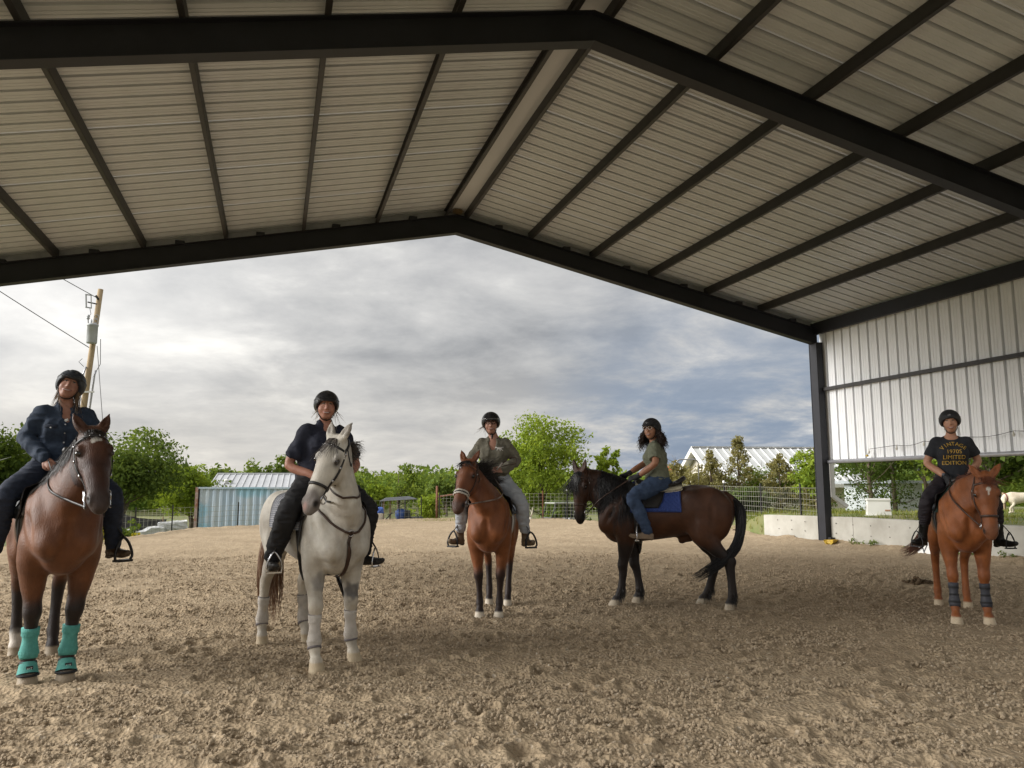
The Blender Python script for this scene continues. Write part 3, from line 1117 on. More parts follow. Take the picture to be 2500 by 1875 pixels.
def build_grass():
    """grass and weeds on the banks, one mass"""
    rs = np.random.default_rng(21)
    pts = []
    def area(n, x0, x1, y0, y1, h):
        x, y = x0 + (x1 - x0) * rs.random(n), y0 + (y1 - y0) * rs.random(n)
        k = vnoise(x, y, .9, 3.) + .5 * rs.random(n) > .55
        pts.append(np.stack([x[k], y[k], terrain_z(x[k], y[k]), np.full(k.sum(), h)], -1))
    area(9000, WX + .5, 24, 12.5, 21.2, .10)
    area(9000, 15.3, 24, 22.5, 33, .16)
    area(7000, 13.9, 17.0, 19.9, 25.0, .15)
    area(5000, -8.5, -4.2, 21, 30, .20)
    area(6000, 6, 16, 33.2, 37, .20)
    area(2500, -4.5, 5, 30.5, 36, .16)
    Pp = np.vstack(pts)
    n = len(Pp)
    a = rs.random(n) * 6.28
    h = Pp[:, 3:4] * (.5 + rs.random((n, 1)))
    w = np.stack([np.cos(a), np.sin(a), np.zeros(n)], -1) * (.008 + .012 * rs.random((n, 1)))
    tip = np.stack([rs.normal(size=n) * .35, rs.normal(size=n) * .35, np.ones(n)], -1) * h
    B = Pp[:, :3] - [0, 0, .02]
    V = np.stack([B - w, B + w, B + tip], 1).reshape(-1, 3)
    me = np_mesh('bank_grass', V, np.arange(3 * n).reshape(n, 3))
    set_col(me, np.repeat(np.repeat(rs.random(n)[:, None], 3, 1).reshape(-1, 1), 3, 1))
    tag(link('bank_grass', me, leafmat('leaf_grass', (0.10, 0.15, 0.03), (0.30, 0.30, 0.10))), 'tufts of green grass on the banks round the arena', None, None, 'stuff')
    # a few weeds at the foot of the concrete
    for i, (y, s) in enumerate(((16.0, .16), (15.3, .13), (13.95, .14), (12.7, .12), (11.9, .2))):
        cen = rs.normal(size=(7, 3)) * [.05, .16, .03] + [0, 0, .05]
        V, F, fac = leaf_cloud(rs, cen, np.full(7, .06), 14, .022)
        me = np_mesh('weed', V, F)
        set_col(me, np.repeat(fac[:, None], 3, 1))
        o = link('weed', me, LEAF['mid'])
        o.location = (WX - .10, y, .09)
        tag(o, 'small green weed at the concrete wall foot, %s from the corner post' % ('first', 'second', 'third', 'fourth', 'fifth')[i], 'weed', 'weeds along the wall')


# ------------------------------------------------------------------ fences
WIRE = pmat('fence_wire', (0.36, 0.36, 0.30), 0.5, (0.26, 0.25, 0.2), metal=0.3)
POST = pmat('post_steel', (0.045, 0.042, 0.04), 0.7)
RUST = pmat('rusty_pipe', (0.20, 0.085, 0.045), 0.8, (0.12, 0.05, 0.03), scale=12)
WOODP = pmat('weathered_wood', (0.42, 0.31, 0.20), 0.85, (0.30, 0.21, 0.13), scale=8, stretch=(1, 1, .2))


def fence_run(label, pts, height, caps=(), pitch=(.16, .15), wr=.0045, rusty=()):
    root = empty('wire_fence', pts[0][:2] + (0,), 0, label, 'fence')
    root.location = (0, 0, 0)
    for i, p in enumerate(pts):
        x, y, z = p
        m = MB().bar((x, y, z - .3), (x, y, z + height + .12), .035, .035, (0, 1, 0))
        m.bar((x + .02, y, z - .3), (x + .02, y, z + height + .1), .012, .05, (0, 1, 0))
        m.build('post', RUST if i in rusty else POST, root)
        if i in caps:
            MB().lathe([(.035, 0), (.04, .02), (.04, .08), (.02, .095)], 8, (x, y, z + height + .1)).build('insulator', WHITEP, root, True)
    for i in range(len(pts) - 1):
        a, b = Vector(pts[i]), Vector(pts[i + 1])
        L = (b - a).length
        m = MB()
        nh = int(height / pitch[1])
        for k in range(nh + 1):
            dz = Vector((0, 0, .05 + k * (height - .05) / nh))
            m.tube([a + dz, (a + b) / 2 + dz + Vector((0, 0, -.012)), b + dz], wr, 4, False)
        nv = max(2, int(L / pitch[0]))
        for k in range(nv + 1):
            p = a.lerp(b, k / nv)
            m.tube([p + Vector((0, 0, .05)), p + Vector((0, 0, height))], wr * .9, 4, False)
        m.build('wire_mesh', WIRE, root)
    return root


def build_fences():
    tz = lambda x, y: (x, y, float(terrain_z(x, y)))
    fence_run('square wire mesh fence on the right by the white house', [(14.08, 17.45, 0.0), (14.26, 18.6, 0.0), (15.05, 21.6, .02), (15.35, 24.2, 0.05), (15.1, 26.8, .1)], 1.46, caps=(3,), pitch=(.15, .16))
    fence_run('square wire mesh fence along the far edge of the sand', [(14.6, 28.4, .0), (13.9, 30.6, -.05), (12.6, 32.6, -.1), (11.65, 33.2, -.1), (10.7, 33.5, -.1), (9.2, 34.9, -.15), (7.4, 35.7, -.2)], 1.28, caps=(2, 4), pitch=(.17, .16), rusty=(3,))
    fence_run('sagging wire mesh fence behind the grey horse', [(6.6, 36.0, -.3), (4.0, 35.2, -.35), (1.4, 32.4, -.40), (-1.3, 31.6, -.42), (-3.6, 31.4, -.5), (-4.6, 29.8, -.55), (-5.8, 28.0, -.5), (-7.6, 25.0, -.4)], 1.2, pitch=(.20, .18))
    g = empty('pipe_gate', (0, 0, 0), 0, 'rusty pipe gate post with a slanting top rail', 'gate')
    MB().tube([(7.45, 36.5, -.6), (7.45, 36.5, 1.52)], .055, 10).build('post', RUST, g, True)
    MB().tube([(8.75, 36.1, -.6), (8.78, 36.1, .85), (8.72, 36.05, 1.0)], .042, 10).build('post', pmat('dead_wood', (.34, .28, .2), .9), g, True)
    MB().tube([(7.45, 36.5, 1.0), (9.4, 35.9, 1.28)], .040, 8).build('rail', RUST, g, True)
    a = empty('pipe_arch', (0, 0, 0), 0, 'grey bent pipe arch over the yard gate by the white house', 'gate')
    p0, p1 = Vector((16.15, 29.0, .2)), Vector((17.05, 28.75, .2))
    top = 2.62
    pts = [p0]
    for k in range(7):
        t = k / 6 * math.pi / 2
        pts.append(Vector((p0.x, p0.y, top - .18)) + (p1 - p0).normalized() * .18 * (1 - math.cos(t)) + Vector((0, 0, .18 * math.sin(t))))
    for k in range(7):
        t = (1 - k / 6) * math.pi / 2
        pts.append(Vector((p1.x, p1.y, top - .18)) - (p1 - p0).normalized() * .18 * (1 - math.cos(t)) + Vector((0, 0, .18 * math.sin(t))))
    pts.append(p1)
    MB().tube(pts, .03, 8).build('arch', GALV, a, True)
    MB().tube([p0 + Vector((.06, 0, 1.32)), p1 + Vector((-.10, 0, 1.34))], .022, 6).build('gate_rail', GALV, a, True)
    MB().tube([p0 + Vector((.06, 0, -.1)), p0 + Vector((.06, 0, 1.34))], .02, 6).build('gate_stile', GALV, a, True)
    MB().tube([p1 + Vector((-.12, 0, -.1)), p1 + Vector((-.12, 0, 1.36))], .02, 6).build('gate_stile', GALV, a, True)
    # black shade cloth
    s = empty('shade_cloth_fence', (0, 0, 0), 0, 'sagging black shade cloth screen left of the container', 'screen')
    cloth = pmat('shade_cloth', (0.055, 0.052, 0.055), 0.9, (0.09, 0.085, 0.085), scale=3, bump=.4, bscale=9)
    A, B = Vector((-7.4, 32.2, 0)), Vector((-4.2, 34.6, 0))
    vs, fs = [], []
    n = 40
    for k in range(n + 1):
        t = k / n
        p = A.lerp(B, t)
        zt = float(np.interp(t, [0, .35, .5, .62, .8, 1], [.68, .60, .62, .34, .20, .16]))
        for j in range(6):
            vs.append((p.x + .05 * math.sin(k * 1.3 + j), p.y + .08 * math.sin(k * .9 + j * .7), -1.0 + (zt + 1.0) * j / 5))
    for k in range(n):
        for j in range(5):
            fs.append((k * 6 + j, k * 6 + 6 + j, k * 6 + 7 + j, k * 6 + 1 + j))
    MB().add(vs, fs).build('cloth', cloth, s, True)
    for t in (.02, .48, .53, .97):
        p = A.lerp(B, t)
        MB().tube([(p.x, p.y - .06, -1.1), (p.x, p.y - .06, .66 - .4 * t)], .03, 6).build('post', POST if t < .9 else WOODP, s)


# ------------------------------------------------------------------ buildings and yard things
def seam_roof(root, a, b, c, d, n, mat, rib):
    """quad a-b (ridge) c-d (eave under b, a); standing seams from ridge to eave"""
    a, b, c, d = map(Vector, (a, b, c, d))
    nrm = (b - a).cross(d - a).normalized()
    if nrm.z < 0:
        nrm = -nrm
    MB().add([a, b, c, d, a - nrm * .05, b - nrm * .05, c - nrm * .05, d - nrm * .05],
             [(0, 1, 2, 3), (7, 6, 5, 4), (0, 4, 5, 1), (1, 5, 6, 2), (2, 6, 7, 3), (3, 7, 4, 0)]).build('roof', mat, root)
    m0 = None
    for k in range(n + 1):
        t = k / n
        p, q = a.lerp(b, t), d.lerp(c, t)
        MB().bar(p.lerp(q, .02) + nrm * .02, q + nrm * .02, .05, .04, nrm).build('seam', rib, root)
    MB().bar(a + Vector((0, 0, .03)), b + Vector((0, 0, .03)), .22, .09).build('ridge_cap', rib, root)


def build_structures():
    ROOFW = pmat('white_metal_roof', (0.50, 0.51, 0.50), 0.45, (0.44, 0.45, 0.44), scale=1.2)
    SEAMW = pmat('white_seam', (0.84, 0.84, 0.82), 0.4)
    ROOFG = pmat('grey_metal_roof', (0.42, 0.43, 0.45), 0.45, (0.36, 0.37, 0.385), scale=1.0)
    SEAMG = pmat('grey_seam', (0.52, 0.53, 0.54), 0.4)
    CREAM = pmat('cream_siding', (0.66, 0.62, 0.54), 0.7, (0.58, 0.54, 0.47), scale=1)
    # white house on the right
    h = empty('white_house', (23.4, 41.5, -1), 0, 'white gabled house with a ribbed metal roof behind cedars', 'house')
    h.location = (0, 0, 0)
    r0, r1 = Vector((23.35, 40.1, 3.76)), Vector((33.4, 38.2, 3.76))
    ax = (r1 - r0).normalized()
    pn = Vector((ax.y, -ax.x, 0))            # towards the camera
    hw, ez = 3.9, 1.62
    f0, f1 = r0 + pn * hw, r1 + pn * hw
    b0, b1 = r0 - pn * hw, r1 - pn * hw
    for v in (f0, f1, b0, b1):
        v.z = ez
    seam_roof(h, r0, r1, f1, f0, 22, ROOFW, SEAMW)
    seam_roof(h, r0, r1, b1, b0, 6, ROOFW, SEAMW)
    i0 = r0 + ax * .55
    g = [i0 + pn * (hw - .5), i0 - pn * (hw - .5)]
    lo = -1.0
    MB().prism([(g[0].x, g[0].y, lo), (g[1].x, g[1].y, lo), (g[1].x, g[1].y, ez + .18), (i0.x, i0.y, 3.62), (g[0].x, g[0].y, ez + .18)], (0, 0, 0), ax * 9.2).build('wall', CREAM, h)
    for e in (f0, b0):
        MB().bar(r0 + Vector((0, 0, -.10)), e + Vector((0, 0, -.10)), .06, .24).build('rake_board', WHITEP, h)
    MB().bar(f0 + Vector((0, 0, -.1)), f1 + Vector((0, 0, -.1)), .08, .18).build('fascia', WHITEP, h)
    for t in (.16, .52):
        p = g[1].lerp(g[0], t) - ax * .35
        MB().box((p.x - .08, p.y - .08, -1), (p.x + .08, p.y + .08, ez + .1)).build('porch_post', WHITEP, h)
    p = g[1].lerp(g[0], .5) - ax * .01
    pd = (g[0] - g[1]).normalized()
    WIN = pmat('window_glass', (0.05, 0.06, 0.07), 0.1, spec=.6)
    MB().bar(p + pd * -.55 + Vector((0, 0, -.2 - p.z)), p + pd * .55 + Vector((0, 0, -.2 - p.z)), .05, 1.0).build('window', WIN, h)
    # grey shed behind the container
    s = empty('metal_shed', (0, 0, 0), 0, 'long shed with a grey ribbed roof behind the container', 'shed')
    a, b = Vector((-3.25, 49.0, 2.22)), Vector((3.6, 47.5, 2.22))
    c, d = Vector((3.5, 43.9, 1.30)), Vector((-3.55, 45.4, 1.30))
    seam_roof(s, a, b, c, d, 20, ROOFG, SEAMG)
    MB().add([(-3.45, 45.6, -1.2), (3.4, 44.1, -1.2), (3.4, 44.1, 1.32), (-3.45, 45.6, 1.32)], [(0, 1, 2, 3)]).add([(-3.45, 45.6, -1.2), (-3.2, 49, -1.2), (-3.2, 49, 2.15), (-3.45, 45.6, 1.3)], [(0, 1, 2, 3)]).build('wall', CREAM, s)
    MB().lathe([(.10, 0), (.10, .16), (.17, .17), (.17, .24), (.05, .27)], 10, (-2.6, 46.6, 1.62)).build('roof_vent', WHITEP, s, True)
    # shipping container
    k = empty('shipping_container', (0, 0, 0), 0, 'faded blue corrugated shipping container with rusty corner post', 'container')
    BLUE = bpy.data.materials.new('faded_blue_paint')
    BLUE.use_nodes = True
    nt = BLUE.node_tree
    bs = nt.nodes['Principled BSDF']
    tc = nt.nodes.new('ShaderNodeTexCoord')
    def nz(sc, st, det=4):
        mp = nt.nodes.new('ShaderNodeMapping')
        mp.inputs[3].default_value = st
        nt.links.new(tc.outputs['Object'], mp.inputs[0])
        n = nt.nodes.new('ShaderNodeTexNoise')
        n.inputs['Scale'].default_value = sc
        n.inputs['Detail'].default_value = det
        nt.links.new(mp.outputs[0], n.inputs['Vector'])
        return n.outputs[0]
    def mixc(f, lo_, hi_, a_, b_):
        r_ = nt.nodes.new('ShaderNodeMapRange')
        r_.inputs[1].default_value, r_.inputs[2].default_value = lo_, hi_
        nt.links.new(f, r_.inputs[0])
        m_ = nt.nodes.new('ShaderNodeMix')
        m_.data_type = 'RGBA'
        nt.links.new(r_.outputs[0], m_.inputs[0])
        for so, v in ((m_.inputs[6], a_), (m_.inputs[7], b_)):
            if isinstance(v, tuple):
                so.default_value = (*v, 1)
            else:
                nt.links.new(v, so)
        return m_.outputs[2]
    c0 = mixc(nz(3.2, (1, 1, .12), 3), .40, .62, (.46, .57, .68), (.55, .62, .67))
    c0 = mixc(nz(.55, (1, 1, 1), 2), .54, .60, c0, (.33, .54, .66))
    c0 = mixc(nz(.8, (1.2, 1, .8), 2), .68, .72, c0, (.16, .34, .56))
    c0 = mixc(nz(2.6, (1, 1, .2), 5), .70, .76, c0, (.50, .40, .34))
    nt.links.new(c0, bs.inputs['Base Color'])
    bs.inputs['Roughness'].default_value = .6
    A, B = Vector((-3.15, 35.5, 0)), Vector((2.9, 34.4, 0))
    dr = (B - A).normalized()
    nr = Vector((dr.y, -dr.x, 0))
    zt, zb = 1.46, -1.15
    vs, fs = [], []
    L = (B - A).length
    cor, pts = .28, []
    u = .12
    while u < L - .12:
        pts += [(u, 0), (u + .09, 0), (u + .14, -.05), (u + .23, -.05)]
        u += cor
    for uu, o in pts:
        p = A + dr * uu + nr * o
        vs += [(p.x, p.y, zb + .1), (p.x, p.y, zt - .06)]
    for j in range(len(pts) - 1):
        fs.append((2 * j, 2 * j + 2, 2 * j + 3, 2 * j + 1))
    MB().add(vs, fs).build('side_panel', BLUE, k)
    RUSTY = pmat('rusty_frame', (0.30, 0.135, 0.085), .8, (.42, .36, .33), scale=6)
    for p in (A, B):
        MB().bar((p.x, p.y, zb), (p.x, p.y, zt), .11, .11, nr).build('corner_post', RUSTY, k)
    for z in (zt - .03, zb + .05):
        MB().bar((A.x, A.y, z), (B.x, B.y, z), .09, .07).build('side_rail', BLUE, k)
    A2, B2 = A - nr * 2.4, B - nr * 2.4
    MB().add([(A.x, A.y, zt - .01), (B.x, B.y, zt - .01), (B2.x, B2.y, zt - .01), (A2.x, A2.y, zt - .01), (A2.x, A2.y, zb), (A.x, A.y, zb), (B.x, B.y, zb), (B2.x, B2.y, zb)],
             [(0, 1, 2, 3), (0, 3, 4, 5), (1, 6, 7, 2), (3, 2, 7, 4)]).build('shell', BLUE, k)
    # little grey shed seen under the siding
    q = empty('little_grey_shed', (0, 0, 0), 0, 'little pale grey shed with flat roof and gutter elbow', 'shed')
    GREY = pmat('pale_grey_board', (0.50, 0.54, 0.54), .7, (.44, .47, .47), scale=2)
    MB().box((24.6, 26.3, .0), (26.3, 29.0, 1.62)).build('wall', GREY, q)
    MB().box((24.3, 25.9, 1.62), (27.2, 29.4, 1.74)).build('roof', pmat('shed_roof', (.34, .37, .38), .6), q)
    MB().tube([(26.75, 25.88, 1.62), (26.70, 25.95, 1.46), (26.42, 26.22, 1.28), (26.36, 26.24, .3)], .06, 8).build('downpipe', GREY, q, True)
    MB().tube([(26.75, 26.3, .2), (26.62, 26.3, 1.62)], .07, 8).build('porch_post', WOODP, q, True)
    f = empty('garden_rail', (0, 0, 0), 0, 'weathered wooden rail fence beside the little grey shed', 'fence')
    for i, x in enumerate((25.8, 26.9, 28.0)):
        MB().box((x - .04, 23.9, .2), (x + .04, 23.98, 1.25)).build('post', WOODP, f)
    MB().box((25.5, 23.86, 1.08), (28.4, 23.90, 1.17)).build('rail', WHITEP, f)
    # generator
    ge = empty('standby_generator', (16.15, 17.75, .66), R(-38), 'white standby generator box on the grass bank', 'generator')
    GENW = pmat('generator_white', (0.74, 0.73, 0.68), .5, (.68, .67, .62), scale=2)
    MB().add([(-.30, -.26, .04), (.33, -.26, .04), (.33, .26, .04), (-.30, .26, .04), (-.27, -.23, .46), (.30, -.23, .46), (.30, .23, .46), (-.27, .23, .46)],
             [(0, 3, 2, 1), (4, 5, 6, 7), (0, 1, 5, 4), (1, 2, 6, 5), (2, 3, 7, 6), (3, 0, 4, 7)]).build('housing', GENW, ge, bevel=.02)
    MB().box((-.29, -.25, .44), (.32, .25, .50)).build('lid', GENW, ge, bevel=.02)
    MB().box((-.36, -.31, -.06), (.39, .31, .045)).build('base', GENW, ge, bevel=.01)
    VT = pmat('vent_grey', (.52, .51, .48), .6)
    for j in range(6):
        z = .14 + j * .035
        MB().box((-.306, -.15, z), (-.29, -.02, z + .015)).box((-.306, .02, z), (-.29, .15, z + .015)).build('louver', VT, ge)
    MB().box((.16, -.262, .16), (.29, -.252, .20)).build('badge', pmat('badge_brown', (.45, .25, .15), .6), ge)
    # utility pole
    u = empty('utility_pole', (-8.40, 37.0, -1.1), 0, 'tan wooden utility pole with grey transformer, leaning right', 'utility pole')
    WP = pmat('pole_wood', (0.38, 0.29, 0.17), .85, (.29, .21, .12), scale=5, stretch=(1, 1, .1), bump=.3, bscale=20)
    lx = .062
    def pp(z, dx=0., dy=0.):
        return Vector((lx * z + dx, dy, z))
    MB().tube([pp(-.5), pp(5.5), pp(11.25)], [.15, .13, .11], 14).build('shaft', WP, u, True)
    TG = pmat('transformer_grey', (.40, .42, .43), .5, (.33, .34, .35), scale=4)
    tr = MB().lathe([(.02, -.02), (.20, 0), (.215, .04), (.215, .76), (.235, .77), (.235, .82), (.16, .88), (.03, .90)], 16).build('transformer', TG, u, True)
    tr.location = pp(8.75, .02, -.33)
    MB().box((-.04, .0, .2), (.04, .2, .26)).box((-.04, 0, .6), (.04, .2, .66)).build('bracket', POST, tr)
    MB().lathe([(.035, 0), (.05, .05), (.03, .07), (.05, .12), (.03, .14), (.015, .2)], 8).build('bushing', TG, u, True).location = pp(9.62, -.1, -.33)
    MB().tube([pp(9.55, 0, -.1), pp(9.60, -.26, -.1), pp(9.85, -.30, -.1)], .022, 6).build('arrester_arm', POST, u, True)
    MB().lathe([(.05, 0), (.075, .04), (.05, .08), (.075, .12), (.04, .2)], 8).build('arrester', TG, u, True).location = pp(9.85, -.30, -.1)
    cb = MB()
    cb.bar(pp(10.55, 0, -.08), pp(10.62, -.42, -.08), .05, .05)
    cb.build('cutout_arm', POST, u)
    cf = MB()
    cf.bar(pp(10.40, -.44, -.1), pp(10.95, -.52, -.1), .05, .05).bar(pp(10.38, -.24, -.1), pp(10.93, -.32, -.1), .035, .035)
    cf.bar(pp(10.95, -.55, -.1), pp(10.93, -.29, -.1), .04, .05).bar(pp(10.38, -.47, -.1), pp(10.36, -.22, -.1), .04, .05)
    cf.build('fuse_cutout', TG, u)
    MB().tube([pp(10.36, -.30, -.1), pp(10.1, -.22, -.1), pp(9.95, -.30, -.1)], .012, 4).build('jumper_wire', POST, u)
    MB().tube([pp(10.75, .0, -.13), pp(10.92, -.12, -.18)], .05, 7).build('dead_end_insulator', POST, u, True)
    for z in (9.78, 9.98):
        MB().tube([pp(z, .02 + .09 * math.cos(t * .7), -.14 + 0 * t) + Vector((0, 0, .09 * math.sin(t * .7))) for t in range(10)], .018, 5).build('coil', TG, u)
    MB().bar(pp(6.62, -.36, -.16), pp(6.66, .36, -.16), .05, .07).build('crossbar', WHITEP, u)
    MB().tube([pp(-.5, -.30, -.12), pp(7.1, -.28, -.12), pp(7.4, -.18, -.12), pp(7.75, -.10, -.12)], .035, 8).build('conduit', GALV, u, True)
    MB().tube([pp(-.5, .26, -.12), pp(7.4, .26, -.12), pp(7.6, .30, -.12)], .045, 8).build('conduit', GALV, u, True)
    MB().tube([pp(7.75, -.2, -.1), pp(7.95, -.42, -.1), pp(8.1, -.30, -.1)], .012, 5).build('service_loop', POST, u)
    MB().tube([pp(9.0, .3, -.1), pp(7.9, .42, -.05), pp(7.55, .3, -.1)], .014, 5).build('drop_lead', POST, u)
    MB().tube([pp(8.7, .18, 0), (3.3, -7.5, -.4)], .014, 5).build('guy_wire', POST, u)
    def sag(a, b, s_, n=24):
        return [Vector(a).lerp(Vector(b), t / n) + Vector((0, 0, -s_ * 4 * (t / n) * (1 - t / n))) for t in range(n + 1)]
    w = MB().tube(sag((-7.85, 36.85, 9.75), (-16.5, 11.0, 12.5), .25), .016, 5).build('overhead_wire', POST)
    tag(w, 'upper overhead wire leaving the pole top to the left', 'wire', 'overhead wires')
    w = MB().tube(sag((-7.97, 36.9, 7.5), (-23, 26.7, 17.7), .3), .018, 5).build('overhead_wire', POST)
    tag(w, 'long overhead wire slanting up from below the transformer', 'wire', 'overhead wires')
    w = MB().tube(sag((-14, 38, 3.0), (-6.6, 40.5, 2.6), .02), .014, 4).build('overhead_wire', POST)
    tag(w, 'low thin wire over the far left tree tops', 'wire', 'overhead wires')
    w = MB().tube(sag((-11.5, 22.0, .5), (-8.0, 36.95, 3.6), .02), .014, 4).build('guy_wire', pmat('pale_guard', (.45, .47, .36), .6))
    tag(w, 'pale guy wire slanting up behind the left rider', 'wire')
    # tractor under a sun canopy
    t = empty('canopy_tractor', (5.75, 37.3, -.95), R(-8), 'small blue tractor under a dark flat canopy beyond the sand', 'tractor')
    TB = pmat('tractor_blue', (.06, .12, .34), .45, (.05, .09, .26), scale=4)
    TD = pmat('tractor_dark', (.05, .052, .06), .6)
    CN = pmat('canopy_dark', (.085, .09, .10), .55)
    MB().add([(-.90, -.65, 1.74), (.86, -.65, 1.86), (.86, .65, 1.86), (-.90, .65, 1.74), (-.62, -.40, 1.90), (.50, -.40, 1.97), (.50, .40, 1.97), (-.62, .40, 1.90)],
             [(0, 3, 2, 1), (4, 5, 6, 7), (0, 1, 5, 4), (1, 2, 6, 5), (2, 3, 7, 6), (3, 0, 4, 7)]).build('canopy', CN, t, bevel=.02)
    for x, y in ((.02, -.5), (.30, -.5), (.02, .5), (.30, .5)):
        MB().tube([(x, y, .5), (x, y, 1.88)], .025, 6).build('canopy_pole', TD, t, True)
    MB().tube([(-.80, -.5, .4), (-.80, -.5, 1.78)], .025, 6).build('canopy_pole', TD, t, True)
    for x in (-.72, -.40):
        MB().bar((x, -.2, .3), (x, -.2, 1.75), .09, .09).build('timber_post', WOODP, t)
    MB().box((-.45, -.5, .62), (.72, .5, .86)).build('deck', TB, t, bevel=.02)
    MB().box((-1.1, -.4, .55), (-.62, .4, .80)).build('front_weight', TD, t, bevel=.02)
    MB().lathe([(.05, 0), (.2, .04), (.26, .2), (.25, .42), (.12, .52)], 12, (.10, -.1, .86)).build('seat_cover', pmat('bright_blue', (.09, .17, .50), .5), t, True)
    MB().box((.32, -.4, .86), (.56, .4, 1.30)).build('seat_back', TD, t, bevel=.03)
    MB().bar((-.62, -.3, .86), (-.30, -.3, 1.22), .05, .05).build('lever', TD, t)
    MB().tube([(-.35 + .17 * math.cos(a * .5236), -.15 + .17 * math.sin(a * .5236), 1.15 + .05 * math.cos(a * .5236)) for a in range(13)], .016, 5).build('steering_wheel', TD, t)
    MB().tube([(.55, -.45, .86), (.60, -.45, 1.16), (.86, -.45, 1.16), (.95, -.45, .90)], .022, 6).build('guard_rail', TD, t, True)
    MB().box((.62, -.55, .62), (1.16, .55, .98)).build('rear_box', TD, t, bevel=.03)
    for x, r in ((-.8, .30), (.5, .42)):
        for y in (-.55, .55):
            wl = MB().lathe([(.05, -.10), (r * .9, -.10), (r, -.06), (r, .06), (r * .9, .10), (.05, .10)], 18).build('wheel', TD, t, True)
            wl.location = (x, y, r)
            wl.rotation_euler = (R(90), 0, 0)
    # UTV
    v = empty('utility_cart', (13.1, 35.0, -.62), R(6), 'dark open utility cart behind the far fence', 'cart')
    UT = pmat('cart_grey', (.10, .10, .115), .55)
    MB().box((-.5, -.55, 1.30), (1.0, .55, 1.36)).build('roof', pmat('cart_roof', (.34, .36, .32), .5), v, bevel=.02)
    for x0, x1 in ((-.62, -.42), (.10, .10), (.42, .45), (.75, .75), (.98, .98)):
        for y in (-.5, .5):
            MB().tube([(x0, y, .62), (x1, y, 1.31)], .028, 6).build('roof_post', TD, v, True)
    MB().add([(-.72, -.52, .25), (.35, -.52, .25), (.35, .52, .25), (-.72, .52, .25), (-.66, -.52, .66), (.25, -.52, .58), (.25, .52, .58), (-.66, .52, .66)],
             [(0, 3, 2, 1), (4, 5, 6, 7), (0, 1, 5, 4), (1, 2, 6, 5), (2, 3, 7, 6), (3, 0, 4, 7)]).build('bonnet', UT, v, bevel=.03)
    MB().box((.30, -.52, .30), (1.3, .52, .50)).build('bed', UT, v, bevel=.02)
    MB().box((.35, -.45, .50), (.95, .45, .62)).build('seat', pmat('seat_pale', (.42, .42, .43), .7), v, bevel=.03)
    MB().box((.85, -.45, .55), (.98, .45, .95)).build('seat_back', TD, v, bevel=.03)
    for x in (-.4, 1.0):
        for y in (-.5, .5):
            wl = MB().lathe([(.05, -.09), (.24, -.09), (.27, -.05), (.27, .05), (.24, .09), (.05, .09)], 16).build('wheel', TD, v, True)
            wl.location = (x, y, .27)
            wl.rotation_euler = (R(90), 0, 0)
    # pale stump, white bundle, bucket
    rs = random.Random(5)
    sm = MB()
    sm.tube([(0, 0, -.3), (.02, 0, .2), (-.03, 0, .42)], [.13, .09, .07], 8)
    sm.tube([(-.02, 0, .35), (-.10, 0, .55), (-.22, 0, .68)], [.05, .035, .012], 6)
    sm.tube([(0, 0, .38), (.08, 0, .62), (.10, 0, .86)], [.05, .03, .01], 6)
    sm.tube([(.08, 0, .55), (.0, .05, .74)], [.025, .008], 5)
    o = sm.build('tree_stump', pmat('bleached_wood', (.62, .58, .47), .9, (.45, .41, .33), scale=9), None, True)
    o.location = (11.1, 33.3, -.30)
    tag(o, 'bleached pale tree stump with broken branches at the far fence', 'stump')
    WT_ = pmat('white_sheet', (.68, .68, .66), .7, (.54, .55, .56), scale=3)
    for nm, lab, P, D, an in (('baled_sheet', 'upright white wrapped bundle beside the container', (-3.75, 33.2, -.34), (.50, .30, .46), 12), ('baled_sheet', 'low crumpled white sheet lying left of the white bundle', (-4.75, 32.2, -.42), (.75, .4, .34), 18)):
        bm = bmesh.new()
        bmesh.ops.create_cube(bm, size=1)
        bmesh.ops.subdivide_edges(bm, edges=list(bm.edges), cuts=6, use_grid_fill=True)
        for q_ in bm.verts:
            q_.co = Vector((q_.co.x * D[0] * 2, q_.co.y * D[1] * 2, (q_.co.z + .5) * D[2]))
            q_.co += Vector((rs.uniform(-1, 1), rs.uniform(-1, 1), rs.uniform(-1, 1))) * .035
            if D[2] < .4:
                q_.co.z *= .55 + .5 * abs(math.sin(q_.co.x * 3))
        me = bpy.data.meshes.new(nm)
        bm.to_mesh(me)
        bm.free()
        o = link(nm, me, WT_, None, False)
        o.location = P
        o.rotation_euler = (0, R(-4), R(an))
        tag(o, lab, 'bundle')
    bk = empty('white_bucket', (4.45, 34.4, -.10), 0, 'white bucket holding bright blue cloth at the sand edge', 'bucket')
    MB().lathe([(.13, 0), (.15, .02), (.165, .40), (.175, .41), (.165, .43), (.155, .43), (.14, .1)], 16).build('pail', WHITEP, bk, True)
    rs2 = np.random.default_rng(1)
    bm = bmesh.new()
    bmesh.ops.create_icosphere(bm, subdivisions=3, radius=.17)
    for q_ in bm.verts:
        q_.co *= 1 + .5 * (rs2.random() - .4) + .25 * math.sin(q_.co.x * 40) * math.sin(q_.co.z * 35)
        q_.co.z += .52
    me = bpy.data.meshes.new('cloth')
    bm.to_mesh(me)
    bm.free()
    link('cloth', me, pmat('cloth_blue', (.08, .16, .50), .7), bk, True)
    # flowering weeds by the shade cloth
    rs3 = np.random.default_rng(9)
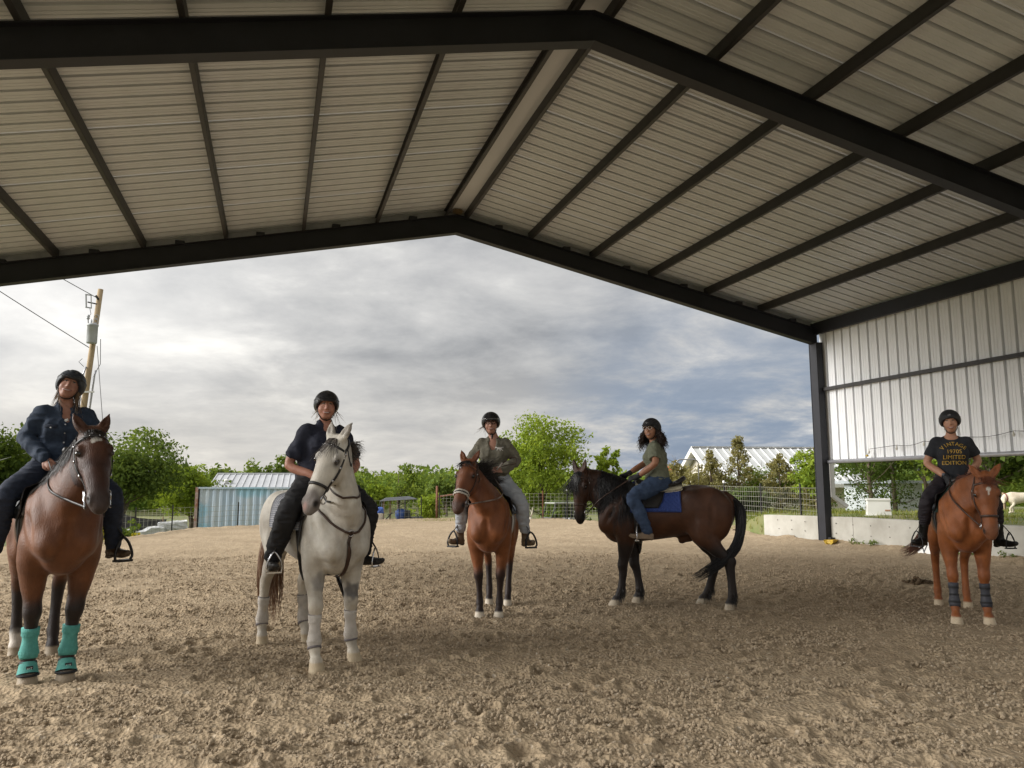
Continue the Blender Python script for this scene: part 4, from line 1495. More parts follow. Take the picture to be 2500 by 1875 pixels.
    for lab, P, leaf, w_, h_, nn in (('yellow flowering weeds left, beside the left rider boot', (-5.2, 27.6, -.4), 'yellow', 1.0, .75, 26), ('broad-leaved green plants right of the yellow weeds', (-4.75, 28.9, -.45), 'mid', .9, .72, 26), ('yellow vine leaves hanging behind the left rider elbow', (-9.2, 26.5, 1.4), 'yellow', .5, 1.1, 12)):
        cen = rs3.normal(size=(nn, 3)) * [w_ * .4, .25, h_ * .22] + [0, 0, h_ * .55]
        V, F, fac = leaf_cloud(rs3, cen, np.full(nn, .14), 26, .055)
        root = empty('flowering_weed' if 'weeds' in lab else 'leafy_plant', P, 0, lab, 'plant')
        me = np_mesh('leaves', V, F)
        set_col(me, np.repeat(fac[:, None], 3, 1))
        link('leaves', me, LEAF[leaf], root)
        m = MB()
        for c in cen:
            m.tube([(c[0] * .4, c[1] * .4, -.1 if P[2] < 1 else c[2] - .3), (c[0] * .8, c[1] * .8, c[2] * .6 if P[2] < 1 else c[2] - .1), tuple(c)], .008, 4, False)
        m.build('stems', pmat('green_stem', (.12, .16, .05), .8), root)
    # far red roof among the trees
    fr = empty('distant_red_roof', (44, 80.6, -.5), 0, 'tiny red roofed building far off between house and rider', 'building')
    MB().box((-2.2, -1.5, -1), (2.2, 1.5, 3.4)).build('wall', WHITEP, fr)
    MB().prism([(-2.4, -1.8, 3.4), (-2.4, 1.8, 3.4), (-2.4, 0, 4.3)], (0, 0, 0), (4.8, 0, 0)).build('roof', pmat('red_roof', (.55, .07, .04), .6), fr)
    # dirt track
    pts = [(7.9, 36.9), (8.6, 41), (9.2, 47), (9.0, 55), (8.2, 64), (6.5, 76), (4.5, 92)]
    vs, fs = [], []
    for i, (x, y) in enumerate(pts):
        wd = 1.1 if i else .8
        for s_ in (-1, 1):
            vs.append((x + s_ * wd, y, float(terrain_z(x + s_ * wd, y)) + .05))
    for i in range(len(pts) - 1):
        fs.append((2 * i, 2 * i + 1, 2 * i + 3, 2 * i + 2))
    tag(MB().add(vs, fs).build('dirt_track', pmat('track_dirt', (.50, .42, .31), .95, (.38, .31, .22), scale=2)), kind='structure')

# ------------------------------------------------------------------ smooth body modelling: implicit surfaces meshed with surface nets
class Field:
    def __init__(s, lo, hi, vox):
        s.lo = np.array(lo, np.float32)
        s.vox = vox
        s.n = np.ceil((np.array(hi) - s.lo) / vox).astype(int) + 1
        s.ax = [s.lo[i] + np.arange(s.n[i], dtype=np.float32) * vox for i in range(3)]
        s.D = np.full(s.n, 0.3, np.float32)

    def _sl(s, lo, hi):
        a = np.maximum(np.floor((np.asarray(lo) - s.lo) / s.vox).astype(int), 0)
        b = np.minimum(np.ceil((np.asarray(hi) - s.lo) / s.vox).astype(int) + 1, s.n)
        if (b <= a).any():
            return None
        return tuple(slice(i, j) for i, j in zip(a, b))

    def _grid(s, sl):
        return s.ax[0][sl[0]][:, None, None], s.ax[1][sl[1]][None, :, None], s.ax[2][sl[2]][None, None, :]

    def _comb(s, sl, d, k, sub):
        D = s.D[sl]
        if sub:
            h = np.maximum(k - np.abs(-D - d), 0) / k if k > 0 else 0
            s.D[sl] = -(np.minimum(-D, d) - (h * h * k / 4 if k > 0 else 0)) if False else np.maximum(D, -d) + (h * h * k / 4 if k > 0 else 0)
        else:
            if k > 0:
                h = np.maximum(k - np.abs(D - d), 0) / k
                s.D[sl] = np.minimum(D, d) - h * h * k / 4
            else:
                s.D[sl] = np.minimum(D, d)

    def ell(s, c, r, k=0.04, rot=None, sub=False, pad=0.0):
        """ellipsoid; rot rows are its axes"""
        c = np.asarray(c, np.float32)
        r = np.asarray(r, np.float32) + pad
        M = np.eye(3, dtype=np.float32) if rot is None else np.asarray(rot, np.float32)
        e = np.sqrt(((M * r[:, None]) ** 2).sum(0)) + k + 2 * s.vox
        sl = s._sl(c - e, c + e)
        if sl is None:
            return s
        X, Y, Z = s._grid(sl)
        x, y, z = X - c[0], Y - c[1], Z - c[2]
        a = [(M[i, 0] * x + M[i, 1] * y + M[i, 2] * z) / r[i] for i in range(3)]
        k0 = np.sqrt(a[0] ** 2 + a[1] ** 2 + a[2] ** 2)
        k1 = np.sqrt((a[0] / r[0]) ** 2 + (a[1] / r[1]) ** 2 + (a[2] / r[2]) ** 2) + 1e-6
        s._comb(sl, k0 * (k0 - 1) / k1, k, sub)
        return s

    def tube(s, pts, ra, rb=None, side=(0, 1, 0), k=0.03, n=3, pad=0.0, sub=False, cap=True):
        """spline tube with elliptical section: ra along side, rb across it"""
        P = np.asarray(pts, np.float32)
        ra = np.broadcast_to(np.asarray(ra, np.float32), (len(P),)) + pad
        rb = ra if rb is None else np.broadcast_to(np.asarray(rb, np.float32), (len(P),)) + pad
        sd = np.asarray(side, np.float32)
        sd = np.broadcast_to(sd, P.shape)
        if n > 1 and len(P) > 2:
            Q = np.vstack([2 * P[0] - P[1], P, 2 * P[-1] - P[-2]])
            o, oa, ob, os_ = [], [], [], []
            for i in range(len(P) - 1):
                for j in range(n):
                    t = j / n
                    p0, p1, p2, p3 = Q[i], Q[i + 1], Q[i + 2], Q[i + 3]
                    o.append(0.5 * (2 * p1 + (p2 - p0) * t + (2 * p0 - 5 * p1 + 4 * p2 - p3) * t * t + (3 * p1 - p0 - 3 * p2 + p3) * t ** 3))
                    w = t * t * (3 - 2 * t) * .5 + t * .5
                    oa.append(ra[i] * (1 - w) + ra[i + 1] * w)
                    ob.append(rb[i] * (1 - w) + rb[i + 1] * w)
                    os_.append(sd[i] * (1 - t) + sd[i + 1] * t)
            o.append(P[-1]); oa.append(ra[-1]); ob.append(rb[-1]); os_.append(sd[-1])
            P, ra, rb, sd = np.array(o, np.float32), np.array(oa, np.float32), np.array(ob, np.float32), np.array(os_, np.float32)
        m = max(ra.max(), rb.max()) + k + 2 * s.vox
        sl = s._sl(P.min(0) - m, P.max(0) + m)
        if sl is None:
            return s
        T = np.full(s.D[sl].shape, 0.3, np.float32)
        base = np.array([q.start for q in sl])
        for i in range(len(P) - 1):
            a, b = P[i], P[i + 1]
            mm = max(ra[i], ra[i + 1], rb[i], rb[i + 1]) + k + 2 * s.vox
            sg = s._sl(np.minimum(a, b) - mm, np.maximum(a, b) + mm)
            if sg is None:
                continue
            L = float(np.linalg.norm(b - a)) + 1e-9
            t = (b - a) / L
            v = sd[i] - t * float(sd[i] @ t)
            v = v / (np.linalg.norm(v) + 1e-9)
            w = np.cross(t, v)
            X, Y, Z = s._grid(sg)
            x, y, z = X - a[0], Y - a[1], Z - a[2]
            q = t[0] * x + t[1] * y + t[2] * z
            u = np.clip(q, 0, L)
            q = q - u
            u = u / L
            A = ra[i] + (ra[i + 1] - ra[i]) * u
            B = rb[i] + (rb[i + 1] - rb[i]) * u
            C = np.minimum(A, B)
            va = (v[0] * x + v[1] * y + v[2] * z) / A
            vb = (w[0] * x + w[1] * y + w[2] * z) / B
            vc = q / C
            k0 = np.sqrt(va * va + vb * vb + vc * vc)
            k1 = np.sqrt((va / A) ** 2 + (vb / B) ** 2 + (vc / C) ** 2) + 1e-6
            loc = tuple(slice(g.start - o_, g.stop - o_) for g, o_ in zip(sg, base))
            T[loc] = np.minimum(T[loc], k0 * (k0 - 1) / k1)
        s._comb(sl, T, k, sub)
        return s

    def torso(s, tab, k=0.03, narrow=None):
        """body along x from rows (x, top, bottom, half width, top narrowing)"""
        t = np.asarray(tab, np.float32)
        sl = s._sl((t[0, 0] - .02, -t[:, 3].max() - .06, t[:, 2].min() - .06), (t[-1, 0] + .02, t[:, 3].max() + .06, t[:, 1].max() + .06))
        X, Y, Z = s._grid(sl)
        xs = X[:, 0, 0]
        f = [smooth_interp(xs, t[:, 0], t[:, c])[:, None, None] for c in range(1, 5)]
        c, a = (f[0] + f[1]) / 2, np.maximum((f[0] - f[1]) / 2, .01)
        zz = (Z - c) / a
        w = np.maximum(f[2] * (1 - f[3] * np.clip(zz, 0, 1.2) ** 1.5), .01)
        y = Y / w
        k0 = np.sqrt(y * y + zz * zz)
        k1 = np.sqrt((y / w) ** 2 + (zz / a) ** 2) + 1e-6
        d = k0 * (k0 - 1) / k1
        d = np.maximum(d, np.maximum(t[0, 0] - X, X - t[-1, 0]))
        s._comb(sl, d.astype(np.float32), k, False)
        return s

    def cut(s, n, c):
        """keep n.p < c"""
        X, Y, Z = s._grid(tuple(slice(0, m) for m in s.n))
        n = np.asarray(n, np.float32)
        L = float(np.linalg.norm(n))
        s.D = np.maximum(s.D, (n[0] * X + n[1] * Y + n[2] * Z - c) / L)
        return s

    def val(s, P):
        Q = (np.asarray(P, np.float32) - s.lo) / s.vox
        I = np.clip(np.floor(Q).astype(int), 0, s.n - 2)
        f = np.clip(Q - I, 0, 1)
        r = 0
        for dx in (0, 1):
            for dy in (0, 1):
                for dz in (0, 1):
                    w = (f[:, 0] if dx else 1 - f[:, 0]) * (f[:, 1] if dy else 1 - f[:, 1]) * (f[:, 2] if dz else 1 - f[:, 2])
                    r = r + w * s.D[I[:, 0] + dx, I[:, 1] + dy, I[:, 2] + dz]
        return r

    def grad(s, P):
        P = np.asarray(P, np.float32)
        e = s.vox * .8
        g = np.stack([s.val(P + np.eye(3)[i] * e) - s.val(P - np.eye(3)[i] * e) for i in range(3)], -1)
        return g / (np.linalg.norm(g, axis=1, keepdims=True) + 1e-8)

    def snap(s, P, off=0.0, it=6):
        """move points onto the surface (+off)"""
        P = np.array(P, np.float32)
        for _ in range(it):
            P = P - s.grad(P) * (s.val(P) - off)[:, None] * .9
        return P

    def march(s, P, d, off=0.0, far=0.6, n=60):
        """shift points along direction d to the first surface hit"""
        P = np.array(P, np.float32)
        d = np.asarray(d, np.float32)
        t = np.zeros(len(P), np.float32)
        for _ in range(n):
            v = s.val(P + d * t[:, None]) - off
            t = np.minimum(t + np.clip(v, -.02, .03) * .8, far)
        return P + d * t[:, None]

    def nets(s, smooth=2):
        D = s.D
        S = D < 0
        nx, ny, nz = S.shape
        c = np.zeros((nx - 1, ny - 1, nz - 1), np.uint8)
        for dx in (0, 1):
            for dy in (0, 1):
                for dz in (0, 1):
                    c += S[dx:nx - 1 + dx, dy:ny - 1 + dy, dz:nz - 1 + dz]
        act = (c > 0) & (c < 8)
        ijk = np.argwhere(act)
        idx = np.full(act.shape, -1, np.int32)
        idx[act] = np.arange(len(ijk))
        corner = {}
        for dx in (0, 1):
            for dy in (0, 1):
                for dz in (0, 1):
                    corner[dx, dy, dz] = D[ijk[:, 0] + dx, ijk[:, 1] + dy, ijk[:, 2] + dz]
        acc = np.zeros((len(ijk), 3), np.float32)
        cnt = np.zeros(len(ijk), np.float32)
        for a in corner:
            for ax in range(3):
                if a[ax] == 1:
                    continue
                b = tuple(1 if i == ax else a[i] for i in range(3))
                va, vb = corner[a], corner[b]
                x = (va < 0) != (vb < 0)
                t = np.where(x, va / (va - vb + 1e-12), 0)
                p = np.array(a, np.float32)[None, :].repeat(len(ijk), 0)
                p[:, ax] = t
                acc[x] += p[x]
                cnt[x] += 1
        V = (ijk + acc / cnt[:, None]) * s.vox + s.lo
        F = []
        for ax in range(3):
            u, v = (ax + 1) % 3, (ax + 2) % 3
            A = [slice(1, -1)] * 3
            A[ax] = slice(0, S.shape[ax] - 1)
            B = list(A)
            B[ax] = slice(1, S.shape[ax])
            s0, s1 = S[tuple(A)], S[tuple(B)]
            e = np.argwhere(s0 != s1)
            if not len(e):
                continue
            flip = s0[tuple(e.T)]
            e = e + np.array([0 if i == ax else 1 for i in range(3)])
            q = []
            for du, dv in ((-1, -1), (0, -1), (0, 0), (-1, 0)):
                p = e.copy()
                p[:, u] += du
                p[:, v] += dv
                q.append(idx[p[:, 0], p[:, 1], p[:, 2]])
            q = np.stack(q, -1)
            q[~flip] = q[~flip][:, ::-1]
            F.append(q)
        F = np.vstack(F)
        F = F[(F >= 0).all(1)]
        for _ in range(smooth):
            V = laplace(V, F, .5)
        return V.astype(np.float32), F


def smooth_interp(x, xp, fp):
    """monotone-ish cubic interpolation"""
    xp, fp = np.asarray(xp, float), np.asarray(fp, float)
    m = np.gradient(fp, xp)
    i = np.clip(np.searchsorted(xp, x) - 1, 0, len(xp) - 2)
    h = xp[i + 1] - xp[i]
    t = np.clip((x - xp[i]) / h, 0, 1)
    return ((2 * t ** 3 - 3 * t ** 2 + 1) * fp[i] + (t ** 3 - 2 * t ** 2 + t) * h * m[i] + (-2 * t ** 3 + 3 * t ** 2) * fp[i + 1] + (t ** 3 - t ** 2) * h * m[i + 1]).astype(np.float32)


def laplace(V, F, w):
    acc = np.zeros_like(V)
    cnt = np.zeros(len(V), np.float32)
    for k in range(F.shape[1]):
        a, b = F[:, k], F[:, (k + 1) % F.shape[1]]
        for c in range(3):
            acc[:, c] += np.bincount(a, V[b, c], len(V)).astype(np.float32)
        cnt += np.bincount(a, minlength=len(V))
        # quads are traversed once per side, so each edge is met from both faces
    return V * (1 - w) + w * acc / np.maximum(cnt, 1)[:, None]


def vnorm(V, F):
    n = np.cross(V[F[:, 2]] - V[F[:, 0]], V[F[:, 3]] - V[F[:, 1]])
    N = np.zeros_like(V)
    for k in range(4):
        for c in range(3):
            N[:, c] += np.bincount(F[:, k], n[:, c], len(V)).astype(np.float32)
    return N / (np.linalg.norm(N, axis=1, keepdims=True) + 1e-9)


def ribbon(P, N, w, th, closed=False):
    """strap mesh along P with surface normals N"""
    P, N = np.asarray(P, np.float32), np.asarray(N, np.float32)
    n = len(P)
    w = np.broadcast_to(np.asarray(w, np.float32), (n,))
    T = np.roll(P, -1, 0) - np.roll(P, 1, 0)
    if not closed:
        T[0], T[-1] = P[1] - P[0], P[-1] - P[-2]
    T /= np.linalg.norm(T, axis=1, keepdims=True) + 1e-9
    B = np.cross(T, N)
    B /= np.linalg.norm(B, axis=1, keepdims=True) + 1e-9
    M = np.cross(B, T)
    h = (w / 2)[:, None]
    V = np.stack([P - B * h, P + B * h, P + B * h * .92 + M * th, P - B * h * .92 + M * th], 1).reshape(-1, 3)
    F = []
    for i in range(n if closed else n - 1):
        j = (i + 1) % n
        for k in range(4):
            F.append((i * 4 + k, i * 4 + (k + 1) % 4, j * 4 + (k + 1) % 4, j * 4 + k))
    if not closed:
        F += [(3, 2, 1, 0), (n * 4 - 4, n * 4 - 3, n * 4 - 2, n * 4 - 1)]
    return V, np.array(F)


def spline(pts, n=24, closed=False):
    P = np.asarray(pts, float)
    if len(P) == 2:
        return P[0] + (P[1] - P[0]) * np.linspace(0, 1, n)[:, None]
    k = len(P) if closed else len(P) - 1
    Q = np.vstack([P[-1], P, P[0], P[1]]) if closed else np.vstack([2 * P[0] - P[1], P, 2 * P[-1] - P[-2]])
    u = np.linspace(0, k, n, endpoint=not closed)
    i = np.minimum(u.astype(int), k - 1)
    t = (u - i)[:, None]
    a, b, c, d = Q[i], Q[i + 1], Q[i + 2], Q[i + 3]
    return .5 * (2 * b + (c - a) * t + (2 * a - 5 * b + 4 * c - d) * t * t + (3 * b - a - 3 * c + d) * t ** 3)


def strap(name, fld, pts, w, th, mat, parent, off=0.003, n=30, closed=False, free=False):
    """strap laid on a body surface through pts (free: not snapped)"""
    P = spline(pts, n, closed)
    if free:
        N = np.broadcast_to(np.asarray(free if not isinstance(free, bool) else (0, 1, 0), np.float32), P.shape)
    else:
        P = fld.snap(P, off)
        N = fld.grad(P)
    V, F = ribbon(P, N, w, th, closed)
    return link(name, np_mesh(name, V, F, False), mat, parent)


def strands(roots, steps, rad, nseg, rs, sides=3):
    """hair: roots (n,3); steps(i_array, t) -> positions (n,3) for t in 0..1"""
    n = len(roots)
    ts = np.linspace(0, 1, nseg + 1)
    P = np.stack([steps(t) for t in ts], 1)                     # n, seg+1, 3
    T = np.gradient(P, axis=1)
    T /= np.linalg.norm(T, axis=2, keepdims=True) + 1e-9
    ref = rs.normal(size=(n, 1, 3))
    U = np.cross(T, ref)
    U /= np.linalg.norm(U, axis=2, keepdims=True) + 1e-9
    W = np.cross(T, U)
    r = (np.asarray(rad).reshape(-1, 1) * (1 - 0.85 * ts[None, :] ** 1.6))[..., None]
    rings = [P + (U * math.cos(a) + W * math.sin(a)) * r for a in np.arange(sides) * 2 * math.pi / sides]
    V = np.stack(rings, 2).reshape(-1, 3)
    base = (np.arange(n) * (nseg + 1) * sides)[:, None, None]
    seg = (np.arange(nseg) * sides)[None, :, None]
    k = np.arange(sides)[None, None, :]
    a = base + seg + k
    b = base + seg + (k + 1) % sides
    F = np.stack([a, b, b + sides, a + sides], -1).reshape(-1, 4)
    return V, F

# ------------------------------------------------------------------ horses
def unit(v):
    v = np.asarray(v, float)
    return v / np.linalg.norm(v)


def rotz(v, a):
    c, s = math.cos(a), math.sin(a)
    return np.array([v[0] * c - v[1] * s, v[0] * s + v[1] * c, v[2]])


HAIRM = {}


def hair_mat(name, c, c2):
    return pmat(name, c, 0.45, c2, scale=25, stretch=(1, 1, .2), spec=0.5)


def make_horse(sp):
    root = empty('horse', sp['loc'], sp['rz'], sp['label'], 'horse')
    S = sp.get('scale', 1.0)
    root.scale = (S, S, S)
    F = Field((-1.08, -.62, -.02), (1.75, .62, 2.30), sp.get('vox', .0125))
    wd = sp.get('width', 1.0)
    tab = [(-.90, 1.24, 1.10, .05, .0), (-.86, 1.34, 1.02, .12, .0), (-.78, 1.43, .97, .19, .12), (-.64, 1.505, .93, .245, .2), (-.46, 1.535, .92, .265, .22), (-.28, 1.505, .885, .270, .2),
           (-.05, 1.465, .845, .285, .2), (.15, 1.475, .815, .285, .25), (.32, 1.535, .795, .262, .45), (.44, 1.555, .775, .240, .55), (.56, 1.50, .775, .215, .5), (.68, 1.38, .82, .185, .3), (.76, 1.27, .92, .145, .1), (.81, 1.18, 1.04, .07, .0)]
    tab = [(a, b, c, d * wd, e) for a, b, c, d, e in tab]
    F.torso(tab)
    HV = sp['hoof']
    st = {}
    for leg, sy in (('FL', 1), ('FR', -1)):
        hx, hy = HV[leg]
        dx, dy = hx - .47, hy - sy * .145

        def L(x, y, z):
            t = max(0.0, 1 - z / .95)
            return (x + dx * t, sy * y * wd ** .5 + dy * t, z)
        F.ell((.55, sy * .155 * wd, 1.17), (.17, .095 * wd, .26), .06, [unit((.8, 0, .55)), (0, 1, 0), unit((-.55, 0, .8))])
        F.ell((.47, sy * .172 * wd, .98), (.13, .085, .13), .045)
        F.ell((.715, sy * .100 * wd, 1.03), (.105, .098, .13), .035)
        pts = [L(.48, .165, 1.02), L(.445, .165, .90), L(.435, .158, .74), L(.438, .152, .60), L(.445, .148, .515), L(.43, .147, .445), L(.425, .146, .33), L(.425, .146, .225), L(.43, .146, .185), L(.452, .146, .125), L(.472, .146, .075)]
        lw = sp.get('legw', 1.0)
        F.tube(pts, np.array([.095, .100, .080, .058, .058, .043, .034, .039, .045, .037, .049]) * lw, np.array([.12, .118, .088, .062, .060, .050, .042, .047, .051, .040, .053]) * lw, (0, 1, 0), .035)
        F.tube([L(.468, .146, .085), L(.492, .146, .004)], np.array([.049, .064]) * lw, np.array([.052, .068]) * lw, (0, 1, 0), .008)
        st[leg] = pts
    for leg, sy in (('HL', 1), ('HR', -1)):
        hx, hy = HV[leg]
        dx, dy = hx + .64, hy - sy * .15

        def L(x, y, z):
            t = max(0.0, 1 - z / 1.0)
            return (x + dx * t, sy * y * wd ** .5 + dy * t, z)
        F.ell((-.60, sy * .135 * wd, 1.22), (.25, .135 * wd, .27), .08)
        F.ell((-.70, sy * .135 * wd, 1.04), (.155, .105, .22), .08, [unit((1, 0, .25)), (0, 1, 0), unit((-.25, 0, 1))])
        F.ell((-.46, sy * .185 * wd, 1.00), (.15, .085, .17), .08)
        pts = [L(-.52, .18, 1.02), L(-.50, .182, .90), L(-.585, .175, .78), L(-.68, .165, .67), L(-.735, .158, .585), L(-.735, .155, .50), L(-.725, .152, .38), L(-.712, .15, .26), L(-.705, .15, .20), L(-.672, .15, .13), L(-.648, .15, .078)]
        F.tube(pts, np.array([.10, .090, .068, .052, .048, .042, .037, .039, .045, .038, .049]) * lw, np.array([.15, .130, .094, .066, .065, .054, .046, .048, .053, .041, .053]) * lw, (0, 1, 0), .04)
        F.ell(L(-.79, .157, .605), (.035, .026, .055), .04, [unit((1, 0, -.4)), (0, 1, 0), unit((.4, 0, 1))])
        F.tube([L(-.652, .15, .087), L(-.626, .15, .004)], [.047, .061], [.050, .065], (0, 1, 0), .008)
        st[leg] = pts
    # head frame
    P0 = np.array(sp['poll'], float)
    h = unit(sp['head'])
    fr = np.array(sp['front'], float)
    fr = unit(fr - h * fr.dot(h))
    sd = np.cross(fr, h)                                        # towards the horse's left
    hs = sp.get('hs', 1.0)

    def hp(t, s=0.0, f=0.0):
        return P0 + (h * t + sd * s + fr * f) * hs
    back = hp(.055, 0, -.045)
    n0, n1 = np.array([.40, 0, 1.17]), np.array([.60, 0, 1.36])
    lat = rotz((0, 1, 0), .5 * math.atan2(back[1] - 0, back[0] - .6))
    n2 = n1 * .5 + back * .5 + np.array(sp.get('bend', (0, 0, .03)))
    nt = sp.get('neck', 1.0)
    sides = [(0, 1, 0), (0, 1, 0), unit(lat), unit(sd)]
    NP = [n0, n1, n2, back]
    nra, nrb = np.array([.165, .135, .095, .078]), np.array([.29, .25, .185, .125])
    F.tube(NP, nra * nt, nrb * nt, sides, .07, 5)
    # crest line for the mane
    # skull
    T = [0.0, .07, .15, .23, .32, .42, .50, .56, .60]
    ra = np.array([.066, .092, .113, .106, .082, .064, .062, .063, .050]) * hs
    rb = np.array([.070, .110, .132, .128, .100, .078, .070, .062, .045]) * hs
    frt = np.array([.060, .085, .095, .092, .083, .074, .066, .052, .035]) * hs
    F.tube([P0 + h * t * hs + fr * (f - b) for t, f, b in zip(T, frt, rb)], ra, rb, sd, .05, 3)
    for s_ in (-1, 1):
        F.ell(hp(.235, s_ * .066, -.055), np.array([.105, .040, .085]) * hs, .03, [h, sd, fr])        # cheek
        F.ell(hp(.165, s_ * .098, .038), np.array([.045, .022, .030]) * hs, .025, [h, sd, fr])        # brow
        F.ell(hp(.19, s_ * .113, .030), np.array([.022, .012, .017]) * hs, .012, [h, sd, fr], sub=True)
        F.ell(hp(.36, s_ * .055, .02), np.array([.10, .012, .010]) * hs, .03, [h, sd, fr])            # facial crest
        F.ell(hp(.545, s_ * .051, .012), np.array([.042, .024, .036]) * hs, .02, [h, sd, fr])          # nostril rim
        F.ell(hp(.555, s_ * .072, .020), np.array([.020, .016, .015]) * hs, .010, [h, sd, fr], sub=True)
        F.ell(hp(.50, s_ * .073, -.035), np.array([.055, .010, .006]) * hs, .008, [h, sd, fr], sub=True)  # mouth line
        # ears
        e = sp.get('ear', (-1.0, .28, .18))
        ed = unit(h * e[0] + sd * s_ * e[1] + fr * e[2])
        b0 = hp(.015, s_ * .050, .030)
        eside = unit(np.cross(ed, fr))
        F.tube([b0, b0 + ed * .065 * hs, b0 + ed * .12 * hs, b0 + ed * .18 * hs], np.array([.028, .040, .032, .006]) * hs, np.array([.026, .028, .020, .006]) * hs, eside, .018, 3)
        F.tube([b0 + ed * .045 * hs + fr * .026 * hs, b0 + ed * .09 * hs + fr * .022 * hs, b0 + ed * .135 * hs + fr * .014 * hs], np.array([.014, .020, .008]) * hs, np.array([.012, .016, .007]) * hs, eside, .008, 3, sub=True)
    F.ell(hp(.555, 0, -.062), np.array([.045, .036, .030]) * hs, .025, [h, sd, fr])                    # chin
    F.ell(hp(.585, 0, -.005), np.array([.030, .046, .040]) * hs, .02, [h, sd, fr])                     # upper lip
    # dock and sheath
    F.tube([(-.80, 0, 1.40), (-.89, 0, 1.33), (-.93, 0, 1.20)], [.05, .04, .025], None, (0, 1, 0), .04)
    if sp.get('gelding'):
        F.ell((-.30, 0, .86), (.11, .05, .06), .05)
        F.ell((-.24, 0, .815), (.045, .035, .035), .03)
    # muscle relief
    tilt = [unit((.8, 0, .55)), (0, 1, 0), unit((-.55, 0, .8))]
    for s_ in (-1, 1):
        F.ell((.56, s_ * .225 * wd, 1.22), (.030, .024, .17), .035, tilt)                     # scapula ridge
        F.ell((.44, s_ * .235 * wd, 1.04), (.10, .034, .11), .03)                            # triceps
        F.ell((.66, s_ * .245 * wd, 1.12), (.020, .030, .12), .05, tilt, sub=True)
        F.ell((-.38, s_ * .285 * wd, 1.00), (.035, .025, .13), .06, sub=True)                # flank
        F.ell((-.36, s_ * .185 * wd, 1.37), (.06, .05, .07), .12)                             # point of hip
        F.ell((-.62, s_ * .285 * wd, 1.10), (.020, .02, .16), .05, sub=True)
    F.ell((.83, 0, 1.04), (.05, .016, .15), .05, sub=True)
    V, Q = F.nets(2)
    N = vnorm(V, Q)
    # gentle relief so the coat is never a smooth shell
    V = V + N * ((vnoise3(V, .16, 3.) - .5) * .016 + (vnoise3(V * np.array([1, 1, .5]), .07, 9.) - .5) * .006)[:, None] * sstep(V[:, 2], .35, .7)[:, None]
    me = np_mesh('body', V, Q, True)
    hl = (V - P0) @ np.stack([h, sd, fr]).T / hs               # head coordinates
    inhead = (np.abs(hl[:, 1]) < .14) & (hl[:, 0] > -.2) & (hl[:, 0] < .66) & (np.abs(hl[:, 2]) < .19) & (V[:, 0] > .6)
    C = sp['coat'](V, N, hl, inhead)
    set_col(me, C)
    cm = pmat(sp['name'] + '_coat', (1, 1, 1), sp.get('rough', .50), (.74, .70, .66), scale=11, detail=8, attr='Col', bump=.30, bscale=130, stretch=(.6, 1, .6), spec=.30, sheen=sp.get('sheen', .08))
    link('body', me, cm, root)
    # eyes
    EY = pmat('horse_eye', (.012, .008, .006), .08, spec=.7)
    for s_ in (-1, 1):
        o = MB().lathe([(0.001, -.023), (.015, -.018), (.023, -.005), (.023, .005), (.015, .018), (.001, .023)], 12).build('eye', EY, root, True)
        o.location = hp(.19, s_ * .100, .034)
        o.scale = (hs, hs, hs)
    H = dict(root=root, F=F, hp=hp, h=h, sd=sd, fr=fr, P0=P0, st=st, NP=NP, sp=sp, hs=hs, nra=nra * nt, nrb=nrb * nt, sides=sides)
    hair(H)
    return H


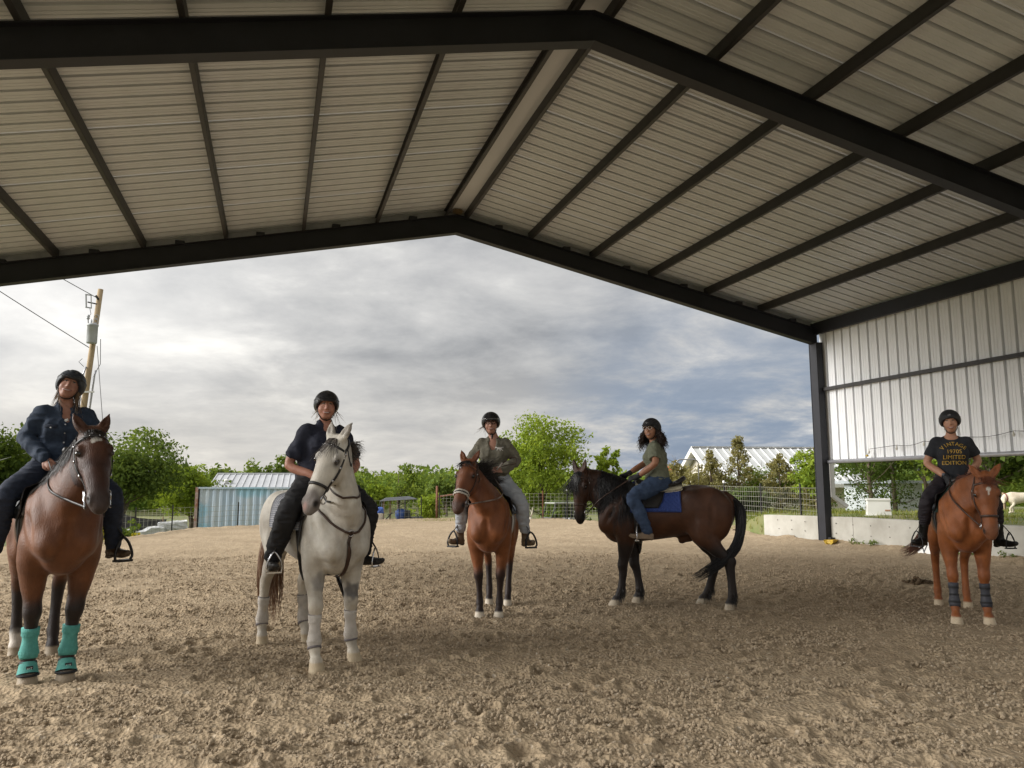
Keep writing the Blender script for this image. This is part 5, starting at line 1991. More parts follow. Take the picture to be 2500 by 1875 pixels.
def hair(H):
    sp, root, hp, F, hs = H['sp'], H['root'], H['hp'], H['F'], H['hs']
    rs = np.random.default_rng(sp.get('seed', 1))
    m = sp['mane']
    MM = hair_mat(sp['name'] + '_hair', m['c'], m['c2'])
    sd, fr, h = H['sd'], H['fr'], H['h']
    # crest samples
    n = m['n']
    u = rs.random(n)
    cen = spline(H['NP'], 40)
    ii = np.clip((u * .72 + .28) * 39, 0, 38.99)
    i0 = ii.astype(int)
    t = (ii - i0)[:, None]
    P = cen[i0] * (1 - t) + cen[i0 + 1] * t
    T = cen[i0 + 1] - cen[i0]
    T /= np.linalg.norm(T, axis=1, keepdims=True)
    lat = np.array([unit(a * (1 - q) + b * q) for a, b, q in zip(np.repeat([np.array(H['sides'][1], float)], n, 0), np.repeat([np.array(H['sides'][3], float)], n, 0), u)])
    up = np.cross(T, lat)
    up /= np.linalg.norm(up, axis=1, keepdims=True)
    rbs = np.interp(ii / 39 * 3, [0, 1, 2, 3], H['nrb'])
    P = F.snap(P + up * rbs[:, None], -.004)
    P = P + lat * rs.normal(size=(n, 1)) * .010
    side = m.get('side', 1)
    ln = m['len'] * (.6 + .6 * rs.random((n, 1))) * (.75 + .4 * np.sin(u * 2.6)[:, None])
    lift = m.get('lift', .25) * (.5 + rs.random((n, 1)))
    wnd = np.array(m.get('wind', (0, 0, 0)))
    j1, j2 = rs.normal(size=(n, 3)) * .12, rs.normal(size=(n, 3)) * .18
    off = sp.get('maneoff', .012)

    def step(t):
        out = (up * lift + lat * side * .55) * ln * t * (1 - .25 * t)
        p = P + out + np.array([0, 0, -1.0]) * ln * (t ** 1.7) * m.get('fall', .85) + (j1 * t + j2 * t * t) * ln * m.get('frizz', .5) + wnd * ln * t ** 1.4
        d = F.val(p)
        g = F.grad(p)
        return p + g * np.maximum(off - d, 0)[:, None] * min(1, t * 6)
    V, Q = strands(P, step, np.full(n, m.get('r', .0035)), 7, rs)
    link('mane', np_mesh('mane', V, Q, True), MM, root)
    # forelock
    nf = m.get('nf', 110)
    b = np.array([hp(.0 + .03 * rs.random(), .03 * rs.normal(), .05) for _ in range(nf)])
    b = F.snap(b, -.003)
    lf = m.get('flen', .20) * (.5 + .7 * rs.random((nf, 1)))
    sp1 = rs.normal(size=(nf, 1)) * .35 + m.get('fside', 0.)
    jj = rs.normal(size=(nf, 3)) * .10

    def stepf(t):
        p = b + h * lf * t + sd * sp1 * lf * t + fr * lf * (.35 * t * (1 - t) + m.get('flift', 0) * t) + jj * lf * t * t + wnd * lf * t ** 1.5
        d = F.val(p)
        return p + F.grad(p) * np.maximum(.008 - d, 0)[:, None] * min(1, t * 6)
    V, Q = strands(b, stepf, np.full(nf, .003), 6, rs)
    link('forelock', np_mesh('forelock', V, Q, True), MM, root)
    # tail
    tl = sp['tail']
    nt_ = tl['n']
    path = spline(tl['path'], 12)
    TM = MM if 'c' not in tl else hair_mat(sp['name'] + '_tail', tl['c'], tl['c2'])
    offs = rs.normal(size=(nt_, 3))
    offs /= np.maximum(1, np.linalg.norm(offs, axis=1, keepdims=True) / 1.5)
    L = .55 + .5 * rs.random(nt_)
    spread = np.array(tl.get('spread', [.012, .05, .06, .055, .045]))

    def stept(t):
        tt = np.clip(t * L, 0, 1) * 11
        i = np.minimum(tt.astype(int), 10)
        q = (tt - i)[:, None]
        p = path[i] * (1 - q) + path[i + 1] * q
        s_ = np.interp(tt / 11, np.linspace(0, 1, len(spread)), spread)[:, None]
        return p + offs * s_ + np.sin(tt[:, None] * 1.3 + offs * 3) * .008
    V, Q = strands(np.zeros((nt_, 3)), stept, np.full(nt_, .0050), 11, rs)
    link('tail', np_mesh('tail', V, Q, True), TM, root)


# coats -------------------------------------------------------------
def blend(C, c, w):
    w = np.clip(w, 0, 1)[:, None]
    return C * (1 - w) + np.array(c) * w


def coat_bay(body, dark, hoof, star=None, points=.60, socks=(), bellylight=.0, pts_col=(.012, .010, .010), muzzle=(.045, .03, .025), mdark=.55, facedark=.45):
    def f(V, N, hl, inh):
        C = np.tile(np.array(body), (len(V), 1))
        nz = vnoise3(V, .30, 5.)
        C = blend(C, dark, (sstep(V[:, 2], 1.15, 1.62) * .75 + .5 * (nz - .5)) * (~inh) * .8)
        C = C * (1 + .38 * (vnoise3(V, .11, 8.) - .5) + .22 * (vnoise3(V, .035, 6.) - .5))[:, None]
        C = blend(C, dark, inh * (facedark + .5 * (vnoise3(V, .12, 2.) - .5)))
        if points:
            k = sstep(V[:, 2] + .08 * (vnoise3(V, .08, 1.) - .5), points + .07, points - .10)
            C = blend(C, pts_col, k * .94)
        C = blend(C, muzzle, inh * sstep(hl[:, 0], .44, .56) * mdark)
        C = blend(C, (.01, .008, .008), inh * np.exp(-(((hl[:, 0] - .553) / .026) ** 2 + ((np.abs(hl[:, 1]) - .066) / .018) ** 2 + ((hl[:, 2] - .022) / .022) ** 2)) * 1.5)
        C = blend(C, (.02, .012, .01), inh * np.exp(-(((hl[:, 0] - .19) / .036) ** 2 + ((np.abs(hl[:, 1]) - .10) / .036) ** 2 + ((hl[:, 2] - .034) / .028) ** 2)) * 1.1)
        if star:
            for (t0, s0, a, b_) in star:
                q = ((hl[:, 0] - t0) / a) ** 2 + ((hl[:, 1] - s0) / b_) ** 2 + .5 * (vnoise3(V, .02, 4.) - .5)
                C = blend(C, (.55, .52, .47), inh * (hl[:, 2] > .0) * sstep(q, 1.15, .75))
        for (x, y, top) in socks:
            r = np.hypot(V[:, 0] - x, V[:, 1] - y) < .22
            C = blend(C, (.60, .56, .50), r * sstep(V[:, 2] + .05 * (vnoise3(V, .04, 6.) - .5), top + .03, top - .03))
        C = blend(C, hoof, sstep(V[:, 2], .092, .080))
        C = blend(C, (.30, .24, .16), sstep(V[:, 2], .04, .0) * .5)
        return C
    return f


def coat_grey(V, N, hl, inh):
    C = np.tile(np.array((.54, .515, .455)), (len(V), 1))
    C = C * (1 + .34 * (vnoise3(V, .16, 8.) - .5) + .26 * (vnoise3(V, .05, 6.) - .5))[:, None]
    d = vnoise3(V, .055, 7.)
    C = blend(C, (.45, .43, .40), sstep(d, .55, .8) * sstep(V[:, 2], 1.5, .9) * .4 * (~inh))
    C = blend(C, (.40, .37, .32), sstep(vnoise3(V, .25, 2.), .45, .75) * .6 * (~inh))
    C = blend(C, (.58, .48, .33), sstep(V[:, 2], .75, .45) * .45 * vnoise3(V, .1, 3.))
    # dark flecks on the front legs
    for y0, z0, a in ((.17, .62, .9), (-.15, .74, .55)):
        q = ((V[:, 1] - y0) / .10) ** 2 + ((V[:, 2] - z0) / .11) ** 2 + 1.2 * (vnoise3(V, .035, 8.) - .35)
        C = blend(C, (.13, .13, .135), (V[:, 0] > .2) * sstep(q, 1.1, .15) * a)
    C = blend(C, (.15, .13, .12), inh * sstep(hl[:, 0] + .05 * (vnoise3(V, .05, 2.) - .5), .40, .50) * .92)
    C = blend(C, (.50, .28, .24), inh * np.exp(-(((hl[:, 0] - .59) / .03) ** 2 + ((hl[:, 1] + .012) / .022) ** 2 + ((hl[:, 2] - .02) / .04) ** 2)) * .9)
    C = blend(C, (.012, .010, .010), inh * np.exp(-(((hl[:, 0] - .553) / .028) ** 2 + ((np.abs(hl[:, 1]) - .066) / .018) ** 2 + ((hl[:, 2] - .022) / .024) ** 2)) * 1.5)
    C = blend(C, (.05, .045, .045), inh * np.exp(-(((hl[:, 0] - .19) / .048) ** 2 + ((np.abs(hl[:, 1]) - .10) / .040) ** 2 + ((hl[:, 2] - .03) / .036) ** 2)) * 1.2)
    ear = inh & (hl[:, 0] < -.035)
    C = blend(C, (.22, .20, .18), ear * (N @ np.array([.9, .2, .2]) > .1) * .65)
    C = blend(C, (.48, .39, .26), sstep(V[:, 2], .095, .08))
    return C

# ------------------------------------------------------------------ riders
SKIN = {}


def skin_mat(name, c):
    return pmat('skin_' + name, c, .5, (c[0] * .88, c[1] * .80, c[2] * .76), scale=22, detail=3, spec=.35, bump=.05, bscale=300)


def hand(F, w, d, n, pad=0.0, curl=1.0):
    """palm, four unequal curled fingers and a thumb; d runs wrist to knuckles, n is the back of the hand"""
    d, n = unit(d), np.asarray(n, float)
    n = unit(n - d * n.dot(d))
    s = np.cross(n, d)
    w = np.asarray(w, float)
    F.ell(w + d * .05, np.array([.050, .037, .017]) + pad, .015, [d, s, n])
    for i, (o, l) in enumerate(((-.029, .030), (-.010, .034), (.010, .033), (.028, .026))):
        b = w + d * .088 + s * o
        p1 = b + (d * .8 - n * .35 * curl) * l
        p2 = p1 + (-n * 1.0 * curl + d * .15) * l * .85
        p3 = p2 + (-d * .75 * curl - n * .25) * l * .7
        F.tube([b - d * .02, b, p1, p2, p3], np.array([.0105, .0105, .0095, .009, .0075]) + pad, None, s, .004, 2)
    t0 = w + d * .025 - s * .030
    F.tube([t0, t0 + d * .03 - s * .020 - n * .012, t0 + d * .058 - s * .014 - n * .026, t0 + d * .07 - s * .004 - n * .034], np.array([.015, .0125, .011, .0085]) + pad, None, n, .010, 2)


def limb(F, pts, r, k=.02, pad=0.0, n=3):
    F.tube(pts, np.asarray(r), None, (0, 1, 0), k, n, pad)


def wrinkle(V, N, amp, sc=(.05, .05, .09), seed=0.):
    q = vnoise3(V / np.array(sc), 1.0, seed) - .5
    q2 = 1 - np.abs(2 * vnoise3(V / (np.array(sc) * np.array([1.6, 1.6, .55])), 1.0, seed + 5) - 1)
    return V + N * (q * amp + (q2 ** 2 - .35) * amp * .7)[:, None]


def make_rider(sp):
    root = empty('person', sp['loc'], sp['rz'], sp['label'], 'person')
    px, pz = sp['pelvis']
    g = sp.get('girth', 1.0)
    lean = sp.get('lean', .0)
    slx = sp.get('side', 0.0)                     # sideways lean
    sh_z = pz + .455
    py = sp.get('py', 0.0)
    pel = np.array([px, py, pz])
    ch = np.array([px + lean * .6, py + slx * .6, pz + .30])
    sh = np.array([px + lean, py + slx, sh_z])
    sw = sp.get('shoulder', .170) - .022
    # head frame
    yaw, pit, rol = sp['head']
    f = rotz(np.array([math.cos(pit), 0, math.sin(pit)]), yaw)
    u = rotz(np.array([-math.sin(pit), 0, math.cos(pit)]), yaw)
    l = np.cross(u, f)
    u, l = u * math.cos(rol) + l * math.sin(rol), l * math.cos(rol) - u * math.sin(rol)
    hc = sh + np.array([lean * .15, 0, .0]) + np.array(sp.get('headoff', (.03, 0, .205)))
    FR = [f, l, u]

    def hq(a, b, c):
        return hc + f * a + l * b + u * c
    arms = {}
    for k, s_ in (('L', 1), ('R', -1)):
        A = sh + np.array([0, s_ * sw, -.038])
        arms[k] = (A, np.array(sp['arm' + k][0], float), np.array(sp['arm' + k][1], float), np.array(sp['arm' + k][2], float))
    legs = {}
    for k, s_ in (('L', 1), ('R', -1)):
        kn, an, to = [np.array(v, float) for v in sp['leg' + k]]
        legs[k] = (pel + np.array([.0, s_ * .09, -.03]), kn, an, to)
    vox = sp.get('vox', .0085)
    lo, hi = (-.42, -.66, .60), (.80, .66, 2.62)

    def torso(F, pad=0.0, low=True):
        pts = [pel + [0, 0, -.02], pel + [0, 0, .07], pel * .5 + ch * .5 + [0, 0, -.015], ch, sh + [0, 0, -.07], sh + [0, 0, .0]]
        F.tube(pts, np.array([.165 * g, .160 * g, .140 * g, .146 * g, .142, .080]), np.array([.115 * g, .112 * g, .104 * g, .112 * g, .088, .055]), (0, 1, 0), .03, 3, pad)
        for s_ in (-1, 1):
            F.ell(ch + [.075 * g + lean * .1, s_ * .075, -.01], np.array([.062, .068, .062]) * sp.get('bust', 1.0) * g ** .5 + pad, .05)
            F.ell(sh + [0, s_ * (sw - .012), -.040], np.array([.052, .050, .052]) + pad, .06)
    # --- the body itself
    B = Field(lo, hi, vox)
    torso(B)
    B.tube([sh + [0, 0, -.03], sh + [lean * .1 + .008, 0, .05], hq(-.012, 0, -.075)], [.075, .054, .052], None, (0, 1, 0), .04, 3)
    B.ell(hq(-.008, 0, .032), (.098, .077, .100), .02, FR)
    fw = sp.get('face', 1.0)
    B.ell(hq(.030, 0, -.033), (.066, .067 * fw, .084), .03, FR)
    B.ell(hq(.064, 0, -.098), (.026, .032 * fw, .020), .03, FR)
    for s_ in (-1, 1):
        B.ell(hq(.060, s_ * .040 * fw, -.032), (.026, .025, .026), .02, FR)
        B.ell(hq(.086, s_ * .030, .040), (.012, .026, .010), .015, FR)
        B.ell(hq(.108, s_ * .032, .016), (.013, .017, .010), .010, FR, sub=True)
        B.ell(hq(-.004, s_ * .080, -.010), (.020, .009, .030), .008, FR)
    B.tube([hq(.088, 0, .022), hq(.104, 0, -.008), hq(.112, 0, -.026)], [.008, .011, .0135], None, l, .012, 2)
    for s_ in (-1, 1):
        B.ell(hq(.098, s_ * .013, -.030), (.012, .009, .009), .006, FR)
    B.ell(hq(.097, 0, -.066), (.012, .030, .016), .015, FR)
    for k, (A, E, W, nb) in arms.items():
        limb(B, [A, A * .5 + E * .5, E, E * .45 + W * .55, W], [.052, .048, .042, .041, .029], .03)
        fd = sp.get('hand' + k, None)
        fd = (W - E) if fd is None else np.array(fd, float)
        hand(B, W, fd, nb)
    for k, (Hh, K, A, T) in legs.items():
        limb(B, [Hh, Hh * .5 + K * .5, K, K * .6 + A * .4, A], [.095, .078, .058, .054, .036], .03)
        dd = unit((T - A) * [1, 1, 0])
        limb(B, [A + [0, 0, -.03], A + dd * .08 + [0, 0, -.062], A + dd * .16 + [0, 0, -.068 + (T[2] - A[2] + .03) * .6]], [.032, .026, .018], .02)
    V, Q = B.nets(1)
    me = np_mesh('body', V, Q, True)
    link('body', me, skin_mat(sp['name'], tuple(v * .88 for v in sp['skin'])), root)
    face(root, B, hq, sp, f, l, u)
    # --- shirt
    s = sp['shirt']
    F = Field(lo, hi, vox)
    torso(F, .014)
    F.tube([sh + [0, 0, -.09], sh + [.0, 0, -.03], sh + [.004, 0, .045]], [.12, .085, .058], [.08, .065, .056], (0, 1, 0), .03, 3, s.get('collarpad', .004))
    slv = s['sleeve']
    for k, (A, E, W, nb) in arms.items():
        if slv == 'long':
            limb(F, [A, A * .5 + E * .5, E, E * .5 + W * .5, W - unit(W - E) * .015], np.array([.060, .062, .058, .054, .043]) * s.get('slw', 1), .035)
        else:
            t = slv
            limb(F, [A, A * (1 - t * .5) + E * t * .5, A * (1 - t) + E * t], np.array([.059, .063, .066]) * s.get('slw', 1), .035)
            e = A * (1 - t) + E * t
            d = unit(E - A)
            F.ell(e + d * .085, (.10, .10, .08), .004, [unit(np.cross(d, (0, 0, 1))), unit(np.cross(d, np.cross(d, (0, 0, 1)))), d], sub=True)
    if s.get('hem', 0):
        F.tube([pel + [0, 0, .06], pel + [.01, 0, -.04]], [.175 * g, .185 * g], [.13 * g, .135 * g], (0, 1, 0), .03, 1)
    F.cut((0, 0, -1), -(pz - s.get('hem', 0) - .02))
    # neckline opening
    for c, r in s['neck']:
        F.ell(sh + np.array(c), r, .006, sub=True)
    V, Q = F.nets(1)
    V = wrinkle(V, vnorm(V, Q), s.get('wr', .010), seed=sp['seed'])
    link('shirt', np_mesh('shirt', V, Q, True), s['mat'], root)
    SF = F
    # --- trousers
    t = sp['trousers']
    F = Field(lo, hi, vox)
    F.tube([pel + [0, 0, -.03], pel + [0, 0, .06]], [.172 * g, .165 * g], [.128 * g, .120 * g], (0, 1, 0), .03, 1)
    F.ell(pel + [-.06, .07, -.03], (.10 * g, .10, .095), .05)
    F.ell(pel + [-.06, -.07, -.03], (.10 * g, .10, .095), .05)
    tw = t.get('w', 1.0)
    for k, (Hh, K, A, T) in legs.items():
        e = t.get('end', .97)
        limb(F, [Hh, Hh * .5 + K * .5, K, K * .6 + A * .4, K * (1 - e) + A * e], np.array([.112, .098, .074, .070, .056]) * tw * g ** .6, .04)
    F.cut((0, 0, 1), pz + .085)
    V, Q = F.nets(1)
    V = wrinkle(V, vnorm(V, Q), t.get('wr', .013), (.06, .06, .05), seed=sp['seed'] + 3)
    link('trousers', np_mesh('trousers', V, Q, True), t['mat'], root)
    # --- boots
    b = sp['boots']
    for k, (Hh, K, A, T) in legs.items():
        F = Field(np.minimum.reduce([K, A, T]) - .16, np.maximum.reduce([K, A, T]) + .16, .008)
        d = unit((T - A) * [1, 1, 0])
        sd = np.array([-d[1], d[0], 0])
        up = unit(K - A)
        heel = A - d * .045 + [0, 0, -.062]
        ball = A + d * .135 + [0, 0, -.072 + (T[2] - A[2] + .03) * .6]
        toe = A + d * .205 + [0, 0, -.066 + (T[2] - A[2] + .03)]
        F.tube([heel, A + d * .04 + [0, 0, -.058], ball, toe], [.034, .036, .046, .030], [.036, .042, .032, .022], sd, .02, 3)
        F.tube([A + [0, 0, -.04], A + up * .05, A + up * b['h'] * .6, A + up * b['h']], np.array([.046, .044, .052, .058]) * b.get('w', 1), None, sd, .025, 3)
        F.tube([heel + [0, 0, -.030], ball + [0, 0, -.026], toe + [0, 0, -.016]], [.036, .047, .030], [.010, .010, .009], sd, .004, 2)
        F.ell(heel + [0, 0, -.035], (.034, .034, .020), .004)
        if b['h'] < .40:
            F.cut(up, float(up @ (A + up * b['h'])))
        V, Q = F.nets(1)
        V = wrinkle(V, vnorm(V, Q), .004, (.04, .04, .03), seed=sp['seed'])
        me = np_mesh('boot', V, Q, True)
        C = np.tile(np.array(b['c']), (len(V), 1))
        q = (V - A) @ np.array([0, 0, 1.0])
        C = blend(C, b.get('sole', (.02, .018, .016)), sstep(q, -.088, -.094))
        if 'shaft' in b:
            C = blend(C, b['shaft'], sstep((V - A) @ up, .035, .05))
        set_col(me, C)
        link('boot', me, pmat(b['mat'], (1, 1, 1), b.get('rough', .45), (.8, .8, .8), scale=14, attr='Col', bump=.15, bscale=90), root)
        arms.setdefault('stir' + k, (ball, d, sd))
    # --- gloves
    if sp.get('gloves'):
        for k in ('L', 'R'):
            A, E, W, nb = arms[k]
            F = Field(W - .16, W + .16, .007)
            fd = sp.get('hand' + k, None)
            fd = (W - E) if fd is None else np.array(fd, float)
            hand(F, W, fd, nb, .0035)
            F.tube([W - unit(W - E) * .035, W + unit(fd) * .02], [.036, .033], None, (0, 1, 0), .012, 1)
            V, Q = F.nets(1)
            link('glove', np_mesh('glove', V, Q, True), BLACKCLOTH, root)
    # --- helmet
    helmet(root, B, hq, sp, f, l, u)
    if 'hairfn' in sp:
        sp['hairfn'](root, B, SF, hq, sp, f, l, u)
    return dict(root=root, B=B, SF=SF, hq=hq, sh=sh, ch=ch, pel=pel, arms=arms, legs=legs, f=f, l=l, u=u)


BLACKCLOTH = pmat('black_cloth', (.014, .014, .016), .75, (.022, .022, .024), scale=30, bump=.2, bscale=200)
BLACKLEATHER = pmat('black_leather', (.014, .013, .013), .42, (.022, .020, .019), scale=20, bump=.12, bscale=150)
BROWNLEATHER = pmat('brown_leather', (.035, .018, .012), .42, (.055, .028, .018), scale=20, bump=.12, bscale=150)
TANLEATHER = pmat('tan_leather', (.20, .07, .025), .45, (.14, .045, .018), scale=20)
STEELB = pmat('bright_steel', (.62, .62, .64), .22, (.5, .5, .52), metal=1.0)


def face(root, B, hq, sp, f, l, u):
    fw = sp.get('face', 1.0)
    LIP = pmat('lips', (.30, .095, .08), .45)
    TEETH = pmat('teeth', (.50, .45, .40), .4)
    BROW = pmat('brow_' + sp['name'], sp.get('brow', (.06, .035, .02)), .8)
    EYEW = pmat('eye_white', (.26, .22, .20), .3)
    IRIS = pmat('iris', (.015, .012, .012), .12, spec=.6)
    n = 13
    tt = np.linspace(-1, 1, n)
    sm = sp.get('smile', 1.0)

    def arc(w, z0, up_, flat=0):
        P = np.array([hq(.12, w * t, z0 + up_ * (t * t)) for t in tt])
        P = B.march(P, -f, .0015, .12)
        return P, np.tile(f, (n, 1))
    P, N = arc(.035 * sm ** .5, -.068, .011 * sm)
    V, Q = ribbon(P, N, .0165 * (1 - .8 * tt ** 4), .002)
    link('lips', np_mesh('lips', V, Q), LIP, root)
    P, N = arc(.029 * sm ** .5, -.0675, .0085 * sm)
    V, Q = ribbon(P + f * .0022, N, .0070 * (1 - .85 * tt ** 2), .001)
    link('teeth', np_mesh('teeth', V, Q), TEETH, root)
    for s_ in (-1, 1):
        P = np.array([hq(.12, s_ * (.031 + .021 * t), .040 + .004 * (1 - t * t)) for t in tt])
        P = B.march(P, -f, .001, .12)
        V, Q = ribbon(P, np.tile(f, (n, 1)), .0115 * (1 - .6 * tt ** 2), .002)
        link('eyebrow', np_mesh('eyebrow', V, Q), BROW, root)
        P = np.array([hq(.12, s_ * (.031 + .0135 * t), .017 + .003 * (1 - t * t)) for t in tt])
        P = B.march(P, -f, .0012, .14)
        V, Q = ribbon(P, np.tile(f, (n, 1)), .0105 * (1 - .9 * tt ** 2), .001)
        o = link('eye', np_mesh('eye', V, Q), EYEW, root)
        V, Q = ribbon(P[4:9] + f * .0012, np.tile(f, (5, 1)), np.array([.008, .012, .013, .012, .008]), .001)
        link('iris', np_mesh('iris', V, Q), IRIS, o)
        P2 = P + u * .0055 + f * .001
        V, Q = ribbon(P2, np.tile(f, (n, 1)), .005, .002)
        link('lash', np_mesh('lash', V, Q), BROW, root)
    if 'glasses' in sp:
        gm = sp['glasses']
        m = MB()
        for s_ in (-1, 1):
            m.tube([hq(.113, s_ * .034 + .026 * math.cos(a), .015 + .021 * math.sin(a)) for a in np.linspace(0, 2 * math.pi, 19)], .0045, 6)
            m.tube([hq(.110, s_ * .060, .022), hq(.06, s_ * .079, .020), hq(.0, s_ * .083, .012)], .0025, 5)
        m.tube([hq(.116, -.010, .018), hq(.119, 0, .021), hq(.116, .010, .018)], .003, 5)
        link('glasses', m.mesh('glasses'), gm, root, True)


def helmet(root, B, hq, sp, f, l, u):
    h = sp['helmet']
    c = hq(-.012, 0, .040)
    F = Field(c - .22, c + .22, .0075)
    FR = [f, l, u]
    F.ell(c, (.138, .114, .116), .01, FR)
    F.ell(hq(-.045, 0, .015), (.102, .110, .098), .03, FR)
    if h.get('brim', 1):
        F.ell(hq(.108, 0, .052), (.062, .080, .010), .020, [unit(f * .96 - u * .25), l, unit(u * .96 + f * .25)])
    if h.get('button'):
        F.ell(hq(-.012, 0, .149), (.016, .016, .010), .012, FR)
    # open the face and cut the rim
    F.ell(hq(.10, 0, -.075), (.115, .125, .118), .01, FR, sub=True)
    n = unit(-u + f * .12)
    F.cut(n, float(n @ hq(0, 0, -.035)))
    for a in h.get('vents', ()):
        p0, p1 = hq(.10, a, .105), hq(.02, a * 1.3, .150)
        F.tube(F.snap([p0, (p0 + p1) / 2, p1]), .006, None, l, .004, 2, sub=True)
    V, Q = F.nets(1)
    o = link('helmet', np_mesh('helmet', V, Q, True), h['mat'], root)
    # trim line above the brim
    P = F.snap(np.array([hq(.14 * math.cos(a), .12 * math.sin(a), .060) for a in np.linspace(-1.9, 1.9, 40)]), .001)
    V, Q = ribbon(P, F.grad(P), .008, .002)
    link('trim', np_mesh('trim', V, Q), h.get('trim', BLACKLEATHER), o)
    if 'badge' in h:
        kind, col = h['badge']
        if kind == 'ring':
            P = F.march(np.array([hq(.2, .0 + .012 * math.cos(a), .082 + .009 * math.sin(a)) for a in np.linspace(0, 6.283, 15)]), -f, .001, .2)
            V, Q = ribbon(P[:-1], np.tile(f, (14, 1)), .004, .002, True)
        else:
            P = F.march(np.array([hq(.2, x, .082) for x in np.linspace(-.012, .016, 6)]), -f, .001, .2)
            V, Q = ribbon(P, np.tile(f, (6, 1)), .007, .002)
        link('badge', np_mesh('badge', V, Q), col, o)
    # chin strap: two sides meeting under the chin
    for s_ in (-1, 1):
        P = spline([hq(.025, s_ * .092, -.005), hq(.030, s_ * .082, -.060), hq(.042, s_ * .050, -.112), hq(.052, 0, -.130)], 18)
        P = B.snap(P, .004, 4)
        V, Q = ribbon(P, B.grad(P), .015, .004)
        link('chin_strap', np_mesh('chin_strap', V, Q), BLACKLEATHER, o)
        P = spline([hq(-.045, s_ * .095, -.02), hq(-.015, s_ * .088, -.055), hq(.030, s_ * .080, -.066)], 10)
        P = B.snap(P, .004, 4)
        V, Q = ribbon(P, B.grad(P), .012, .003)
        link('chin_strap', np_mesh('chin_strap', V, Q), BLACKLEATHER, o)
    if h.get('tie'):
        m = MB()
        m.tube([hq(.060, .012, -.128), hq(.066, .014, -.155), hq(.058, .010, -.19)], [.010, .013, .006], 6)
        m.build('strap_end', BLACKLEATHER, o, True)


def hair_strands(root, mat, P, fn, rad, seg, seed, name='hair'):
    rs = np.random.default_rng(seed)
    V, Q = strands(P, fn, np.full(len(P), rad), seg, rs)
    link(name, np_mesh(name, V, Q, True), mat, root)


def hair_straight(c, c2, length, spread=.03, backonly=False, n=160, sideonly=None):
    def fn(root, B, SF, hq, sp, f, l, u):
        rs = np.random.default_rng(sp['seed'])
        mat = hair_mat('hair_' + sp['name'], c, c2)
        a = rs.uniform(1.15, math.pi, n) * np.where(rs.random(n) < .5, -1, 1)
        if backonly:
            a = rs.normal(size=n) * .35 + math.pi
        if sideonly is not None:
            a = sideonly * np.abs(rs.normal(size=n) * .4 + 1.9)
        P = np.array([hq(.085 * math.cos(x) - .01, .079 * math.sin(x), -.02 + .02 * rs.random()) for x in a])
        L = length * (.5 + .6 * rs.random((n, 1)))
        j = rs.normal(size=(n, 3)) * spread

        def st(t):
            p = P - np.array([0, 0, 1.0]) * L * t + j * t ** 1.3 + np.array([0, .0, 0])
            d = np.minimum(B.val(p), SF.val(p))
            g = np.where((B.val(p) < SF.val(p))[:, None], B.grad(p), SF.grad(p))
            return p + g * np.maximum(.006 - d, 0)[:, None]
        hair_strands(root, mat, P, st, .0028, 8, sp['seed'])
    return fn


def hair_curly(c, c2):
    def fn(root, B, SF, hq, sp, f, l, u):
        rs = np.random.default_rng(sp['seed'])
        mat = hair_mat('hair_' + sp['name'], c, c2)
        n = 520
        a = rs.uniform(1.0, math.pi, n) * np.where(rs.random(n) < .5, -1, 1)
        P = np.array([hq(.088 * math.cos(x) - .02, .082 * math.sin(x), -.035 + .05 * rs.random()) for x in a])
        out = np.array([f * math.cos(x) * .6 + l * math.sin(x) for x in a])
        L = .26 * (.55 + .5 * rs.random((n, 1)))
        ph = rs.random((n, 1)) * 6.28
        w = out * (.25 + .45 * rs.random((n, 1))) + rs.normal(size=(n, 3)) * .10

        def st(t):
            env = .012 * min(1, t * 3)
            co = np.cross(out, np.array([0, 0, 1.0]))
            p = P + w * L * (t ** .7) * (1.15 - .45 * t) - np.array([0, 0, 1.0]) * L * t + (out * np.cos(ph + 26 * t) + co * np.sin(ph + 26 * t)) * env
            d = np.minimum(B.val(p), SF.val(p))
            g = np.where((B.val(p) < SF.val(p))[:, None], B.grad(p), SF.grad(p))
            return p + g * np.maximum(.006 - d, 0)[:, None]
        hair_strands(root, mat, P, st, .0045, 22, sp['seed'])
    return fn

# ------------------------------------------------------------------ tack
def mtube(name, pts, r, mat, parent, n=6, k=20, closed=False):
    P = spline(pts, k) if len(pts) > 2 else np.asarray(pts, float)
    return MB().tube([Vector(p) for p in P], r, n).build(name, mat, parent, True)


def ring(name, c, u, v, r, t, mat, parent, n=18, squash=1.0):
    c, u, v = np.asarray(c), np.asarray(u), np.asarray(v)
    P = [Vector(c + (u * math.cos(a) + v * math.sin(a) * squash) * r) for a in np.linspace(0, 2 * math.pi, n)]
    return MB().tube(P, t, 6).build(name, mat, parent, True)


def same_root(name, H, label, cat):
    r = empty(name, H['root'].location, H['root'].rotation_euler.z, label, cat)
    r.scale = H['root'].scale
    return r


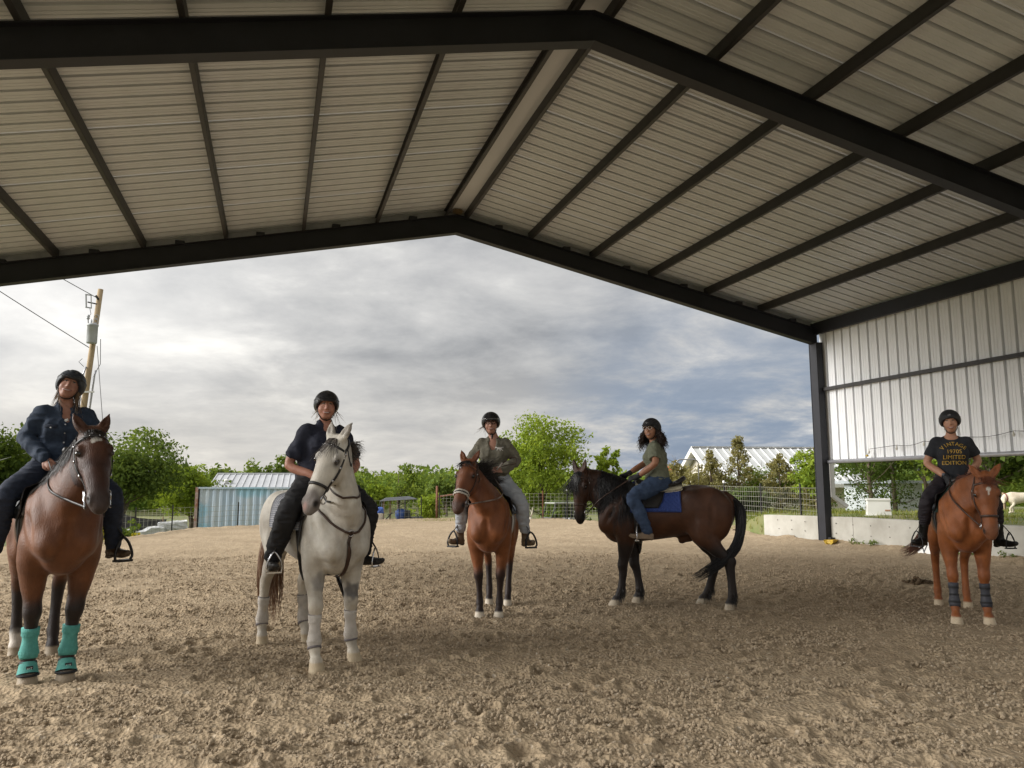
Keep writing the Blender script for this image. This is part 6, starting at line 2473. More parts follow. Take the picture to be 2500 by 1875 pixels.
def bridle(H, label, mat, hands=None, nose=None, fancy=None, browmat=None, reinmat=None, conchos=None, rein_mid=None, throat=True, curb=False):
    F, hp, sd, h, fr, hs = H['F'], H['hp'], H['sd'], H['h'], H['fr'], H['hs']
    root = same_root('bridle', H, label, 'bridle')
    S = H['root'].scale[0]
    w = .020 * hs
    nt = .405
    if not curb:
        P = [hp(nt, .080 * math.cos(a), -.012 + .095 * math.sin(a)) for a in np.linspace(0, 2 * math.pi, 24, endpoint=False)]
        strap('noseband', F, P, w * 1.2, .005, nose or mat, root, .004, 40, True)
    if fancy:                                                   # padded noseband with pale fleece edges
        P = F.snap(spline([hp(nt, .080 * math.cos(a), -.012 + .095 * math.sin(a)) for a in np.linspace(-.6, math.pi + .6, 20)], 40), .006)
        rs = np.random.default_rng(4)
        for o in (-.017, .019):
            MB().tube([Vector(p + h * o * hs + rs.normal(size=3) * .0015) for p in P], [.010 * hs * (.8 + .4 * rs.random()) for _ in P], 7).build('fleece', fancy, root, True)
    P = [hp(.085, .10, .0), hp(.075, .07, .075), hp(.07, 0, .11), hp(.075, -.07, .075), hp(.085, -.10, .0)]
    strap('browband', F, P, w * 1.05, .005, browmat or mat, root, .004, 30)
    strap('crownpiece', F, [hp(.06, .10, -.02), hp(.01, .075, -.04), hp(-.02, 0, -.05), hp(.01, -.075, -.04), hp(.06, -.10, -.02)], w * 1.2, .005, mat, root, .004, 24)
    for s_ in (1, -1):
        bit = hp(.495, s_ * .078, -.030)
        strap('cheekpiece', F, [hp(.06, s_ * .10, -.012), hp(.20, s_ * .115, -.022), hp(.33, s_ * .095, -.028), hp(.47, s_ * .075, -.032)], w, .005, mat, root, .004, 26)
        ring('bit_ring', bit, h, fr, .034 * hs, .005, STEELB, root)
        if throat:
            strap('throatlatch', F, [hp(.05, s_ * .10, -.03), hp(.12, s_ * .09, -.09), hp(.17, s_ * .05, -.15), hp(.18, 0, -.165)], w * .7, .004, mat, root, .005, 18)
        for t in ((.10, .22, .34) if conchos else (.14,)):
            p = F.snap([hp(t, s_ * .11, -.018)], .010)[0]
            n = F.grad([p])[0]
            a = unit(np.cross(n, h))
            MB().lathe([(.001, 0), (.010 * hs, .001), (.012 * hs, .004), (.001, .008)], 10).build('concho', STEELB, root, True).matrix_local = Matrix.Translation(Vector(p)) @ Vector(n).to_track_quat('Z', 'Y').to_matrix().to_4x4()
        if curb:
            mtube('curb_shank', [bit - h * .04 * hs, bit + h * .02 * hs + fr * .004, bit + h * .085 * hs - fr * .02], .006, STEELB, root)
        if hands is not None:
            hd = np.array(hands[0 if s_ > 0 else 1], float) / S
            b0 = bit + (h * .085 * hs if curb else -fr * .03 * hs)
            mid = (np.array(rein_mid[0 if s_ > 0 else 1], float) / S) if rein_mid is not None else (b0 * .5 + hd * .5 + np.array([0, s_ * .03, -.08]))
            P = spline([b0, mid, hd], 30)
            for _ in range(14):
                P = P + F.grad(P) * np.clip(.014 - F.val(P), 0, .05)[:, None]
            P[1:-1] = .25 * P[:-2] + .5 * P[1:-1] + .25 * P[2:]
            T = np.gradient(P, axis=0)
            N = np.cross(T, np.tile([0., 0, 1], (30, 1)))
            V, Q = ribbon(P, N, .016, .005)
            link('rein', np_mesh('rein', V, Q), reinmat or mat, root)
    if browmat is None and conchos:
        for s_ in (-.7, -.35, .35, .7):
            p = F.snap([hp(.075, s_ * .085, .10 - abs(s_) * .05)], .009)[0]
            n = F.grad([p])[0]
            MB().lathe([(.001, 0), (.007, .001), (.001, .006)], 8).build('stud', STEELB, root, True).matrix_local = Matrix.Translation(Vector(p)) @ Vector(n).to_track_quat('Z', 'Y').to_matrix().to_4x4()
    return root


def wrap_pts(F, xs, th, off, r=.62, zc=1.12):
    """points on the barrel at x and angle th from straight up (positive to the left)"""
    xs, th = np.broadcast_arrays(np.asarray(xs, float), np.asarray(th, float))
    d = np.stack([np.zeros(xs.shape), np.sin(th), np.cos(th)], -1).reshape(-1, 3)
    P = np.stack([xs.ravel(), d[:, 1] * r, zc + d[:, 2] * r], -1)
    return F.march(P, -d, off, .9, 90)


def pad_mesh(F, x0, x1, a1, off, th, shape=None, nx=26, na=44, a0=None):
    """cloth over the back: x0 rear, x1 front, a1 angle of its lower edge"""
    u = np.linspace(0, 1, nx)
    v = np.linspace(-1, 1, na) if a0 is None else np.linspace(0, 1, na)
    U, W = np.meshgrid(u, v, indexing='ij')
    A = W * a1 if a0 is None else (a0 + (a1 - a0) * W)
    k = np.abs(W)
    X = x0 + (x1 - x0) * U
    if shape:
        X = shape(U, k, X)
    P = wrap_pts(F, X, A, off).reshape(nx, na, 3)
    N = F.grad(P.reshape(-1, 3)).reshape(nx, na, 3)
    return P, N


def shell(name, P, N, th, mat, parent):
    """thick sheet from a grid of points"""
    nx, na, _ = P.shape
    V = np.concatenate([P.reshape(-1, 3), (P + N * th).reshape(-1, 3)])
    i = (np.arange(nx - 1)[:, None] * na + np.arange(na - 1)[None, :])
    a = np.stack([i, i + na, i + na + 1, i + 1], -1).reshape(-1, 4)
    n = nx * na
    F = [a[:, ::-1], a + n]
    def edge(idx):
        idx = np.asarray(idx)
        return np.stack([idx[:-1], idx[1:], idx[1:] + n, idx[:-1] + n], -1)
    F += [edge(np.arange(na)), edge(np.arange(na)[::-1] + (nx - 1) * na), edge(np.arange(nx)[::-1] * na), edge(np.arange(nx) * na + na - 1)]
    return link(name, np_mesh(name, V, np.vstack(F), True), mat, parent)


def saddle(H, Rd, label, mat, padlabel, padmat, padname='saddle_pad', pad=None, trim=None, stir='iron', stirmat=None, girthmat=None, western=False, flapw=(-.02, .36), halfpad=None, gx=.30, lift=0.0):
    F = H['F']
    S = H['root'].scale[0]
    p = dict(x0=-.30, x1=.40, a1=1.15)
    p.update(pad or {})
    pr = same_root(padname, H, padlabel, 'saddle pad')
    fs = p.get('shape') or (lambda U, k, X: X + .03 * k * (U - .5))
    P, N = pad_mesh(F, p['x0'], p['x1'], p['a1'], .008, .014, fs)
    shell('cloth', P, N, .014, padmat, pr)
    if trim is not None:
        e = np.concatenate([P[0], P[1:, -1], P[-2::-1][:, :][:, 0][::-1][:0]]) if False else None
        m = MB()
        for line in (P[0], P[-1], P[:, 0], P[:, -1]):
            m.tube([Vector(q) for q in (line + 0)], .009, 6)
        m.build('binding', trim, pr, True)
    r = same_root('saddle', H, label, 'saddle')
    if halfpad is not None:
        P, N = pad_mesh(F, -.27, .33, .46, .022, .022, lambda U, k, X: X)
        shell('half_pad', P, N, .022, halfpad, r)
    # seat
    G = Field((-.40, -.34, 1.25), (.50, .34, 1.80), .010)
    z0 = 1.512 + lift
    G.tube([(-.22, 0, z0 + .05), (-.10, 0, z0 + .012), (.05, 0, z0), (.20, 0, z0 + .035), (.30, 0, z0 + .070)], [.13, .145, .115, .085, .06], [.035, .030, .030, .035, .03], (0, 1, 0), .03, 3)
    G.tube([(-.20, -.15, z0 + .04), (-.265, -.08, z0 + .085), (-.285, 0, z0 + .10), (-.265, .08, z0 + .085), (-.20, .15, z0 + .04)], [.028, .03, .03, .03, .028], None, (0, 0, 1), .03, 3)
    if western:
        G.tube([(.30, 0, z0 + .05), (.335, 0, z0 + .12), (.35, 0, z0 + .165)], [.035, .024, .032], None, (0, 1, 0), .03, 2)
    else:
        G.tube([(.26, -.10, z0 - .005), (.315, -.05, z0 + .06), (.33, 0, z0 + .078), (.315, .05, z0 + .06), (.26, .10, z0 - .005)], .026, None, (0, 0, 1), .03, 3)
    V, Q = G.nets(1)
    link('seat', np_mesh('seat', V, Q, True), mat, r)
    # flaps follow the barrel
    for s_ in (1, -1):
        def shape(U, k, X):
            fwd = np.interp(k, [0, .25, .6, .85, 1], [.02, .06, .12, .09, .0])
            bk = np.interp(k, [0, .3, .7, 1], [-.10, -.02, .0, .05])
            return flapw[0] + bk + (flapw[1] + fwd - flapw[0] - bk) * U
        u = np.linspace(0, 1, 14)
        v = np.linspace(0, 1, 22)
        U, W = np.meshgrid(u, v, indexing='ij')
        X = shape(U, W, None)
        P = wrap_pts(F, X, s_ * (.22 + (1.20 if not western else 1.35) * W - .22 * W), .030).reshape(14, 22, 3)
        N = F.grad(P.reshape(-1, 3)).reshape(14, 22, 3)
        shell('flap', P if s_ > 0 else P[::-1], N if s_ > 0 else N[::-1], .008, mat, r)
    th = np.linspace(1.0, 2 * math.pi - 1.0, 60)
    P = wrap_pts(F, np.full(60, gx), th, .012, .62, 1.12)
    V, Q = ribbon(P, F.grad(P), .085, .010)
    link('girth', np_mesh('girth', V, Q, True), girthmat or mat, r)
    # stirrups hang to the rider's boots
    sm = stirmat or STEELB
    for k, s_ in (('L', 1), ('R', -1)):
        ball, d, sd = [np.asarray(q, float) for q in Rd['arms']['stir' + k]]
        ball = ball / S
        top = ball + np.array([-.01, 0, .135])
        w = sd * (1 if sd @ np.array([0, s_, 0]) > 0 else -1)
        if stir == 'iron':
            pts = [ball + w * .062 + [0, 0, -.038], ball + w * .064 + [0, 0, .02], ball + w * .040 + [0, 0, .085], top, ball - w * .040 + [0, 0, .085], ball - w * .064 + [0, 0, .02], ball - w * .062 + [0, 0, -.038]]
            mtube('stirrup', pts, .0075, sm, r, 8, 40)
            MB().bar(Vector(ball - w * .062 + [0, 0, -.040]), Vector(ball + w * .062 + [0, 0, -.040]), .05, .012).build('tread', sm, r)
        else:
            pts = [ball + w * .070 + [0, 0, -.045], ball + w * .085 + [0, 0, .0], ball + w * .050 + [0, 0, .09], top, ball - w * .040 + [0, 0, .085], ball - w * .062 + [0, 0, .02], ball - w * .060 + [0, 0, -.045]]
            mtube('stirrup', pts, .011, sm, r, 8, 40)
            MB().bar(Vector(ball - w * .060 + [0, 0, -.048]), Vector(ball + w * .072 + [0, 0, -.048]), .07, .018).build('tread', sm, r)
        a = wrap_pts(F, [.24], [s_ * .75], .050)[0]
        b = wrap_pts(F, [.22], [s_ * 1.25], .050)[0]
        P = spline([a, b, top], 16)
        V, Q = ribbon(P, np.tile(np.array([0, s_, .1]), (16, 1)), .026 if not western else .075, .007)
        link('stirrup_leather', np_mesh('stirrup_leather', V, Q), mat, r)
    return r, pr


def leg_boot(H, leg, z0, z1, r0, r1, mat, straps=None, n=3, name='splint_boot', rim=None):
    """boot round a cannon bone between heights z0 < z1"""
    st = np.array(H['st'][leg])
    zz = st[::-1, 2]
    f = lambda z: np.array([np.interp(z, zz, st[::-1, i]) for i in range(3)])
    zs = np.linspace(z0, z1, 10)
    m = MB()
    rad = [r0 + (r1 - r0) * t + .006 * math.sin(math.pi * t * 2.5) for t in np.linspace(0, 1, 10)]
    m.tube([Vector(f(z)) for z in zs], rad, 18)
    o = m.build(name, mat, H['root'], True)
    for j in range(n):
        z = z0 + (z1 - z0) * (.2 + .6 * j / max(1, n - 1))
        t = (z - z0) / (z1 - z0)
        r = r0 + (r1 - r0) * t + .006 * math.sin(math.pi * t * 2.5) + .0035
        MB().tube([Vector(f(z - .011)), Vector(f(z + .011))], [r, r], 18).build('strap', straps or mat, o, False)
    if rim is not None:
        for z, r in ((z1, r1 + .004), (z0, r0 + .004)):
            MB().tube([Vector(f(z - .008)), Vector(f(z + .008))], [r, r], 18).build('rim', rim, o, True)
    return o


def bell_boot(H, leg, mat, rim, patch=None):
    st = np.array(H['st'][leg])
    zz = st[::-1, 2]
    f = lambda z: np.array([np.interp(z, zz, st[::-1, i]) for i in range(3)])
    a, b = f(.150), f(.068) + [.006, 0, 0]
    o = MB().tube([Vector(a), Vector(a * .6 + b * .4), Vector(b)], [.056, .062, .072], 20, False).build('bell_boot', mat, H['root'], True)
    MB().tube([Vector(b + [0, 0, .008]), Vector(b + [0, 0, -.006])], [.074, .075], 20).build('rim', rim, o, True)
    MB().tube([Vector(a + [0, 0, -.004]), Vector(a + [0, 0, .012])], [.058, .057], 20).build('rim', rim, o, True)
    if patch:
        pm, tm = patch
        c = (a * .62 + b * .38)
        P = Matrix.Translation(Vector(c + [.064, 0.004, .0])) @ Matrix.Rotation(R(90), 4, 'Z') @ Matrix.Rotation(R(90 - 12), 4, 'X')
        q = MB().box((-.022, -.019, 0), (.022, .019, .006)).build('patch', pm, o)
        q.matrix_local = P
        t = link('lettering', text_mesh('H:T', .022, .0005), tm, o)
        t.matrix_local = P @ Matrix.Translation((0, 0, .007))
    return o


def breastplate(H, label, mat):
    F = H['F']
    root = same_root('breastplate', H, label, 'breastplate')
    c = F.snap([(.86, 0, 1.13)], .006)[0]
    for s_ in (1, -1):
        P = [(.42, s_ * .17, 1.48), (.56, s_ * .21, 1.36), (.70, s_ * .16, 1.25), (.82, s_ * .07, 1.17), c]
        strap('shoulder_strap', F, P, .020, .006, mat, root, .006, 30)
    strap('chest_strap', F, [c, (.84, 0, 1.05), (.78, 0, .96), (.68, 0, .88), (.50, 0, .82)], .034, .007, mat, root, .006, 26)
    n = F.grad([c])[0]
    ring('ring', c + n * .008, (0, 1, 0), unit(np.cross(n, (0, 1, 0))), .026, .005, STEELB, root)
    strap('neck_strap', F, [(.62, .15, 1.62), (.80, .10, 1.50), (.86, 0, 1.45), (.80, -.10, 1.50), (.62, -.15, 1.62)], .018, .005, mat, root, .006, 26)
    return root

# ------------------------------------------------------------------ the five pairs
def cam_yaw(loc, rz):
    return math.atan2(-loc[1], -loc[0]) - rz


DENIMJ = pmat('denim_jacket', (.024, .039, .068), .85, (.014, .024, .044), scale=30, bump=.25, bscale=160)
DENIM = pmat('dark_denim', (.018, .026, .048), .85, (.011, .016, .030), scale=30, bump=.25, bscale=160)
JEANS = pmat('blue_jeans', (.045, .075, .14), .85, (.025, .043, .085), scale=14, bump=.25, bscale=160)
NAVY = pmat('navy_polo', (.010, .012, .024), .85, (.014, .016, .030), scale=20, bump=.2, bscale=180)
BLACKPANTS = pmat('black_breeches', (.010, .010, .012), .8, (.016, .016, .018), scale=20, bump=.2, bscale=160)
OLIVE = pmat('olive_knit', (.16, .148, .112), .9, (.12, .11, .083), scale=22, bump=.35, bscale=220)
GREYBREECH = pmat('pale_breeches', (.40, .42, .45), .75, (.32, .34, .37), scale=12, bump=.15, bscale=160)
SAGE = pmat('sage_tee', (.17, .18, .125), .9, (.13, .14, .098), scale=18, bump=.25, bscale=200)
CHARTEE = pmat('charcoal_tee', (.022, .024, .029), .9, (.015, .016, .020), scale=18, bump=.25, bscale=200)
PLUM = pmat('dark_leggings', (.018, .013, .018), .75, (.012, .009, .012), scale=18, bump=.15, bscale=160)
MATTE = pmat('helmet_matte', (.014, .014, .016), .6, (.020, .020, .022), scale=60)
GLOSSH = pmat('helmet_gloss', (.012, .012, .014), .32, (.018, .018, .020), scale=40)
CAMOH = pmat('helmet_dark_pattern', (.020, .026, .034), .55, (.045, .050, .055), scale=26, lo=.5, hi=.6)
TURQ = pmat('turquoise_neoprene', (.09, .32, .28), .8, (.065, .25, .22), scale=25, bump=.3, bscale=120)
PALEBOOT = pmat('pale_grey_boot', (.50, .46, .41), .75, (.40, .36, .31), scale=18, bump=.2, bscale=90)
GREYRIM = pmat('grey_neoprene', (.17, .15, .15), .8)
DARKBOOT = pmat('dark_leg_boot', (.030, .032, .040), .6, (.05, .05, .06), scale=20)
CLEARMAT = pmat('clear_frame', (.50, .42, .36), .2, spec=.6)


def HORSE(name, label, loc, rz, **kw):
    d = dict(name=name, label=label, loc=(loc[0], loc[1], -0.010), rz=rz)
    d.update(kw)
    S = d.get('scale', 1.0)
    c, s = math.cos(rz), math.sin(rz)
    for hx, hy in d['hoof'].values():
        HOOF_SPOTS.append((loc[0] + (hx * c - hy * s) * S, loc[1] + (hx * s + hy * c) * S))
    return d


def build_pairs():
    # ---- 1: bay with turquoise boots, far left
    loc, rz, S = (-1.76, 7.42), R(-70.4), 1.06
    cy = cam_yaw(loc, rz)
    H = make_horse(HORSE('bay', 'bright bay horse with turquoise boots at the left edge', loc, rz, scale=S, seed=1, width=1.0, vox=.0115,
                         hoof=dict(FR=(.42, -.145), FL=(.47, .085), HR=(-.74, -.14), HL=(-.58, .11)),
                         poll=(.88, .09, 1.80), head=(.52, .05, -.83), front=(.83, .0, .52), ear=(-1, .42, .10), bend=(.02, .03, .05), neck=1.06, hs=1.02, legw=1.12,
                         coat=coat_bay((.140, .052, .020), (.034, .013, .008), (.34, .28, .20), star=[(.105, .01, .022, .034), (.122, -.016, .020, .016)], points=.62, socks=[(-.74, -.14, .20)], mdark=.85, facedark=.80),
                         mane=dict(c=(.010, .008, .007), c2=(.022, .014, .010), n=620, len=.24, side=-1, lift=.15, nf=60, flen=.10, r=.005), maneoff=.01,
                         tail=dict(n=320, path=[(-.88, 0, 1.38), (-.97, -.02, 1.2), (-.95, -.03, .8), (-.90, -.05, .42)], c=(.05, .016, .008), c2=(.12, .04, .02))))
    Rd = make_rider(dict(name='denim', seed=11, loc=(*loc, 0), rz=rz, label='rider in dark denim jacket with tilted head on the left bay horse', pelvis=(.03, 1.69), head=(cy - .05, .22, .26), headoff=(.03, .015, .205), side=.01,
                         skin=(.36, .185, .13), girth=1.10, shoulder=.185, lean=-.02,
                         armL=((.06, .27, 1.92), (.30, .05, 1.72), (.2, .6, .6)), armR=((-.02, -.26, 1.90), (.24, -.13, 1.72), (.4, -.6, .6)),
                         legL=((.33, .36, 1.42), (.14, .43, 1.00), (.34, .52, .98)), legR=((.33, -.38, 1.42), (.13, -.43, 1.00), (.34, -.50, .98)),
                         shirt=dict(mat=DENIMJ, sleeve='long', slw=1.12, neck=[((.10, 0, -.02), (.09, .034, .10)), ((.05, 0, .06), (.10, .055, .05))], hem=.06, collarpad=.012, wr=.020),
                         trousers=dict(mat=DENIM, w=1.06, end=.98), boots=dict(c=(.075, .050, .030), h=.20, mat='boot_brown', sole=(.05, .035, .02)),
                         helmet=dict(mat=CAMOH, vents=(-.035, .035)), hairfn=hair_straight((.22, .135, .065), (.13, .08, .04), .24, .03, n=170), smile=1.15, brow=(.10, .06, .035)))
    shirt_details_denim(Rd)
    bridle(H, 'black headstall with silver studs and curb bit on the left bay', BLACKLEATHER, ((.30, .06, 1.72), (.30, -.12, 1.72)), conchos=True, curb=True, throat=False)
    saddle(H, Rd, 'black western saddle on the left bay horse', BLACKLEATHER, 'dark grey pad under the black western saddle', pmat('pad_charcoal', (.05, .05, .05), .9, (.08, .08, .075), scale=30), western=True, stir='wide', stirmat=BLACKLEATHER, pad=dict(x0=-.30, x1=.42, a1=1.2), gx=.32, lift=.02, trim=pmat('felt_grey', (.16, .15, .14), .95))
    for lg in ('FR', 'FL'):
        leg_boot(H, lg, .18, .40, .058, .055, TURQ, TURQ, 2, 'sport_boot')
        bell_boot(H, lg, TURQ, BLACKCLOTH, (BLACKCLOTH, WHITEP))
    # ---- 2: grey
    loc, rz, S = (.37, 7.36), R(-71), .975
    cy = cam_yaw(loc, rz)
    H = make_horse(HORSE('grey', 'pale grey horse with black bridle and breastplate', loc, rz, scale=S, seed=2, width=1.10, vox=.0115,
                         hoof=dict(FR=(.64, -.20), FL=(.45, .21), HR=(-.79, -.19), HL=(-.62, .19)),
                         poll=(.84, -.16, 1.93), head=(.10, -.42, -.90), front=(.52, -.84, .38), ear=(-1, .30, .12), bend=(.02, .0, .05), neck=1.12, hs=1.05, legw=1.10,
                         coat=coat_grey, rough=.6, sheen=.15,
                         mane=dict(c=(.030, .026, .024), c2=(.12, .10, .085), n=420, len=.15, side=1, lift=.9, fall=.35, flen=.20, nf=60, fside=-.05, frizz=.7),
                         tail=dict(n=420, path=[(-.88, 0, 1.36), (-.98, -.03, 1.2), (-1.0, -.06, .85), (-.95, -.08, .5), (-.93, -.08, .24)], c=(.30, .17, .085), c2=(.17, .075, .035), spread=[.012, .06, .085, .085, .07])))
    Rd = make_rider(dict(name='polo', seed=12, loc=(*loc, 0), rz=rz, label='rider in navy polo shirt and black trousers on the grey horse', pelvis=(.0, 1.575), py=.05, head=(cy + .05, .03, .04),
                         skin=(.44, .215, .15), girth=1.34, shoulder=.195, bust=1.1, face=1.10, lean=.02,
                         armL=((.06, .36, 1.70), (.30, .10, 1.56), (.2, .6, .6)), armR=((-.04, -.25, 1.69), (.26, -.04, 1.55), (.2, -.6, .6)),
                         legL=((.31, .37, 1.28), (.13, .42, .88), (.30, .54, .86)), legR=((.31, -.37, 1.28), (.10, -.42, .88), (.30, -.46, .87)),
                         shirt=dict(mat=NAVY, sleeve=.72, slw=1.22, neck=[((.09, 0, .01), (.08, .038, .060)), ((.02, 0, .075), (.09, .052, .04))], hem=.05, collarpad=.014, wr=.017),
                         trousers=dict(mat=BLACKPANTS, w=1.06, end=.96), boots=dict(c=(.022, .020, .019), h=.17, mat='boot_black', sole=(.12, .09, .06)),
                         helmet=dict(mat=GLOSSH, button=1), hairfn=hair_straight((.40, .34, .26), (.28, .22, .16), .10, .05, n=60), smile=.95, brow=(.16, .11, .07)))
    bridle(H, 'black studded bridle with white-stitched straps on the grey horse', BLACKLEATHER, ((.30, .05, 1.56), (.28, -.07, 1.56)), conchos=True)
    pl = plaid_mat()
    saddle(H, Rd, 'black saddle on the grey horse', BLACKLEATHER, 'grey plaid saddle pad with white edge on the grey horse', pl, pad=dict(x0=-.34, x1=.36, a1=1.42), trim=pmat('white_piping', (.62, .62, .60), .7), stirmat=STEELB, girthmat=BLACKLEATHER, gx=.36)
    breastplate(H, 'dark leather breastplate on the chest of the grey horse', BROWNLEATHER)
    for lg in ('FR', 'FL', 'HR', 'HL'):
        leg_boot(H, lg, .19, .45, .056, .052, PALEBOOT, PALEBOOT, 2, rim=GREYRIM)
    # ---- 3: red bay in the middle
    loc, rz, S = (2.57, 9.14), R(-111.7), .97
    cy = cam_yaw(loc, rz)
    H = make_horse(HORSE('redbay', 'red bay horse with white fleece noseband in the middle', loc, rz, scale=S, seed=3, width=.98,
                         hoof=dict(FR=(.42, -.115), FL=(.39, .105), HR=(-.62, -.12), HL=(-.55, .13)),
                         poll=(.80, -.20, 1.82), head=(.50, -.14, -.82), front=(.80, -.22, .52), ear=(-1, .40, .15), bend=(.03, -.06, .05), neck=1.04, hs=1.04, legw=1.04,
                         coat=coat_bay((.22, .075, .025), (.095, .031, .014), (.62, .56, .46), points=.58, mdark=.70, facedark=.6),
                         mane=dict(c=(.010, .008, .008), c2=(.020, .014, .012), n=460, len=.20, side=1, lift=1.0, fall=.30, flen=.17, wind=(-.2, .35, .25), frizz=1.0, flift=.25, fside=-.35),
                         tail=dict(n=260, path=[(-.88, 0, 1.36), (-.97, .0, 1.2), (-.95, .0, .8), (-.90, .02, .40)], c=(.10, .035, .016), c2=(.03, .014, .01))))
    Rd = make_rider(dict(name='olive', seed=13, loc=(*loc, 0), rz=rz, label='rider in olive V-neck sweater and glasses on the middle bay', pelvis=(.02, 1.60), head=(cy, .0, -.02), headoff=(.03, -.03, .205),
                         skin=(.46, .25, .18), girth=1.08, shoulder=.172, lean=.0,
                         armL=((.03, .28, 1.82), (.30, .14, 1.68), (.1, .8, .3)), armR=((.02, -.28, 1.80), (.26, -.10, 1.62), (.2, -.6, .6)), handL=(.45, -.5, .1),
                         legL=((.29, .36, 1.30), (.12, .40, .90), (.30, .50, .89)), legR=((.29, -.34, 1.30), (.14, -.39, .91), (.30, -.47, .90)),
                         shirt=dict(mat=OLIVE, sleeve='long', slw=1.08, neck=[((.10, 0, -.02), (.085, .050, .105)), ((.04, 0, .065), (.10, .070, .045))], hem=.09, wr=.018),
                         trousers=dict(mat=GREYBREECH, w=1.02, end=.78), boots=dict(c=(.17, .125, .080), h=.24, w=1.05, mat='boot_taupe', sole=(.07, .05, .03), shaft=(.10, .055, .030)),
                         helmet=dict(mat=GLOSSH, vents=(-.03, .03), tie=1, trim=STEELB), glasses=pmat('tortoise', (.030, .012, .008), .25), hairfn=hair_straight((.10, .055, .03), (.06, .03, .018), .06, .05, n=50, sideonly=-1), smile=1.1))
    sweater_emblem(Rd)
    bridle(H, 'tan bridle with fleece-edged noseband on the middle bay', BROWNLEATHER, ((.31, .03, 1.63), (.30, -.08, 1.62)), nose=BLACKLEATHER, fancy=pmat('fleece', (.66, .62, .55), .95, (.52, .47, .40), scale=60, bump=.8, bscale=120), browmat=TANLEATHER,
           rein_mid=((.66, .16, 1.40), (.66, -.30, 1.42)), reinmat=pmat('web_rein', (.10, .07, .055), .7, (.30, .25, .22), scale=12))
    saddle(H, Rd, 'black saddle with yellow piping on the middle bay', BLACKLEATHER, 'black saddle pad with pale underside on the middle bay', BLACKCLOTH, pad=dict(x0=-.30, x1=.38, a1=1.25), stir='wide', stirmat=BLACKP, girthmat=pmat('white_girth', (.55, .52, .48), .8), trim=pmat('ochre_piping', (.40, .27, .07), .7), gx=.30)
    rein_loop(Rd)
    # ---- 4: dark bay side on
    loc, rz, S = (4.79, 9.01), R(149.8), 1.0
    cy = cam_yaw(loc, rz)
    H = make_horse(HORSE('darkbay', 'dark bay horse standing side-on with long black mane', loc, rz, scale=S, seed=4, width=1.04, gelding=True,
                         hoof=dict(FL=(.60, .15), FR=(.33, -.16), HR=(-.46, -.20), HL=(-.80, .20)),
                         poll=(1.04, .0, 1.70), head=(.04, .07, -1.0), front=(.52, .85, .12), ear=(-1, .30, .10), bend=(.04, -.03, .02), neck=1.12, hs=1.07, legw=1.12,
                         coat=coat_bay((.078, .030, .013), (.016, .009, .007), (.42, .36, .27), points=.80, pts_col=(.012, .009, .008), mdark=.8, muzzle=(.010, .008, .008)),
                         mane=dict(c=(.006, .006, .007), c2=(.014, .012, .012), n=2000, len=.64, side=1, lift=.20, fall=1.0, flen=.34, nf=220, fside=-.45, frizz=.35, r=.004), maneoff=.008,
                         tail=dict(n=560, path=[(-.87, 0, 1.38), (-.965, .04, 1.22), (-.96, .10, .95), (-.86, .16, .72), (-.66, .20, .54), (-.40, .22, .40)], spread=[.012, .040, .042, .040, .045, .04])))
    feathers(H)
    Rd = make_rider(dict(name='sage', seed=14, loc=(*loc, 0), rz=rz, label='rider in sage T-shirt and blue jeans with curly dark hair', pelvis=(.04, 1.575), head=(cy - .42, .0, -.03), headoff=(.035, .02, .205),
                         skin=(.40, .20, .12), girth=1.12, shoulder=.175, lean=.03, gloves=True, face=1.03,
                         armL=((.06, .28, 1.79), (.29, .17, 1.62), (.3, .6, .5)), armR=((.20, -.24, 1.82), (.43, -.08, 1.66), (.4, -.5, .6)), handL=(.9, -.1, -.2), handR=(.9, .1, -.3),
                         legL=((.34, .33, 1.36), (.17, .37, .95), (.37, .40, .93)), legR=((.34, -.33, 1.36), (.17, -.37, .95), (.37, -.40, .93)),
                         shirt=dict(mat=SAGE, sleeve=.66, slw=1.15, neck=[((.05, 0, .055), (.10, .07, .045))], hem=.03, wr=.017),
                         trousers=dict(mat=JEANS, w=1.06, end=.99), boots=dict(c=(.27, .20, .14), h=.11, mat='shoe_suede', rough=.9, sole=(.18, .13, .09)),
                         helmet=dict(mat=MATTE, badge=('bar', STEELB), vents=(.03,)), glasses=CLEARMAT, hairfn=hair_curly((.020, .011, .008), (.045, .022, .014)), smile=.85, brow=(.02, .012, .01)))
    wrist_watch(Rd, 'L')
    bridle(H, 'dark brown bridle on the dark bay horse', BROWNLEATHER, ((.36, .15, 1.62), (.46, -.06, 1.66)), rein_mid=((.75, .20, 1.36), (.75, -.16, 1.40)))
    quilt = quilt_mat()
    saddle(H, Rd, 'black english saddle over a cream half pad on the dark bay', BLACKLEATHER, 'royal blue quilted saddle pad on the dark bay', quilt, pad=dict(x0=-.23, x1=.36, a1=1.32), stirmat=STEELB, halfpad=pmat('cream_fleece', (.55, .50, .36), .95, (.42, .38, .27), scale=50, bump=.7, bscale=100), gx=.30, trim=pmat('blue_binding', (.030, .055, .20), .8))
    # ---- 5: chestnut on the right
    loc, rz, S = (7.76, 7.28), R(-128.5), 1.0
    cy = cam_yaw(loc, rz)
